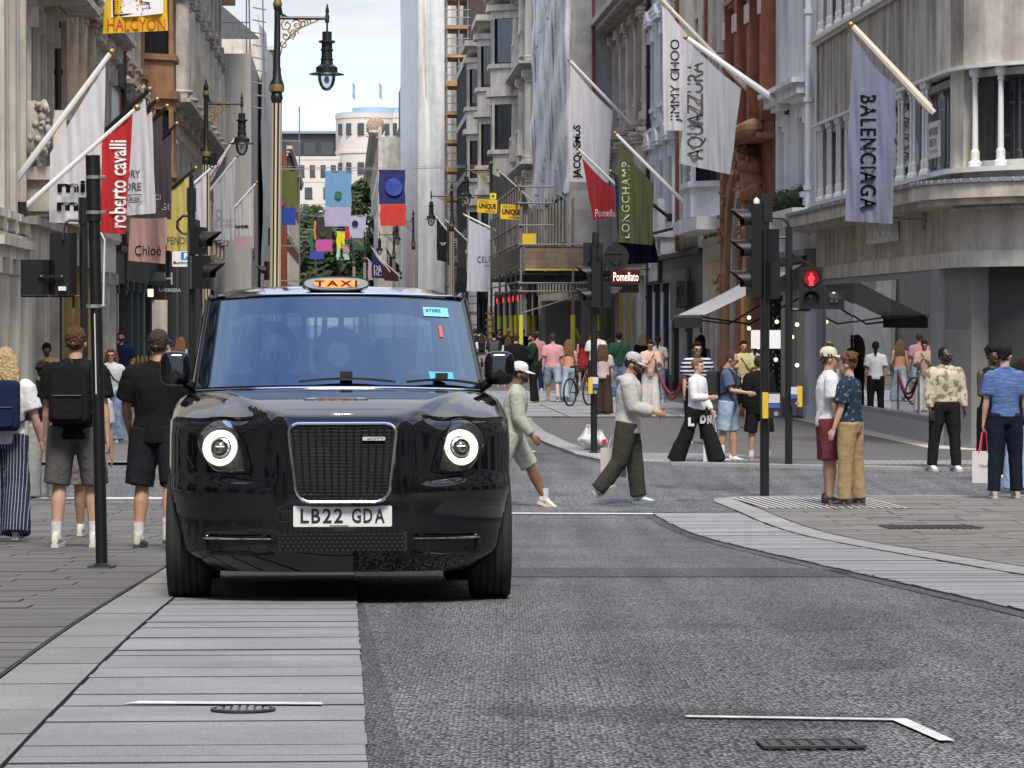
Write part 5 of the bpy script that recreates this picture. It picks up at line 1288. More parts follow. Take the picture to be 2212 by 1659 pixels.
# headlights: lens patch follows the nose
def nose(x, z):
	a = math.asin(min(1, (abs(x)/NW)**(NP/2))); X, Y = plan(a); return front(x, Y, z, 1.0)
HB = M("headlight_housing", (.10, .105, .10), .25, metal=.6, var=.5, scale=30)
RING = M("lamp_ring", (.9, .9, .8), .3, emit=(1.0, .96, .74), es=.42)
for sg, cx in ((-1, -.648), (1, .636)):
	def lens(a, b, off):
		# shield shape: upright inner edge, rounded outer edge
		x_in, x_out = .523+.04*(1-b)*0+.02*b*-1*-1*0, .785
		z0, z1 = .712, .975
		zz = z0+(z1-z0)*b
		xi = .545-.030*(1-b)+.045*b*b; xo = .785-.11*(1-b)**2.5-.10*b**5+.0
		x = xi+(xo-xi)*a
		return Vector((sg*x, nose(x, zz)-off, zz-.018*(1-a)*0+.02*math.sin(a*3.1)*(1 if b > .5 else -1)*abs(b-.5)))
	hl = MB().grid(lambda a, b: lens(a, b, .006), 18, 18).build("headlight", HB, TX, smooth=True)
	yl = nose(.648, .835); nrm = Matrix.Rotation(R(90), 3, 'X'); tilt = Matrix.Rotation(sg*R(14), 3, 'Z') @ Matrix.Rotation(R(-8), 3, 'X')
	c = Vector((cx, yl-.03, .833))
	MB().lathe([(.062, -.004), (.065, .010), (.079, .016), (.092, .012), (.096, -.004), (.096, -.03), (.062, -.03), (.062, -.004)], 40, c, tilt @ nrm, caps=False).build("light_ring", RING, hl, smooth=True)
	MB().lathe([(.054, -.02), (.054, .0), (.044, .004), (.044, -.02), (.054, -.02)], 32, c, tilt @ nrm, caps=False).build("lamp_bezel", CHROME, hl, smooth=True)
	MB().ell(c+tilt @ Vector((0, .010, 0)), (.036, .022, .036), 20, 12).build("projector_lens", M("projector_glass", (.22, .22, .21), .12, metal=.85), hl, smooth=True)
	MB().box(c.x-.022, c.x+.022, c.y-.0125, c.y-.011, c.z+.004, c.z+.009).build("lens_glint", M("lamp_glint", (.8, .8, .7), .3, emit=(1, .95, .8), es=.6), hl)  # glowing bar on the lens face, a painted glint
	MB().grid(lambda a, b: lens(a, b, .045+.012*math.sin(a*3.14)*math.sin(b*3.14)), 18, 18).build("headlight_cover", glass("lamp_cover", tint=(.97, .97, .97), refl=.0, edge=.6), hl, smooth=True, fix=False)
	e = []
	for k in range(19): e.append(lens(k/18, 1, .047))
	for k in range(1, 19): e.append(lens(1, 1-k/18, .047))
	for k in range(1, 19): e.append(lens(1-k/18, 0, .047))
	for k in range(1, 19): e.append(lens(0, k/18, .047))
	MB().tube([tuple(p) for p in e], .0045, 5).build("lamp_rim", PAINT, hl, smooth=True)
	# bumper strips
	MB().tube([(sg*x, nose(x, .356)*1.0+.012, .352) for x in [.375+.04*k for k in range(10)]], .009, 6, ry=[.007]*10).build("bumper_strip", CHROME, TX, smooth=True)
	# mirrors
	sq = lambda t, e: math.copysign(abs(t)**e, t)
	mr = MB().grid(lambda u, v: (.087*sq(math.cos(6.2832*u), .55)*max(0, math.sin(math.pi*v))**.5, .055-.11*sq(math.sin(math.pi*v), 1)*1 if False else .05-.10*(.5+.5*sq(-math.cos(math.pi*v), .7)), .097*sq(math.sin(6.2832*u), .55)*max(0, math.sin(math.pi*v))**.5), 28, 14)
	o = mr.build("door_mirror", PAINT, TX, smooth=True, angle=0, loc=(sg*.925, 1.46, 1.29))
	MB().tube([(-sg*.06, .0, -.08), (-sg*.12, .05, -.12)], .03, 6).build("mirror_arm", TRIM, o)
	MB().rrect(-.07, .07, -.08, .08, .04, .056, .06, 5).build("mirror_glass", GLASSD, o)
	MB().tube([(sg*.945, 2.62, 1.0), (sg*.968, 2.66, 1.0), (sg*.968, 2.8, 1.0), (sg*.945, 2.84, 1.0)], .014, 6).build("door_handle", CHROME, TX, smooth=True)
# lower honeycomb
m = MB(); bm2 = MB().box(-.34, .34, -.004, .0, .285, .388).build("lower_grille", M("grille_dark2", (.005, .005, .005), .7), TX, loc=(0, -.001, 0))
for j in range(5):
	for i in range(24):
		cxh = -.33+.66*(i+(.5 if j % 2 else 0))/24; cz = .296+.021*j
		if abs(cxh) > .33: continue
		pts = [(cxh+.0135*math.cos(R(60*k)), -.008, cz+.011*math.sin(R(60*k))) for k in range(7)]
		m.tube(pts, .0019, 4, caps=False)
stuff(m.build("honeycomb", M("mesh_black", (.006, .006, .006), .6), bm2))
# number plate
PLW = M("plate_white", (.66, .67, .66), .35)
npl = MB().rrect(-.26, .26, .414, .524, .008, -.024, -.008).build("number_plate", PLW, TX)
xs = -.222
for ch, wd in zip("LB22 GDA", (.048, .05, .05, .05, .025, .052, .05, .056)):
	if ch != " ": sign_text("plate_letter", ch, M("plate_black", (.008, .008, .008), .5), npl, xs, .434, wd*.93, .076, -.0275, bold=.018)
	xs += wd+.0095
MB().box(-.07, .03, -.0265, -.0242, .418, .421).build("plate_maker_line", TRIM, npl)
MB().tube([(x, -.017, z) for x, z in ((-.235+.0, .60), (-.16, .60), (-.16, .655), (-.235, .655), (-.235, .60))], .0025, 4).build("tow_cover", TRIM, TX, loc=(-.10, .055, -.16)).location = (-.10, .014, -.16)
# roof sign
sg_ = MB()
SIGN = MB().lathe([(.0001, -.06), (.12, -.055), (.2, -.03), (.205, 0), (.2, .03), (.12, .055), (.0001, .06)], 36, (0, 2.16, 1.803), Matrix.Diagonal((1, .62, .72)).to_3x3() @ Matrix.Rotation(R(90), 3, 'X') @ Matrix.Diagonal((1, .42, 1.0)).to_3x3())
rs = None
def oval(w, h, y0, y1, z, n=28, ex=2.6):
	pts = []
	for k in range(n):
		t = 2*math.pi*k/n; c, s_ = math.cos(t), math.sin(t)
		pts.append((w/2*abs(c)**(2/ex)*(1 if c >= 0 else -1), z+h/2*abs(s_)**(2/ex)*(1 if s_ >= 0 else -1)))
	return MB().prism(pts, y0, y1)
ZS = 1.805
rs = oval(.40, .088, 2.06, 2.30, ZS).build("roof_sign", PAINT, TX, smooth=True, angle=50)
oval(.375, .070, 2.052, 2.059, ZS).build("sign_lens", M("sign_lens_grey", (.38, .37, .36), .15, coat=1, metal=.3), rs)
oval(.265, .050, 2.046, 2.051, ZS, ex=2.2).build("sign_light", M("taxi_amber", (.9, .28, .06), .3, emit=(1.0, .27, .06), es=.32), rs)
sign_text("sign_lettering", "TAXI", M("sign_black", (.02, .015, .01), .4), rs, -.125, ZS-.0175, .25, .035, 2.043, bold=.03, space=1.35)
# windscreen stickers, mirror housing
def on_ws(px, py):  # picture point -> parameters on the windscreen by search
	best = None
	for i in range(81):
		for j in range(41):
			u, v = -1+i/40, j/40; p = TXM @ ws(u, v)
			q = ((p.x/p.y), (CAMZ-p.z)/p.y)
			X = 1106+FPX*q[0]; Y = 695+FPX*q[1]
			e = (X-px)**2+(Y-py)**2
			if best is None or e < best[0]: best = (e, u, v)
	return best[1], best[2]
TXM = Matrix.Translation(TX.location) @ Matrix.Rotation(.067, 4, 'Z') @ Matrix.Rotation(-.04, 4, 'X')
def sticker(name, x0, y0, x1, y1, mat, off=.004, txt=None, tm=None, box=None):
	u0, v1 = on_ws(x0, y0); u1, v0 = on_ws(x1, y1)
	o = MB().grid(lambda a, b: ws(u0+(u1-u0)*a, v0+(v1-v0)*b, off), 4, 3).build(name, mat, wsc, fix=False)
	if txt:
		mb = MB(); text_on(mb, txt, lambda a, b: ws(u0+(u1-u0)*a, v0+(v1-v0)*b, off+.003), *box, bold=.02); mb.build("sticker_lettering", tm, o, fix=False)
	return o
CY = M("cyan_sticker", (.20, .55, .68), .4);
sticker("licence_sticker", 912, 663, 970, 685, CY, txt="67382", tm=M("dark_blue_letter", (.03, .08, .18), .5), box=(.1, .45, .6, .35))
sticker("red_sticker", 946, 704, 957, 731, M("red_sticker", (.60, .10, .07), .5))
s2 = sticker("blue_sticker", 924, 803, 979, 819, M("blue_sticker", (.10, .40, .62), .4))
mb = MB().rrect(-.21, .21, -.05, .055, .03, 0, .12).build("mirror_housing", M("dark_housing", (.012, .014, .02), .5), TX, loc=(-.01, 1.97, 1.655))
MB().prism([(-.045, -.035), (.045, -.035), (.02, .02), (-.02, .02)], -.004, -.001).build("camera_panel", M("grey_panel", (.10, .12, .15), .4), mb)
# interior
MB().box(-.78, .78, 1.3, 4.6, .32, .36).box(-.78, .78, 1.25, 1.75, .85, 1.1).build("dashboard", SEATM, TX)
INR = M("interior_lining", (.22, .23, .23), .8)
MB().grid(lambda a, b: roofp((2*a-1)*.96, .02+.95*b)-Vector((0, 0, .05)), 8, 8).build("headlining", INR, TX, fix=False)
m = MB()
for sg in (-1, 1): m.add([(sg*.90, 1.3, .4), (sg*.90, 4.5, .4), (sg*.90, 4.5, 1.06), (sg*.88, 1.3, 1.06)], [(0,1,2,3)])
m.build("door_lining", INR, TX)
m = MB()
for sg in (-1, 1): m.tube([tuple(ws(sg*.955, v)+Vector((-sg*.03, .06, 0))) for v in [k/8 for k in range(9)]], .03, 6)
m.build("pillar_lining", INR, TX, smooth=True)
MB().tube([(-.37+.185*math.cos(t), 1.80+.07*math.sin(t), 1.07+.17*math.sin(t)) for t in [2*math.pi*k/28 for k in range(29)]], .014, 7, caps=False).build("steering_wheel", TRIM, TX, smooth=True)
def seat(x, y, ring):
	o = MB().rrect(x-.24, x+.24, .55, 1.28, .1, y, y+.14).box(x-.24, x+.24, y-.45, y, .5, .66).build("seat", SEATM, TX, smooth=True)
	if ring: MB().tube([(x+.115*math.cos(t), y+.05, 1.42+.125*math.sin(t)) for t in [2*math.pi*k/24 for k in range(25)]], .045, 8, caps=False).build("headrest", SEATM, o, smooth=True)
	else: MB().rrect(x-.13, x+.13, 1.3, 1.52, .05, y+.02, y+.12).build("headrest", SEATM, o, smooth=True)
seat(-.38, 2.15, True); seat(.03, 2.95, True); seat(.38, 3.0, False)
MB().rrect(.12, .38, 1.05, 1.45, .03, 2.6, 2.62).build("partition_screen", SEATM, TX)
MB().box(-.80, -.15, 2.7, 2.72, .4, 1.7).build("partition", glass("partition_glass", tint=(.7, .75, .78), refl=.03), TX)
MB().box(-.8, .8, 4.2, 4.6, .5, 1.12).build("rear_seat", SEATM, TX)
# ---------------------------------------------------------------- helpers for things placed by eye at a depth
def shift(mb, p): mb.v = [(v[0]-p[0], v[1]-p[1], v[2]-p[2]) for v in mb.v]; return mb
def grnd(px, d): X = (px-1106)/FPX*d; return Vector((X, d, gz(d) + (.03 if (X+YAW*d < -1 or X+YAW*d > 4.4) and d < 41 else .05 if d > 52 else 0)))
# ---------------------------------------------------------------- street lamps
CREAMF = M("cream_flute_paint", (.55, .48, .36), .5)
GLOBE = glass("lamp_globe", tint=(.86, .88, .88), refl=.12)
def lamp_parts():
	L = []
	prof = [(.26, 0), (.26, .5), (.2, .6), (.2, 1.0), (.13, 1.1), (.115, 2.4), (.12, 7.2), (.14, 7.25), (.14, 7.32), (.12, 7.36), (.165, 7.48), (.165, 7.6), (.10, 7.72), (.095, 7.95), (.08, 8.0), (.07, 9.3), (.09, 9.32), (.10, 9.45), (.07, 9.55), (.09, 9.62), (.05, 9.75), (.02, 9.9)]
	p = MB().lathe(prof, 16).build("pole", IRON, None, smooth=True, angle=35); L.append((p, []))
	m = MB()
	for k in range(8):
		a = 2*math.pi*k/8; x, y = .117*math.cos(a), .117*math.sin(a); t = Vector((-math.sin(a), math.cos(a), 0))*.024; n = Vector((math.cos(a), math.sin(a), 0))*.006
		for z0, z1 in ((1.2, 7.15),):
			b = [Vector((x, y, z0)), Vector((x, y, z1))]
			m.add([b[0]-t-n, b[0]+t-n, b[0]+t+n, b[0]-t+n, b[1]-t-n, b[1]+t-n, b[1]+t+n, b[1]-t+n], [(0,3,2,1),(4,5,6,7),(0,1,5,4),(1,2,6,5),(2,3,7,6),(3,0,4,7)])
	L.append((m.build("flute", CREAMF, None), []))
	m = MB().lathe([(.17, 7.42), (.178, 7.5), (.17, 7.58)], 16).lathe([(.085, 9.36), (.11, 9.44), (.085, 9.52)], 12).build("gilt_collar", GOLDP, None, smooth=True); L.append((m, []))
	arm = MB().tube([(.05, 0, 9.12), (1.18, 0, 9.12)], .04, 8).tube([(.06, 0, 9.35), (.1, 0, 9.2), (.25, 0, 9.12)], .035, 6).lathe([(.05, -.1), (.05, .06), (.03, .1), (.045, .16), (.01, .34)], 10, (1.15, 0, 9.12)).tube([(1.15, 0, 9.05), (1.15, 0, 8.8)], .022, 6)
	L.append((arm.build("arm", IRON, None, smooth=True), []))
	m = MB(); rr = random.Random(4)
	def spiral(cx, cz, r, a0, turns, sg):
		return [(cx+r*(1-.75*t)*math.cos(a0+sg*turns*6.283*t), .0, cz+r*(1-.75*t)*math.sin(a0+sg*turns*6.283*t)) for t in [k/14 for k in range(15)]]
	for cx, cz, r, a0, sg in ((.22, 8.95, .14, 2, 1), (.45, 8.96, .13, 2.6, -1), (.2, 8.70, .12, 1.2, -1), (.38, 8.76, .11, 0, 1), (.58, 9.0, .09, 3, 1), (.16, 8.5, .09, 2, 1), (.72, 9.03, .07, 3, -1)):
		m.tube(spiral(cx, cz, r, a0, 1.2, sg), .014, 4)
	m.tube([(.07, 0, 8.25), (.13, 0, 8.5), (.3, 0, 8.72), (.55, 0, 8.9), (.95, 0, 9.08)], .017, 5)
	for k in range(26):
		t = rr.random(); x = .1+.55*t; z = 8.55+.5*rr.random()+.1*t
		if z > 8.4+.8*x*0+.62*t-.1: m.ell((x, 0, min(z, 9.05)), (.035, .012, .022), 5, 3)
	L.append((m.build("scroll_bracket", GOLDP, None, smooth=True), []))
	cx = 1.15
	lan = MB().lathe([(.05, 8.82), (.11, 8.81), (.11, 8.62), (.19, 8.60), (.19, 8.56), (.125, 8.54), (.125, 8.42), (.145, 8.41), (.145, 8.37), (.125, 8.36), (.13, 8.2), (.15, 8.19), (.15, 8.16), (.135, 8.14), (.15, 8.06), (.25, 7.99), (.25, 7.88), (.40, 7.84), (.41, 7.815), (.2, 7.82)], 20, (cx, 0, 0)).build("lantern", IRON, None, smooth=True, angle=30)
	gl = MB().lathe([(.205, 7.81), (.20, 7.70), (.16, 7.57), (.09, 7.47), (.0, 7.44)], 18, (cx, 0, 0), caps=False).build("globe", GLOBE, lan, smooth=True)
	bu = MB().ell((cx, 0, 7.7), (.06, .06, .09), 8, 6).build("bulb", M("bulb_white", (.8, .8, .78), .4), lan, smooth=True)
	L.append((lan, [gl, bu]))
	return L
LP_ = lamp_parts()
LAMPS = [(592, 79, 1, "tallest ornate black street lamp with cream flutes rising behind the cab roof"), (446, 110, 1, "second ornate lamp in front of the grey sheeted scaffold"), (510, 172, 1, "ornate lamp half hidden behind the pale flags on the left"),
	(1061, 158, -1, "ornate lamp on the right beside the long white flag"), (976, 191, -1, "ornate lamp before the white sheeting by the brown flag"), (893, 239, -1, "far lamp against the side of the white sheeting"),
	(851, 275, -1, "far lamp in front of the cream building"), (788, 291, -1, "far lamp before the trees right of the blue banner"), (765, 312, -1, "farthest lamp before the dark trees"), (607, 301, 1, "far lamp close right of the tallest lamp post"), (622, 322, 1, "farthest lamp below the small blue banners")]
for i, (px, d, sg, lab) in enumerate(LAMPS):
	p = grnd(px, d); rz = 0 if sg > 0 else math.pi
	if i == 0:
		root = thing("street_lamp", lab, "street lamp", p, 0, "ornate street lamps"); root.rotation_euler = (0, R(.55), 0)
		for a, subs in LP_: a.parent = root
	else:
		copy_tree(root, LP_, p, rz, lab, "ornate street lamps").rotation_euler = (0, 0, rz)
cam_ = thing("camera_box", "small black box camera clipped to the second lamp post", "camera", at(462, 344, 110))
MB().rrect(-.11, .11, -.18, .18, .03, -.1, .1).build("housing", BLACK, cam_); MB().tube([(-.1, 0, -.1), (-.22, 0, -.1)], .02, 5).tube([(0, 0, -.18), (-.05, 0, -.32), (-.2, 0, -.3)], .01, 4).build("bracket", IRON, cam_)
# ---------------------------------------------------------------- flags and banners
CLOTH = {}
def cloth(col, name=None, sheen=0.0):
	k = "cloth_%02x%02x%02x" % tuple(int(255*c) for c in col)
	m = M(k, col, .85, var=.05, scale=3, bump=.25, bscale=9, bdist=.03)
	if "tl" not in m:       # let some light through, as thin cloth does
		m["tl"] = 1; t = m.node_tree; p = t.nodes["Principled BSDF"]; out = [n for n in t.nodes if n.type == 'OUTPUT_MATERIAL'][0]
		tr = t.nodes.new("ShaderNodeBsdfTranslucent"); tr.inputs[0].default_value = (*col, 1); mx_ = t.nodes.new("ShaderNodeMixShader"); mx_.inputs[0].default_value = .3
		t.links.new(p.outputs[0], mx_.inputs[1]); t.links.new(tr.outputs[0], mx_.inputs[2]); t.links.new(mx_.outputs[0], out.inputs[0])
	return m
INK = M("flag_ink_black", (.009, .009, .010), .95, spec=.05); INKW = M("flag_ink_white", (.75, .75, .75), .8)
def flag(name, label, group, d, quad, col, pole=None, texts=(), polecol=None, pr=.045, wave=.05, k=.12, ph=0.0, cat="flag", sag=2.0, finial=True, extra=None, lean=0.0, thing_=None):
	"""quad: picture corners TL TR BR BL; the cloth hangs in a plane across the street at depth d"""
	(ax, ay), (bx, by), (cx, cy), (ex, ey) = quad
	base = at(*pole[0], d) if pole else at(ax, ay, d)
	t = thing_ or thing(name, label, cat, base, 0, group)
	y0, y1 = min(ay, by), max(cy, ey); sc = d/FPX
	def Y(x, y):
		f = min(1, max(0, (y-y0)/max(1, y1-y0)))
		kx = k*d/60
		return d + wave*(.35+.65*f)*(math.sin(x*kx+ph+y*.012)+.45*math.sin(x*kx*2.3+ph*2-y*.02)) + lean*(y-y0)*sc
	def fn(u, v):
		tx, ty = ax+(bx-ax)*u, ay+(by-ay)*u + sag*math.sin(u*math.pi); qx, qy = ex+(cx-ex)*u, ey+(cy-ey)*u
		x = tx+(qx-tx)*v + 1.2*math.sin(v*7+ph)*(v*(1-v))*2; y = ty+(qy-ty)*v
		return at(x, y, Y(x, y))
	c = shift(MB().grid(fn, 44, 40), base).build("cloth", cloth(col), t, smooth=True, fix=False, angle=0)
	for tx in texts:
		s, x0, ya, x1, yb, rot, m_ = tx[:7]; bold = tx[7] if len(tx) > 7 else .01; sp = tx[8] if len(tx) > 8 else 1.0
		mb = MB(); text_on(mb, s, lambda a, b: at(a, -b, Y(a, -b)-.014), x0, -yb, x1-x0, yb-ya, rot, bold, sp)
		shift(mb, base).build("lettering", m_, c, fix=False)
	if extra: extra(c, base, Y)
	if pole:
		a, b = at(*pole[0], d), at(*pole[1], d)
		shift(MB().tube([a, b], [pr*1.15, pr*.8], 8), base).build("pole", polecol or WHITEP, t, smooth=True)
		if finial:
			v = (b-a).normalized(); shift(MB().ell(b+v*.04, .06, 8, 6), base).build("finial", BRASS if polecol is not WHITEP else WHITEP, t, smooth=True)
		shift(MB().box(a.x-.08, a.x+.08, d-.06, d+.06, a.z-.12, a.z+.12), base).build("bracket", IRON, t)
	return t
def patch(c, base, Y, pts, mat, name, off=.02):
	mb = MB(); mb.add([at(x, y, Y(x, y)-off) for x, y in pts], [tuple(range(len(pts)))]); return shift(mb, base).build(name, mat, c, fix=False)
def circ(cx, cy, r, n=24, sx=1.0): return [(cx+r*sx*math.cos(2*math.pi*k/n), cy+r*math.sin(2*math.pi*k/n)) for k in range(n)]
WCL = (.70, .70, .74); GL = "shop flags on the left facades"; GR = "shop flags on the right facades"
def halc(c, base, Y):
	w = patch(c, base, Y, [(241, -40), (354, -40), (352, 29), (300, 35), (240, 38)], M("flag_white_panel", (.70, .68, .70), .8), "white_panel")
	m = MB(); rr = random.Random(2)
	for i in range(90):
		x, y = rr.uniform(246, 328), rr.uniform(-20, 32)
		if y < (x-285)*.55-8: continue
		for q in [(x, y), ]: m.add([at(x+dx_, y+dy_, Y(x, y)-.03) for dx_, dy_ in ((-2, 0), (0, -1.0), (2, .3), (.4, 1.3))], [(0,1,2,3)])
	stuff(shift(m, base).build("dots", INK, c, fix=False))
	for pts in ([(244, -40), (246, 33.5)], [(246, 33.5), (342, 25)], [(342, 25), (345, -40)], [(290, -10), (305, -9), (305, 4), (322, 6), (322, 17), (333, 18), (333, 27)]):
		m2 = MB().tube([at(x, y, Y(x, y)-.035) for x, y in pts], .012, 4); shift(m2, base).build("outline", INK, c)
flag("flag", "yellow and white banner with red lettering cut by the top edge of the picture", GL, 58, [(233, -60), (360, -60), (363, 66), (222, 73)], (.80, .52, .02), None, [("HALCYON", 232, 40, 357, 66, 0, M("flag_red_ink", (.55, .05, .03), .8), 0)], extra=halc, wave=.04)
flag("flag", "big white flag with rounded black lettering on a long white pole at the left edge", GL, 56.3, [(108, 332), (228, 136), (222, 486), (106, 480)], WCL, [(10, 422), (238, 116)], [("miu", 124, 390, 216, 416, 0, INK, .03), ("miu", 123, 430, 215, 456, 0, INK, .03)], pr=.055, ph=1)
flag("flag", "red flag with tall white lettering on a silver pole", GL, 55.9, [(220, 304), (287, 242), (271, 506), (217, 503)], (.50, .025, .03), [(48, 452), (292, 236)], [("roberto cavalli", 236, 303, 273, 492, 90, INKW, .018)], pr=.04, wave=.05)
flag("flag", "white flag with grey lettering directly behind the red flag", GL, 66, [(265, 262), (314, 214), (335, 461), (262, 466)], WCL, [(221, 290), (320, 196)], [("ORY", 268, 367, 303, 384, 0, M("flag_grey_ink", (.09, .09, .09), .8), .02), ("ORE", 268, 394, 305, 412, 0, M("flag_grey_ink", (.09, .09, .09), .8), .02), ("ST GREEN", 262, 426, 302, 434, 0, INK, 0)], polecol=BLACK, pr=.05, ph=2, extra=lambda c, b, Y: [shift(MB().tube([at(x, y, Y(x, y)-.03) for x, y in ((255, 423), (306, 420), (307, 436), (256, 440))], .008, 4), b).build("printed_box", INK, c)])
flag("flag", "second white flag just behind the grey lettered white flag", GL, 69, [(290, 268), (328, 240), (337, 459), (300, 462)], (.66, .66, .71), [(262, 292), (336, 218)], polecol=BLACK, ph=.5)
GUC = (.075, .062, .075)
flag("flag", "dark plum flag nearer of the pair above the pink flag", GL, 76, [(328, 264), (350, 242), (354, 448), (326, 455)], GUC, [(300, 290), (358, 232)], [("CI", 333, 420, 347, 432, 0, M("flag_silver_ink", (.45, .44, .44), .8), 0)], polecol=BLACK, ph=1.4)
flag("flag", "dark plum flag farther of the pair above the pink flag", GL, 80, [(349, 302), (371, 278), (370, 474), (281, 474)], GUC, [(320, 330), (379, 270)], [("SI", 350, 440, 365, 454, 0, M("flag_silver_ink", (.45, .44, .44), .8), 0)], polecol=BLACK, ph=2.2)
flag("flag", "dusty pink flag with black serif lettering", GL, 77, [(281, 470), (361, 470), (357, 570), (277, 563)], (.60, .38, .33), None, [("Chloé", 291, 530, 348, 552, 0, INK, 0)], ph=.3, wave=.05)
flag("flag", "pale yellow flag with dark lettering on a black pole", GL, 84, [(368, 410), (408, 378), (404, 546), (360, 541)], (.68, .57, .17), [(340, 433), (420, 366)], [("FENDI", 361, 512, 403, 527, 0, M("flag_grey_ink", (.09, .09, .09), .8), .0)], polecol=BLACK, ph=1.2)
flag("flag", "white flag partly hidden by the second lamp post", GL, 104, [(422, 394), (446, 374), (444, 505), (424, 500)], WCL, [(405, 408), (456, 364)], ph=2)
flag("flag", "narrow white flag seen edge on below the second lantern", GL, 112, [(456, 374), (506, 303), (478, 352), (455, 395)], WCL, [(440, 398), (508, 298)], wave=.1)
flag("flag", "pale grey flag with faint spaced lettering and a round emblem", GL, 118, [(460, 405), (508, 344), (506, 520), (466, 516)], (.60, .61, .63), [(437, 432), (511, 339)], [("BRUN ELLO", 466, 473, 505, 480, 0, M("flag_pale_ink", (.30, .30, .31), .8), 0), ("CUCI NELLI", 464, 484, 504, 491, 0, M("flag_pale_ink", (.30, .30, .31), .8), 0)], ph=.9, k=.15, extra=lambda c, b, Y: [shift(MB().tube([at(473+5.5*math.cos(q), 461+9*math.sin(q), Y(473, 461)-.03) for q in [k*.35 for k in range(19)]], .012, 4), b).build("printed_emblem", M("flag_pale_ink", (.30, .30, .31), .8), c)])
flag("flag", "white and pink shaded flag with small black lettering", GL, 128, [(509, 448), (548, 403), (548, 512), (509, 510)], (.66, .64, .65), [(487, 470), (553, 396)], [("SANDER", 508, 486, 537, 493, 0, INK, .05)], ph=2.6, extra=lambda c, b, Y: [patch(c, b, Y, [(509, 509), (548, 511), (549, 536), (509, 533)], cloth((.62, .42, .46)), "pink_hem")])
flag("flag", "small navy flag with white lettering under the pink shaded flag", GL, 140, [(492, 524), (550, 526), (550, 563), (492, 560)], (.02, .03, .10), None, [("BREITLING", 497, 533, 548, 541, 0, INKW, .01), ("1884", 511, 546, 527, 551, 0, INKW, .01)])
# right side
flag("flag", "large blue grey flag with black lettering reading downwards on the corner building", GR, 57.5, [(1842, 72), (1935, 184), (1928, 484), (1825, 477)], (.20, .22, .30), [(2017, 244), (1842, 57)], [("BALENCIAGA", 1858, 205, 1893, 453, -90, INK, .015, 1.18)], polecol=M("cream_pole", (.62, .58, .48), .5), pr=.07, ph=1.1, sag=14)
flag("flag", "white flag with thin black lettering reading upwards on the highest pole", GR, 84, [(1430, 4), (1502, 92), (1508, 282), (1434, 282)], WCL, [(1630, 208), (1424, -6)], [("JIMMY CHOO", 1448, 85, 1474, 264, 90, INK, 0)], polecol=M("cream_pole", (.62, .58, .48), .5), pr=.06, ph=.2, sag=5)
flag("flag", "silver grey flag with serif lettering on a thick white pole above the arch", GR, 78, [(1497, 97), (1601, 191), (1577, 377), (1466, 353)], (.44, .47, .50), [(1702, 236), (1485, 83)], [("AQUAZZURA", 1484, 134, 1526, 344, 90, M("flag_brown_ink", (.07, .05, .05), .8), 0)], pr=.075, ph=2.4, sag=5)
flag("flag", "white flag with bold condensed black lettering before the grey netting", GR, 119, [(1232, 140), (1323, 240), (1314, 395), (1225, 392)], WCL, [(1373, 278), (1231, 131)], [("JACQUEMUS", 1238, 270, 1259, 385, 90, INK, .03)], pr=.06, ph=1.7, sag=5)
flag("flag", "red flag with white script lettering", GR, 116, [(1257, 340), (1326, 409), (1329, 468), (1282, 476)], (.42, .03, .045), [(1350, 418), (1249, 322)], [("Pomella", 1286, 452, 1329, 468, 0, INKW, -.005)], pr=.05, ph=.4, sag=4)
flag("flag", "olive green flag with pale lettering reading upwards", GR, 97, [(1338, 309), (1412, 397), (1410, 530), (1336, 523)], (.10, .11, .045), [(1518, 478), (1331, 290)], [("LONGCHAMP", 1343, 350, 1360, 514, 90, M("flag_mint_ink", (.50, .58, .44), .8), .0, 1.15)], pr=.055, ph=2, sag=5)
flag("flag", "navy flag hanging behind the olive green flag", GR, 102, [(1327, 380), (1400, 452), (1424, 567), (1338, 572)], (.018, .022, .07), [(1446, 470), (1321, 372)], polecol=BLACK, ph=1, extra=lambda c, b, Y: [patch(c, b, Y, [(1412, 512), (1415, 512), (1415, 526), (1412, 526)], INKW, "printed_mark")])
flag("flag", "dark grey flag hanging beside the unique lettered signs", GR, 152, [(1064, 375), (1090, 385), (1089, 588), (1064, 588)], (.07, .065, .062), [(1139, 422), (1076, 366)], polecol=BLACK, ph=2)
flag("flag", "dark grey triangular flag above the timber hoarding", GR, 148, [(1079, 372), (1135, 425), (1150, 470), (1082, 440)], (.075, .072, .07), [(1170, 452), (1077, 368)], polecol=M("cream_pole", (.62, .58, .48), .5), ph=.2, sag=0)
flag("flag", "long white flag with thin dark lettering beside the right hand lamp", GR, 150, [(1013, 474), (1058, 494), (1103, 631), (1008, 629)], (.68, .69, .76), [(1075, 500), (1003, 464)], [("CELINE", 1031, 554, 1076, 567, 0, INK, 0, 1.2), ("PARIS", 1046, 572, 1062, 576, 0, INK, 0, 1.3)], ph=.8, k=.16)
flag("flag", "brown grey flag with small white lettering reading upwards", GR, 193, [(965, 478), (1006, 512), (1006, 578), (966, 574)], (.075, .068, .06), [(1014, 524), (961, 474)], [("DELVAUX", 981, 514, 988, 567, 90, INKW, .0)], ph=1)
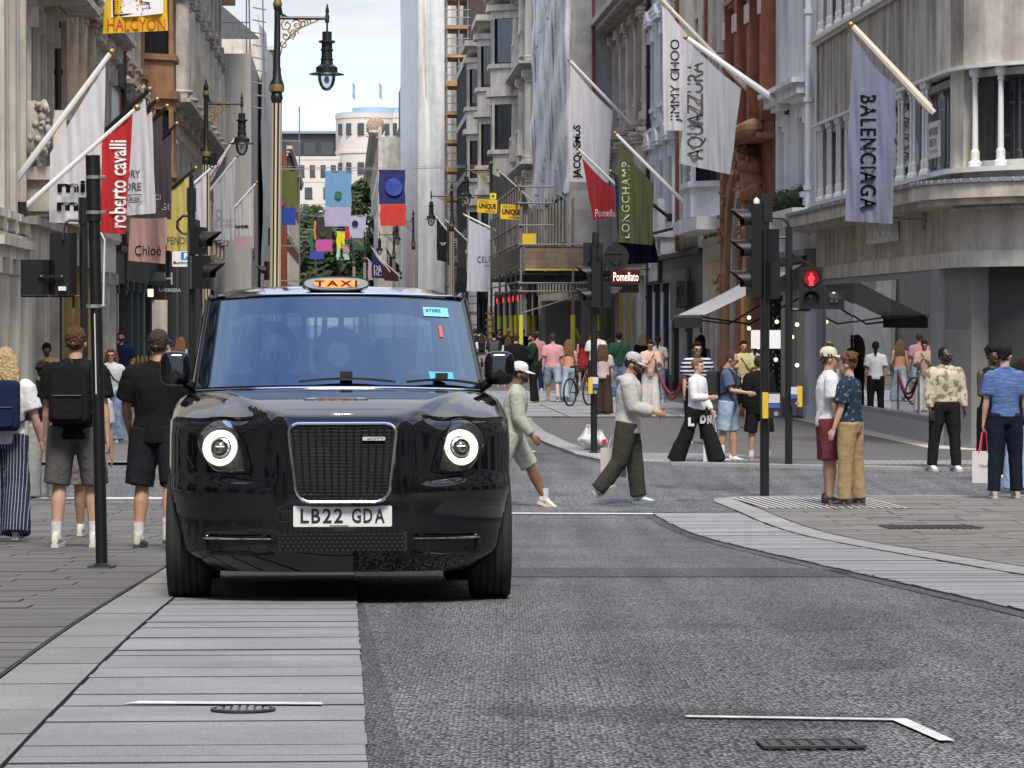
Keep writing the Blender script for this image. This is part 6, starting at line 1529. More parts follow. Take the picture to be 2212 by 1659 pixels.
def eagle(c, b, Y, cx=957, cy=528, s=7.5, nm="printed_emblem"):
	m = MB()
	for sg in (-1, 1):
		for k in range(4):
			x0, y0 = cx+sg*s*(.15+.28*k)*.8, cy-s*.5+.28*s*k*0; m.add([at(cx+sg*s*(.1+.05*k), cy-s*.45+s*.28*k, Y(cx, cy)-.03), at(cx+sg*s*(1-.22*k), cy-s*.6+s*.28*k, Y(cx, cy)-.03), at(cx+sg*s*(.92-.22*k), cy-s*.45+s*.28*k, Y(cx, cy)-.03), at(cx+sg*s*.1, cy-s*.25+s*.28*k, Y(cx, cy)-.03)], [(0,1,2,3)])
	shift(m, b).build(nm, INKW, c, fix=False)
flag("flag", "black flag with a white eagle emblem beside the white sheeting", GR, 200, [(943, 470), (966, 500), (965, 566), (944, 562)], (.015, .015, .022), [(972, 505), (940, 466)], extra=eagle)
flag("flag", "navy flag with large white initials low on the far right", GR, 262, [(803, 540), (828, 572), (831, 602), (803, 600)], (.03, .03, .12), [(845, 590), (803, 535)], [("D&", 808, 573, 824, 586, 0, INKW, .0), ("BC", 808, 586, 825, 596, 0, INKW, 0)])
flag("flag", "black flag behind the navy initialled flag", GR, 275, [(835, 540), (862, 572), (862, 590), (836, 575)], (.02, .02, .022), [(866, 590), (834, 536)], [("HALLEY", 837, 548, 841, 570, 90, INKW, 0)], polecol=BLACK)
flag("flag", "maroon flag low beside the farthest flags", GR, 268, [(828, 566), (861, 592), (861, 608), (830, 606)], (.09, .03, .03), [(866, 600), (826, 562)])
flag("flag", "pale pink flag left of the navy initialled flag", GR, 285, [(795, 562), (803, 570), (806, 605), (795, 605)], (.60, .45, .52), [(812, 580), (793, 558)])
# hanging banners on wires
BG = "coloured banners strung across the street"
def banner(label, d, parts, dots=()):
	x0, y0, x1, y1 = parts[0][0]
	base = at((x0+x1)/2, y0, d); t = thing("banner", label, "banner", base, 0, BG)
	first = None
	for (a, b, c_, e), col in parts:
		def Y(x, y): return d+.05*math.sin(x*.2+y*.02)
		o = shift(MB().grid(lambda u, v: at(a+(c_-a)*u+.8*math.sin(v*9), b+(e-b)*v, Y(a+(c_-a)*u, b+(e-b)*v)), 10, 10), base).build("panel", cloth(col), t, smooth=True, fix=False)
		first = first or (o, Y)
	for cx, cy, r, col in dots: patch(first[0], base, first[1], circ(cx, cy, r), cloth(col), "printed_disc", .12)
	m = MB().tube([at(x0-3, y0, d), at(x1+3, y0, d)], .02, 4); shift(m, base).build("rod", STEEL, t)
	wx0 = S(-5.2, d) ; m = MB().tube([Vector((wx0.x, d, base.z+.25)), Vector((base.x, d, base.z+.03)), Vector((S(8.0, d).x, d, base.z+.25))], .012, 4); shift(m, base).build("wire", STEEL, t)
banner("olive and blue banner with a pink disc at its left edge", 190, [((602, 366, 642, 448), (.14, .16, .05)), ((603, 448.5, 638, 486), (.03, .08, .42))], [(606, 437, 8.5, (.62, .04, .24))])
banner("light blue and lavender banner with a green disc", 190, [((702, 370, 759, 446), (.20, .40, .66)), ((701, 446.5, 758, 489), (.52, .50, .68))], [(730.5, 421, 8, (.06, .22, .10))])
banner("navy and red banner with a large blue disc", 190, [((818, 367, 875, 441), (.035, .04, .17)), ((821, 441.5, 877, 488), (.70, .065, .045))], [(851, 404, 19, (.06, .12, .50))])
banner("small sky blue and navy banner with a white disc", 300, [((619, 468, 644, 511), (.14, .33, .58)), ((618, 511.5, 643, 543), (.04, .05, .2)), ((618, 543.5, 631, 558), (.6, .12, .36))], [(627, 495, 9, (.62, .64, .75))])
banner("small brown and pink banner with a dark green disc", 300, [((683, 468, 717, 517), (.06, .045, .05)), ((682, 517.5, 718, 543), (.60, .12, .38)), ((678, 477, 682.5, 517), (.70, .26, .09))], [(698, 505, 7, (.04, .10, .05))])
banner("small green and blue banner behind the brown and pink one", 330, [((669.5, 496, 677, 541), (.03, .13, .05)), ((669, 541.5, 700, 560), (.05, .07, .32))])
banner("small yellow and mint banner with a red strip", 318, [((727, 500, 745, 538), (.70, .68, .03)), ((727, 538.5, 754, 561), (.42, .66, .42)), ((745.5, 490, 754.5, 518), (.55, .02, .03))], [(745, 537, 8, (.60, .25, .33))])
banner("small lavender and dark green banner with a black disc", 300, [((755, 467, 790, 514), (.50, .50, .66)), ((756, 514.5, 791, 540), (.05, .12, .07))], [(767, 483, 7, (.02, .02, .03))])
# ---------------------------------------------------------------- trees at the far end
LEAF = M("dark_foliage", (.045, .075, .03), .8, var=.5, scale=.5); LEAF2 = M("foliage", (.06, .09, .035), .8, var=.5, scale=.6)
BARK = M("bark", (.09, .07, .05), .9)
def leaf_cloud(blobs, n, sz, rr, flat=.0):
	m = MB()
	for i in range(n):
		c, r = blobs[rr.randrange(len(blobs))]
		while True:
			p = Vector((rr.uniform(-1, 1), rr.uniform(-1, 1), rr.uniform(-1, 1)))
			if .35 < p.length < 1: break
		p = Vector((c[0]+p.x*r[0], c[1]+p.y*r[1], c[2]+p.z*r[2])); s = sz*rr.uniform(.5, 1.3)
		a = Vector((rr.gauss(0, 1), rr.gauss(0, 1), rr.gauss(0, 1))).normalized(); b = a.orthogonal().normalized()
		m.add([p-a*s, p+b*s*.5, p+a*s, p-b*s*.5], [(0,1,2,3)])
	return m
def tree(label, px, d, h, w, seed, mat, n=2600, sz=.32):
	rr = random.Random(seed); p = grnd(px, d); p.z = 0; t = thing("tree", label, "tree", p, 0, "trees closing the far end of the street")
	m = MB().tube([(0, 0, 0), (.1, 0, h*.3), (-.1, .1, h*.6), (0, 0, h*.85)], [.35, .28, .18, .06], 7)
	for k in range(6):
		a = rr.uniform(0, 6.3); z = h*rr.uniform(.3, .6); m.tube([(0, 0, z), (w*.3*math.cos(a), w*.3*math.sin(a), z+h*.2)], [.14, .05], 5)
	m.build("trunk", BARK, t, smooth=True)
	bl = [((rr.uniform(-w, w)*.4, rr.uniform(-w, w)*.4, h*rr.uniform(.35, .92)), (w*rr.uniform(.16, .3), w*rr.uniform(.16, .3), h*rr.uniform(.07, .14))) for k in range(16)]
	stuff(leaf_cloud(bl, n, sz, rr).build("crown", mat, t, fix=False))
tree("broad dark tree between the lamp post and the blue banner", 655, 360, 14.5, 7.5, 3, LEAF, 4200, .38); tree("dark tree behind the pink banner", 700, 372, 13, 7, 5, LEAF, 3600, .38); tree("tall lighter tree between the blue and navy banners", 778, 385, 18.5, 6.5, 8, LEAF2, 4200, .38)
tree("low dark tree behind the yellow banner", 735, 350, 12, 7, 11, LEAF, 3600, .36); tree("dark tree at the right end of the row before the cream building", 790, 345, 12.5, 4.5, 13, LEAF, 3000, .36); tree("dark tree beside the far lamps on the left", 625, 340, 10.5, 6, 15, LEAF, 3000, .36)
pt = grnd(682, 345); pt.z = 0; ct = thing("tree", "spindly conifer standing before the white end building", "tree", pt, 0, "trees closing the far end of the street")
MB().tube([(0, 0, 0), (0, 0, 14)], [.18, .03], 6).build("trunk", BARK, ct)
m = MB(); rr = random.Random(9)
for k in range(17):
	z = 3+k*.65
	for q in range(6):
		a = rr.uniform(0, 6.3); L_ = (15-z)*.20
		for s_ in range(6):
			c = Vector((math.cos(a)*L_*(s_+1)/6, math.sin(a)*L_*(s_+1)/6, z+.1*s_*s_/6-.1)); m.add([c+Vector((0, 0, .16)), c+Vector((.2, .05, 0)), c-Vector((0, 0, .16)), c-Vector((.2, .05, 0))], [(0,1,2,3)])
stuff(m.build("crown", LEAF, ct, fix=False))
# ---------------------------------------------------------------- traffic signals
SIG = M("signal_black", (.006, .0065, .007), .45); LENSD = M("dark_lens", (.02, .02, .02), .2); YEL = M("signal_yellow", (.62, .42, .02), .5)
REDL = M("red_lamp", (.6, .02, .02), .4, emit=(1.0, .03, .04), es=.9)
def visor(c, dr, r=.115, ln=.24):
	"""hood: open half tube from the lens centre c along dr (unit, level)"""
	dr = Vector(dr).normalized(); sd_ = Vector((0, 0, 1)).cross(dr); m = MB(); n = 14; vs = []
	for s_ in (0, 1):
		for off in (0, .008):
			for k in range(n+1):
				a = R(-35+250*k/n); l = ln*(1-.35*abs(math.cos(R(-35+250*k/n)))*0) * (1 if s_ else 0); l = l*(.35+.65*max(0, math.sin(a))) if s_ else 0
				vs.append(c+sd_*((r-off)*math.cos(a))+Vector((0, 0, (r-off)*math.sin(a)))+dr*l)
	N = n+1; fs = []
	for k in range(n):
		fs += [(k, k+1, 2*N+k+1, 2*N+k), (N+k, 3*N+k, 3*N+k+1, N+k+1), (2*N+k, 2*N+k+1, 3*N+k+1, 3*N+k)]
	return m.add(vs, fs)
def head(parent, x, y, z0, z1, face, n, w=.30, dp=.16, lit=None, vis=True, lens_r=.105):
	"""signal head: box with n lenses; face = angle of the way it looks (0 = towards the camera, 90 = left)"""
	a = R(face); dr = Vector((-math.sin(a), -math.cos(a), 0)); rt = Vector((math.cos(a), -math.sin(a), 0)); c0 = Vector((x, y, 0))
	def P(u, v, z): return c0+rt*u+dr*v+Vector((0, 0, z))
	pl = [(-w/2, dp/2), (w/2, dp/2), (w/2, -dp*.2), (w*.28, -dp/2), (-w*.28, -dp/2), (-w/2, -dp*.2)]
	m = MB(); k = len(pl); vs = [P(u, v, z0) for u, v in pl]+[P(u, v, z1) for u, v in pl]
	m.add(vs, [tuple(range(k)), tuple(range(2*k-1, k-1, -1))]+[(i, (i+1) % k, k+(i+1) % k, k+i) for i in range(k)])
	h = m.build("signal_head", SIG, parent)
	for i in range(n):
		z = z1-(z1-z0)*(i+.5)/n; mt = Matrix.Rotation(-a, 3, 'Z') @ Matrix.Rotation(R(90), 3, 'X')
		MB().lathe([(lens_r, dp/2-.01), (lens_r*.7, dp/2+.014), (0, dp/2+.02)], 18, (x, y, z), mt).build("lens", lit[i] if lit and lit[i] else LENSD, h, smooth=True)
		if vis: visor(P(0, dp/2, z), dr, lens_r+.012).build("visor", SIG, h, smooth=True)
	return h
def post(label, px, d, top_y, dia=.11, lean=(0, 0), cap=True, group="black traffic signal posts", name="traffic_signal"):
	b = grnd(px, d); t = thing(name, label, "traffic signal" if name == "traffic_signal" else "post", b, 0, group)
	zt = at(px, top_y, d).z-b.z
	MB().tube([(0, 0, 0), (lean[0], lean[1], zt)], dia/2, 14).build("post", SIG, t, smooth=True)
	MB().lathe([(dia*.75, 0), (dia*.75, .015), (dia*.5, .03)], 14).build("base_collar", SIG, t)
	return t, b, zt
def zof(py, d, b): return at(1106, py, d).z-b.z
def xof(px, d, b): return (px-1106)/FPX*d-b.x
def button(t, x, y, z, side=-1, w=.20, h=.36):
	o = MB().rrect(x-w/2, x+w/2, z-h/2, z+h/2, .03, y-.12, y).build("push_button_box", M("box_black", (.02, .02, .022), .4), t)
	MB().box(x+side*w/2-.035, x+side*w/2+.035, y-.13, y-.01, z-h/2-.002, z+h/2+.002).build("yellow_side", YEL, o)
	MB().box(x-.06, x+.075, y-.125, y-.121, z+.03, z+.14).build("notice", M("notice_white", (.5, .52, .55), .5), o); MB().box(x-.06, x+.075, y-.126, y-.121, z-.03, z+.02).build("blue_notice", M("notice_blue", (.03, .10, .35), .5), o)
	MB().lathe([(.03, 0), (.03, .012)], 12, (x+.03, y-.132, z-.1), Matrix.Rotation(R(-90), 3, 'X')).build("button", STEEL, o)
# near left bare post
t, b, zt = post("leaning bare black post standing in the left pavement before the pedestrians", 219, dfeet(1235), 345, .082, (-.055, 0), group=None, name="bare_post")
MB().tube([(-.049, 0, zt-.42), (-.056, 0, zt+.03)], .05, 14).build("sleeve", SIG, t, smooth=True)
for z in (zt-.12, zt-.36, zt-1.0): MB().lathe([(.054, -.012), (.054, .012)], 14, (-.05, 0, z)).tube([(.0, -.03, z), (.035, -.035, z)], .012, 5).build("hose_clip", STEEL, t)
MB().box(-.09, .09, -.09, .09, 0, .012).build("base_plate", IRONC, t)
MB().tube([(.02, -.05, zt-1.0), (.03, -.05, zt-.55), (.005, -.05, zt-.5)], .006, 5).tube([(-.04, -.05, zt-1.05), (-.03, -.05, zt-1.6)], .004, 5).build("cable", WHITEP, t)
# signals seen from behind on the left
t, b, zt = post("signal post on the left with two black heads seen from behind", 181, 39, 436, .095)
d = 39
for x0, x1, y0, y1, off in ((108, 165, 503, 637, .02), (46, 107, 561, 637, 0)):
	xa, xb = xof(x0, d, b), xof(x1, d, b); head(t, (xa+xb)/2, off, zof(y1, d, b), zof(y0, d, b), 180, 2 if x0 > 100 else 1, xb-xa, .17)
MB().box(xof(85, d, b), xof(142, d, b), -.13, -.10, zof(600, d, b), zof(594, d, b)).build("link_bar", SIG, t)
for x in (93, 137): MB().ell((xof(x, d, b), -.135, zof(597, d, b)), .012, 8, 5).build("bolt", STEEL, t)
MB().box(xof(130, d, b), xof(146, d, b), -.14, -.087, zof(628, d, b), zof(619, d, b)).build("label_plate", WHITEP, t)
MB().tube([(0, -.02, zof(476, d, b)), (xof(150, d, b), -.02, zof(476, d, b)), (xof(141, d, b), -.05, zof(484, d, b)), (xof(139, d, b), -.1, zof(520, d, b))], .018, 8).tube([(xof(46, d, b), 0, zof(640, d, b)), (0, 0, zof(640, d, b))], .012, 6).build("conduit", SIG, t, smooth=True)
MB().tube([(0, 0, zt-.25), (0, 0, zt+.05)], .06, 14).build("sleeve", SIG, t, smooth=True)
# left signal by the cab
t, b, zt = post("signal post left of the cab with two hooded lamps facing right", 414, 42, 405, .10); d = 42
MB().tube([(0, 0, zof(457, d, b)), (0, 0, zof(407, d, b))], .06, 14).tube([(0, 0, zof(407, d, b)), (0, 0, zof(378, d, b))], .03, 8).tube([(0, 0, zof(378, d, b)), (0, 0, zof(350, d, b))], .006, 5).build("sleeve", SIG, t, smooth=True)
head(t, xof(425, d, b), -.05, zof(550, d, b), zof(491, d, b), -75, 1, .3, .17); head(t, xof(431, d, b), -.05, zof(624, d, b), zof(552, d, b), -75, 1, .3, .19)
MB().tube([(0, 0, zof(466, d, b)), (xof(396, d, b), 0, zof(466, d, b)), (xof(384, d, b), 0, zof(478, d, b)), (xof(383, d, b), 0, zof(492, d, b)), (xof(394, d, b), 0, zof(504, d, b)), (0, 0, zof(506, d, b))], .017, 8).build("conduit", SIG, t, smooth=True)
# small one behind the tall lamp
t, b, zt = post("small far signal behind the tall lamp post with its hood to the left", 588, 83, 492, .12); d = 83
head(t, xof(583, d, b), -.1, zof(605, d, b), zof(565, d, b), 75, 1, .34, .2); MB().box(-.09, .09, -.08, .08, zof(530, d, b), zof(492, d, b)).build("sleeve", SIG, t)
# middle right signal
t, b, zt = post("signal post with a round sign seen from behind beside the rubbish bag", 1283, dfeet(985), 528, .105); d = dfeet(985)
MB().tube([(.02, 0, zof(530, d, b)), (.03, 0, zof(502, d, b))], .055, 12).build("sleeve", SIG, t, smooth=True)
MB().box(xof(1260, d, b), xof(1303, d, b), .06, .10, zof(582, d, b), zof(524, d, b)).build("backing_board", SIG, t)
head(t, xof(1287, d, b), -.05, zof(664, d, b), zof(566, d, b), 78, 2, .3, .2)
head(t, xof(1300, d, b), .06, zof(664, d, b), zof(608, d, b), -110, 1, .28, .2)
cxx, czz = xof(1331, d, b), zof(555, d, b)
o = MB().lathe([(.205, -.01), (.205, .01), (.0, .012)], 32, (cxx, 0, czz), Matrix.Rotation(R(90), 3, 'X')).build("round_sign", SIG, t)
MB().box(cxx-.18, cxx+.10, -.04, -.015, czz+.055, czz+.075).tube([(cxx+.1*math.cos(q), -.025, czz-.02+.1*math.sin(q)) for q in [3.3+.25*k for k in range(11)]], .009, 5).box(cxx-.008, cxx+.008, -.03, -.013, czz-.19, czz+.19).box(-.0, cxx, -.02, .0, czz+.04, czz+.06).build("sign_bracket", IRON, o)
button(t, -.01, -.05, zof(833, d, b), -1, .10, .25)
# near right signal with three hoods
D6 = dfeet(1075)
t, b, zt = post("tall signal post on the corner with three hoods facing left and a yellow button box", 1652, D6, 430, .115); d = D6
MB().box(xof(1647, d, b), xof(1668, d, b), -.07, .07, zof(480, d, b), zof(418, d, b)).build("sleeve", SIG, t)
head(t, xof(1632, d, b), 0, zof(640, d, b), zof(441, d, b), 80, 3, .30, .17, lens_r=.115)
MB().lathe([(.035, 0), (.04, .03), (.03, .06), (.0, .085)], 12, (xof(1634, d, b), 0, zof(441, d, b))).build("detector_cap", WHITEP, t, smooth=True)
head(t, xof(1662, d, b), .02, zof(572, d, b), zof(495, d, b), -120, 1, .22, .14, vis=False); head(t, xof(1666, d, b), -.02, zof(645, d, b), zof(566, d, b), -100, 1, .24, .16, vis=False)
button(t, xof(1669, d, b), -.05, zof(875, d, b), -1, .20, .31)
# far right pedestrian signal
D7 = dfeet(1010)
t, b, zt = post("pedestrian signal post showing a red standing figure beside a dark countdown box", 1704, D7, 490, .11); d = D7
xa, xb = xof(1726, d, b), xof(1775, d, b)
h = head(t, (xa+xb)/2, -.05, zof(668, d, b), zof(577, d, b), 0, 2, xb-xa, .2, vis=False, lens_r=.115)
cx, cz = (xa+xb)/2-.005, zof(600, d, b)-.02; yf = -.05-.135
MB().lathe([(.118, 0), (.0, .004)], 24, (cx, yf+.005, cz+.02), Matrix.Rotation(R(90), 3, 'X')).build("red_lens", M("red_lens_dim", (.10, .004, .006), .3, emit=(.5, .0, .01), es=.12), h)
mm_ = MB().prism([(cx-.038, cz+.045), (cx+.038, cz+.045), (cx+.05, cz+.0), (cx+.036, cz-.03), (cx+.028, cz+.02), (cx+.028, cz-.085), (cx+.038, cz-.1), (cx+.004, cz-.1), (cx+.002, cz-.03), (cx-.002, cz-.03), (cx-.004, cz-.1), (cx-.038, cz-.1), (cx-.028, cz-.085), (cx-.028, cz+.02), (cx-.036, cz-.03), (cx-.05, cz+.0)], yf-.012, yf-.006).prism([(cx+.02*math.cos(q), cz+.07+.022*math.sin(q)) for q in [k*.628 for k in range(10)]], yf-.012, yf-.006)
mm_.build("red_figure", REDL, h)
for z in (cz+.02, zof(645, d, b)): visor(Vector((cx+.005, -.05-.1, z)), (0, -1, 0), .125, .12).build("visor", SIG, h, smooth=True)
x2, x3 = xof(1777, d, b), xof(1822, d, b)
h2 = head(t, (x2+x3)/2, -.03, zof(668, d, b), zof(625, d, b), 0, 1, x3-x2, .16, vis=False, lens_r=.12)
m = MB()
for k in (-1, 1):
	for r_ in (-1, 1): m.box((x2+x3)/2+k*.035-.022, (x2+x3)/2+k*.035+.022, -.14, -.137, zof(646, d, b)+r_*.03-.022, zof(646, d, b)+r_*.03+.022)
m.build("countdown_digit", M("dim_digit", (.05, .05, .05), .6), h2)
MB().tube([(0, -.02, zof(545, d, b)), (xof(1728, d, b), -.02, zof(560, d, b)), (xof(1757, d, b), -.02, zof(577, d, b))], .018, 6).tube([(0, 0, zof(668, d, b)), (xof(1750, d, b), -.02, zof(670, d, b))], .02, 6).build("bracket", SIG, t, smooth=True)
MB().tube([(0, 0, zt-.05), (.0, 0, zt+.0), (-.02, 0, zt+.07), (-.10, 0, zt+.125), (xof(1668, d, b), 0, zt+.14)], .022, 8).tube([(0, 0, zof(512, d, b)), (xof(1672, d, b), 0, zof(514, d, b))], .02, 8).build("conduit", SIG, t, smooth=True)
button(t, xof(1716, d, b), -.02, zof(856, d, b), 1, .14, .30)
ns = thing("notice_board", "white notice board fixed behind the corner signal post", "notice", at(1652, 733, 52)+Vector((0, 0, 0))); MB().box(-.21, .24, -.01, .01, -.14, .14).build("board", WHITEP, ns); MB().tube([(-.02, .03, -1.1), (-.02, .03, .14)], .02, 6).build("stake", IRON, ns); ns.location.z = at(1652, 733, 52).z
# ---------------------------------------------------------------- signs
def hang_sign(name, label, d, x0, y0, x1, y1, mat, texts, th=.06, cat="sign", group=None, rodx=None):
	c = at((x0+x1)/2, (y0+y1)/2, d); sc = d/FPX; w, h = (x1-x0)*sc, (y1-y0)*sc
	t = thing(name, label, cat, c, 0, group); MB().rrect(-w/2, w/2, -h/2, h/2, min(.04, h*.1), -th/2, th/2).build("panel", mat, t)
	for s, a, b_, e, f, m_, bo in texts: sign_text("lettering", s, m_, t, (a-.5)*w, (b_-.5)*h, (e-a)*w, (f-b_)*h, -th/2-.006, bold=bo)
	if rodx: X = (rodx-(x0+x1)/2)*sc; MB().tube([(0, .0, h/2+.04), (X, 0, h/2+.04)], .025, 6).build("bracket", IRON, t); MB().tube([(0, 0, h/2-.01), (0, 0, h/2+.06)], .02, 5).build("hanger", IRON, t)
	return t
SY = M("sign_yellow", (.72, .44, .01), .5)
SL = M("signal_black", (0, 0, 0))
for lab, x0, y0, x1, y1 in (("tilted yellow sign with bold black lettering left of its twin on the scaffold", 1031, 431, 1074, 460), ("second yellow sign with bold black lettering lower and nearer the timber hoarding", 1081, 442, 1128, 474)):
	t = hang_sign("scaffold_sign", lab, 126, x0, y0, x1, y1, SY, [("UNIQUE", .08, .24, .94, .70, SL, .05), ("020 8775 5401", .1, .76, .55, .92, SL, 0), ("SCAFFOLDING", .4, .07, .92, .19, SL, .02)], group="yellow scaffold signs"); t.rotation_euler = (0, R(3), 0)
t = hang_sign("round_badge", "small round yellow badge above the left yellow sign", 126, 1058, 417, 1072, 431, M("badge_yellow", (.60, .58, .05), .5), [("O", .3, .3, .7, .7, SL, .1)])
t = hang_sign("lit_sign", "red lit sign with white script lettering above a black panel by the scaffold", 110, 1320, 584, 1382, 613, M("sign_maroon", (.14, .012, .014), .4), [("Pomellato", .08, .2, .95, .85, M("lit_letter", (.8, .78, .72), .4, emit=(1, .95, .85), es=.5), .0)], .2, rodx=1405)
MB().box(-.43, .43, -.09, .09, -.50, -.225).build("black_panel", BLACK, t)
hang_sign("shop_sign", "black hanging sign with white lettering beside the leaning post", 83, 222, 585, 264, 615, BLACK, [("GUCCI", .08, .38, .95, .62, INKW, .02)], .1, rodx=205)
hang_sign("shop_sign", "black hanging sign with small gilt lettering under the left signal heads", 66, 106, 638, 161, 665, BLACK, [("ESTABLISHED 1892", .12, .55, .88, .72, M("gilt_letter", (.75, .66, .40), .35), .02)], .06, rodx=98)
hang_sign("shop_sign", "small cream sign with a dark letter behind the leaning post", 84, 206, 620, 238, 634, CREAM, [("LE EN", .1, .3, .95, .75, INK, .0)], .05)
t = hang_sign("parking_sign", "white parking sign with a blue square partly behind the signal by the cab", 60, 372, 543, 428, 576, M("sign_white", (.70, .70, .68), .4), [("Burlington", .05, .1, .92, .36, INK, .02)], .03); MB().box(-.07, .11, -.022, -.0155, -.01, .12).build("blue_square", M("sign_blue", (.02, .14, .50), .4), t); sign_text("lettering", "P", INKW, t, -.02, .005, .08, .1, -.024, bold=.05)
MB().tube([(.1, .03, -2.9), (.1, .03, .15)], .03, 8).build("post", STEEL, t)
hang_sign("lit_sign", "black sign with a pale eagle emblem at the foot of the brown flag", 185, 983, 610, 1012, 632, BLACK, [], .2)
hang_sign("notice_board", "tall white notice panel strapped to the right hand lamp post", 156, 1055, 628, 1068, 661, WHITEP, [("NO ENTRY", .2, .1, .8, .9, M("notice_blue", (.03, .10, .35), .5), 0)], .03)
hang_sign("red_sign", "small red lamp box under the pink flag", 92, 368, 533, 389, 546, M("red_box", (.40, .01, .02), .4), [], .2)
# ---------------------------------------------------------------- dark glazed shop return with large initials (left)
d = 97; t = thing("shop_return", "charcoal ribbed shop return with large white initials behind the man in black", "shopfront", at(350, 700, d)); t.location.z = .05
xa, xb = (295-350)/FPX*d, (412-350)/FPX*d
MB().box(xa, xb, .0, 3, 0, zof(470, d, Vector((0, 0, .05)))).build("panel", GREYD, t)
for i in range(14): x = xa+(xb-xa)*(i+.5)/14; MB().box(x-.02, x+.02, -.05, -.003, .3, 5.0).build("rib", M("rib_%d" % (i % 3), ((.05, .05, .052), (.11, .11, .11), (.03, .03, .03))[i % 3], .5), t)
MB().box(xa+.55, xa+.62, -.09, -.055, .2, 4).build("white_post", WHITEP, t); b0 = Vector((0, 0, .05))
def xo(px): return (px-350)/FPX*d
sign_text("lettering", "CH", INKW, t, xo(332), zof(615, d, b0), xo(373)-xo(332), zof(588, d, b0)-zof(615, d, b0), -.06, bold=0); sign_text("lettering", "CAROLINA HERRERA", INKW, t, xo(302), zof(631, d, b0), xo(391)-xo(302), zof(623, d, b0)-zof(631, d, b0), -.06, bold=.01)
# porch canopy with lantern
d = 92; t = thing("porch_canopy", "black iron porch canopy with a lit lantern beside the dark teal shopfront", "canopy", at(318, 612, d))
MB().add([(-.95, -.3, .06), (.55, -.3, .06), (.35, .6, .32), (-.75, .6, .32), (-.95, -.3, -.06), (.55, -.3, -.06), (.35, .6, -.06), (-.75, .6, -.06)], [(0,1,2,3), (4,7,6,5), (0,4,5,1), (1,5,6,2), (2,6,7,3), (3,7,4,0)]).build("roof", IRON, t)
m = MB()
for k in range(5): m.tube([(-.8+.09*math.cos(q)*(1-q/9)+.12*k, -.25, -.28+.09*math.sin(q)*(1-q/9)-.05*k) for q in [.4*j for j in range(16)]], .012, 4)
m.build("scroll_bracket", IRON, t)
MB().box(.02, .22, -.28, -.1, -.42, -.12).build("lantern", IRON, t); MB().box(.05, .19, -.3, -.285, -.36, -.16).build("lantern_glass", M("warm_lantern", (.8, .6, .2), .4, emit=(1, .75, .3), es=1.0), t)
MB().box(.15, .55, -.2, 0, -3.2, -.45).build("white_pillar", STONEL, t); MB().box(-.75, -.45, -.2, 0, -3.2, -.1).build("teal_pillar", TEALP, t)
# railings with gilt spikes
d = 84; t = thing("iron_railing", "black iron railing with gilt spear finials before the left shops", "railing", Vector((at(330, 700, d).x, d, .05)))
m = MB(); g = MB()
for i in range(13):
	x = (280-330+i*9)/FPX*d; m.tube([(x, 0, 0), (x, 0, 1.02)], .018, 5); g.lathe([(.02, 1.02), (.045, 1.10), (.045, 1.16), (.01, 1.27)], 8, (x, 0, 0))
m.box((278-330)/FPX*d, (392-330)/FPX*d, -.02, .02, .9, .94).box((278-330)/FPX*d, (392-330)/FPX*d, -.02, .02, .1, .14).build("rail", IRON, t); g.build("finial", GOLDP, t, smooth=True)
# ---------------------------------------------------------------- fan scaffold at the foot of the sheeted building
t = thing("fan_scaffold", "timber fronted pavement scaffold on steel legs with yellow sleeves", "scaffold", S(6.4, 124, 0), STREET); t.location.z = .05
PLY = M("weathered_boards", (.22, .17, .115), .9, var=.35, scale=3, streak=.2)
for k in range(4): MB().box(.15, 2.85, -.03, .03, 4.02+.205*k, 4.02+.205*k+.195).build("timber_board", PLY, t)
for k in range(4): MB().box(-.05, .0, .1, 25, 4.02+.205*k, 4.02+.205*k+.195).build("timber_board", PLY, t)
MB().box(.15, 2.85, -.04, -.031, 3.97, 4.02).build("yellow_strip", M("yellow_strip", (.6, .5, .03), .6), t)
MB().box(0, 3.6, .05, 25, 3.82, 3.95).build("deck", M("dark_deck", (.03, .03, .03), .9), t)
LEG = M("scaffold_leg", (.17, .165, .155), .6); YS = M("yellow_sleeve", (.60, .58, .06), .6)
leg = MB().tube([(0, 0, .02), (0, 0, 6.6)], .045, 8).mesh("leg"); leg.materials.append(LEG)
slv = MB().tube([(0, 0, .1), (0, 0, 2.35)], .085, 10).mesh("yellow_sleeve"); slv.materials.append(YS)
rl = MB().ell((0, -.08, 2.95), (.035, .03, .13), 8, 6).mesh("warning_light"); rl.materials.append(M("dim_red_lamp", (.5, .03, .03), .4, emit=(1, .05, .05), es=.25))
k = 0
for o_, ds_ in ((0.0, [0, 3.4, 7, 11.5, 17, 25]), (1.9, [0, .25]), (1.0, [9, 9.4, 12, 13]), (2.9, [1.5])):
	for q in ds_:
		l_ = link("leg", leg, t, (o_, q, 0)); link("yellow_sleeve", slv, l_)
		if o_ == 0 and k < 5: link("warning_light", rl, l_, (-.12, 0, 0)); k += 1
m = MB()
for z in (3.2, 3.5, 4.9, 5.6, 6.4, 7.0):
	m.tube([(-.1, -.08, z), (2.9 if z < 5 else 1.2, -.08, z)], .035, 6); m.tube([(-.05, -.1, z+.05), (-.05, 25, z+.05)], .035, 6)
for q in range(0, 25, 2): m.tube([(0, q, 3.9), (0, q, 7.2)], .035, 6).tube([(.9, q, 3.9), (.9, q, 6.6)], .03, 5)
m.tube([(0, 0, 2.4), (2.9, 0, 3.3)], .03, 6).tube([(1.9, 0, 3.4), (2.9, 1.5, 2.2)], .03, 6)
m.build("cross_tube", LEG, t)
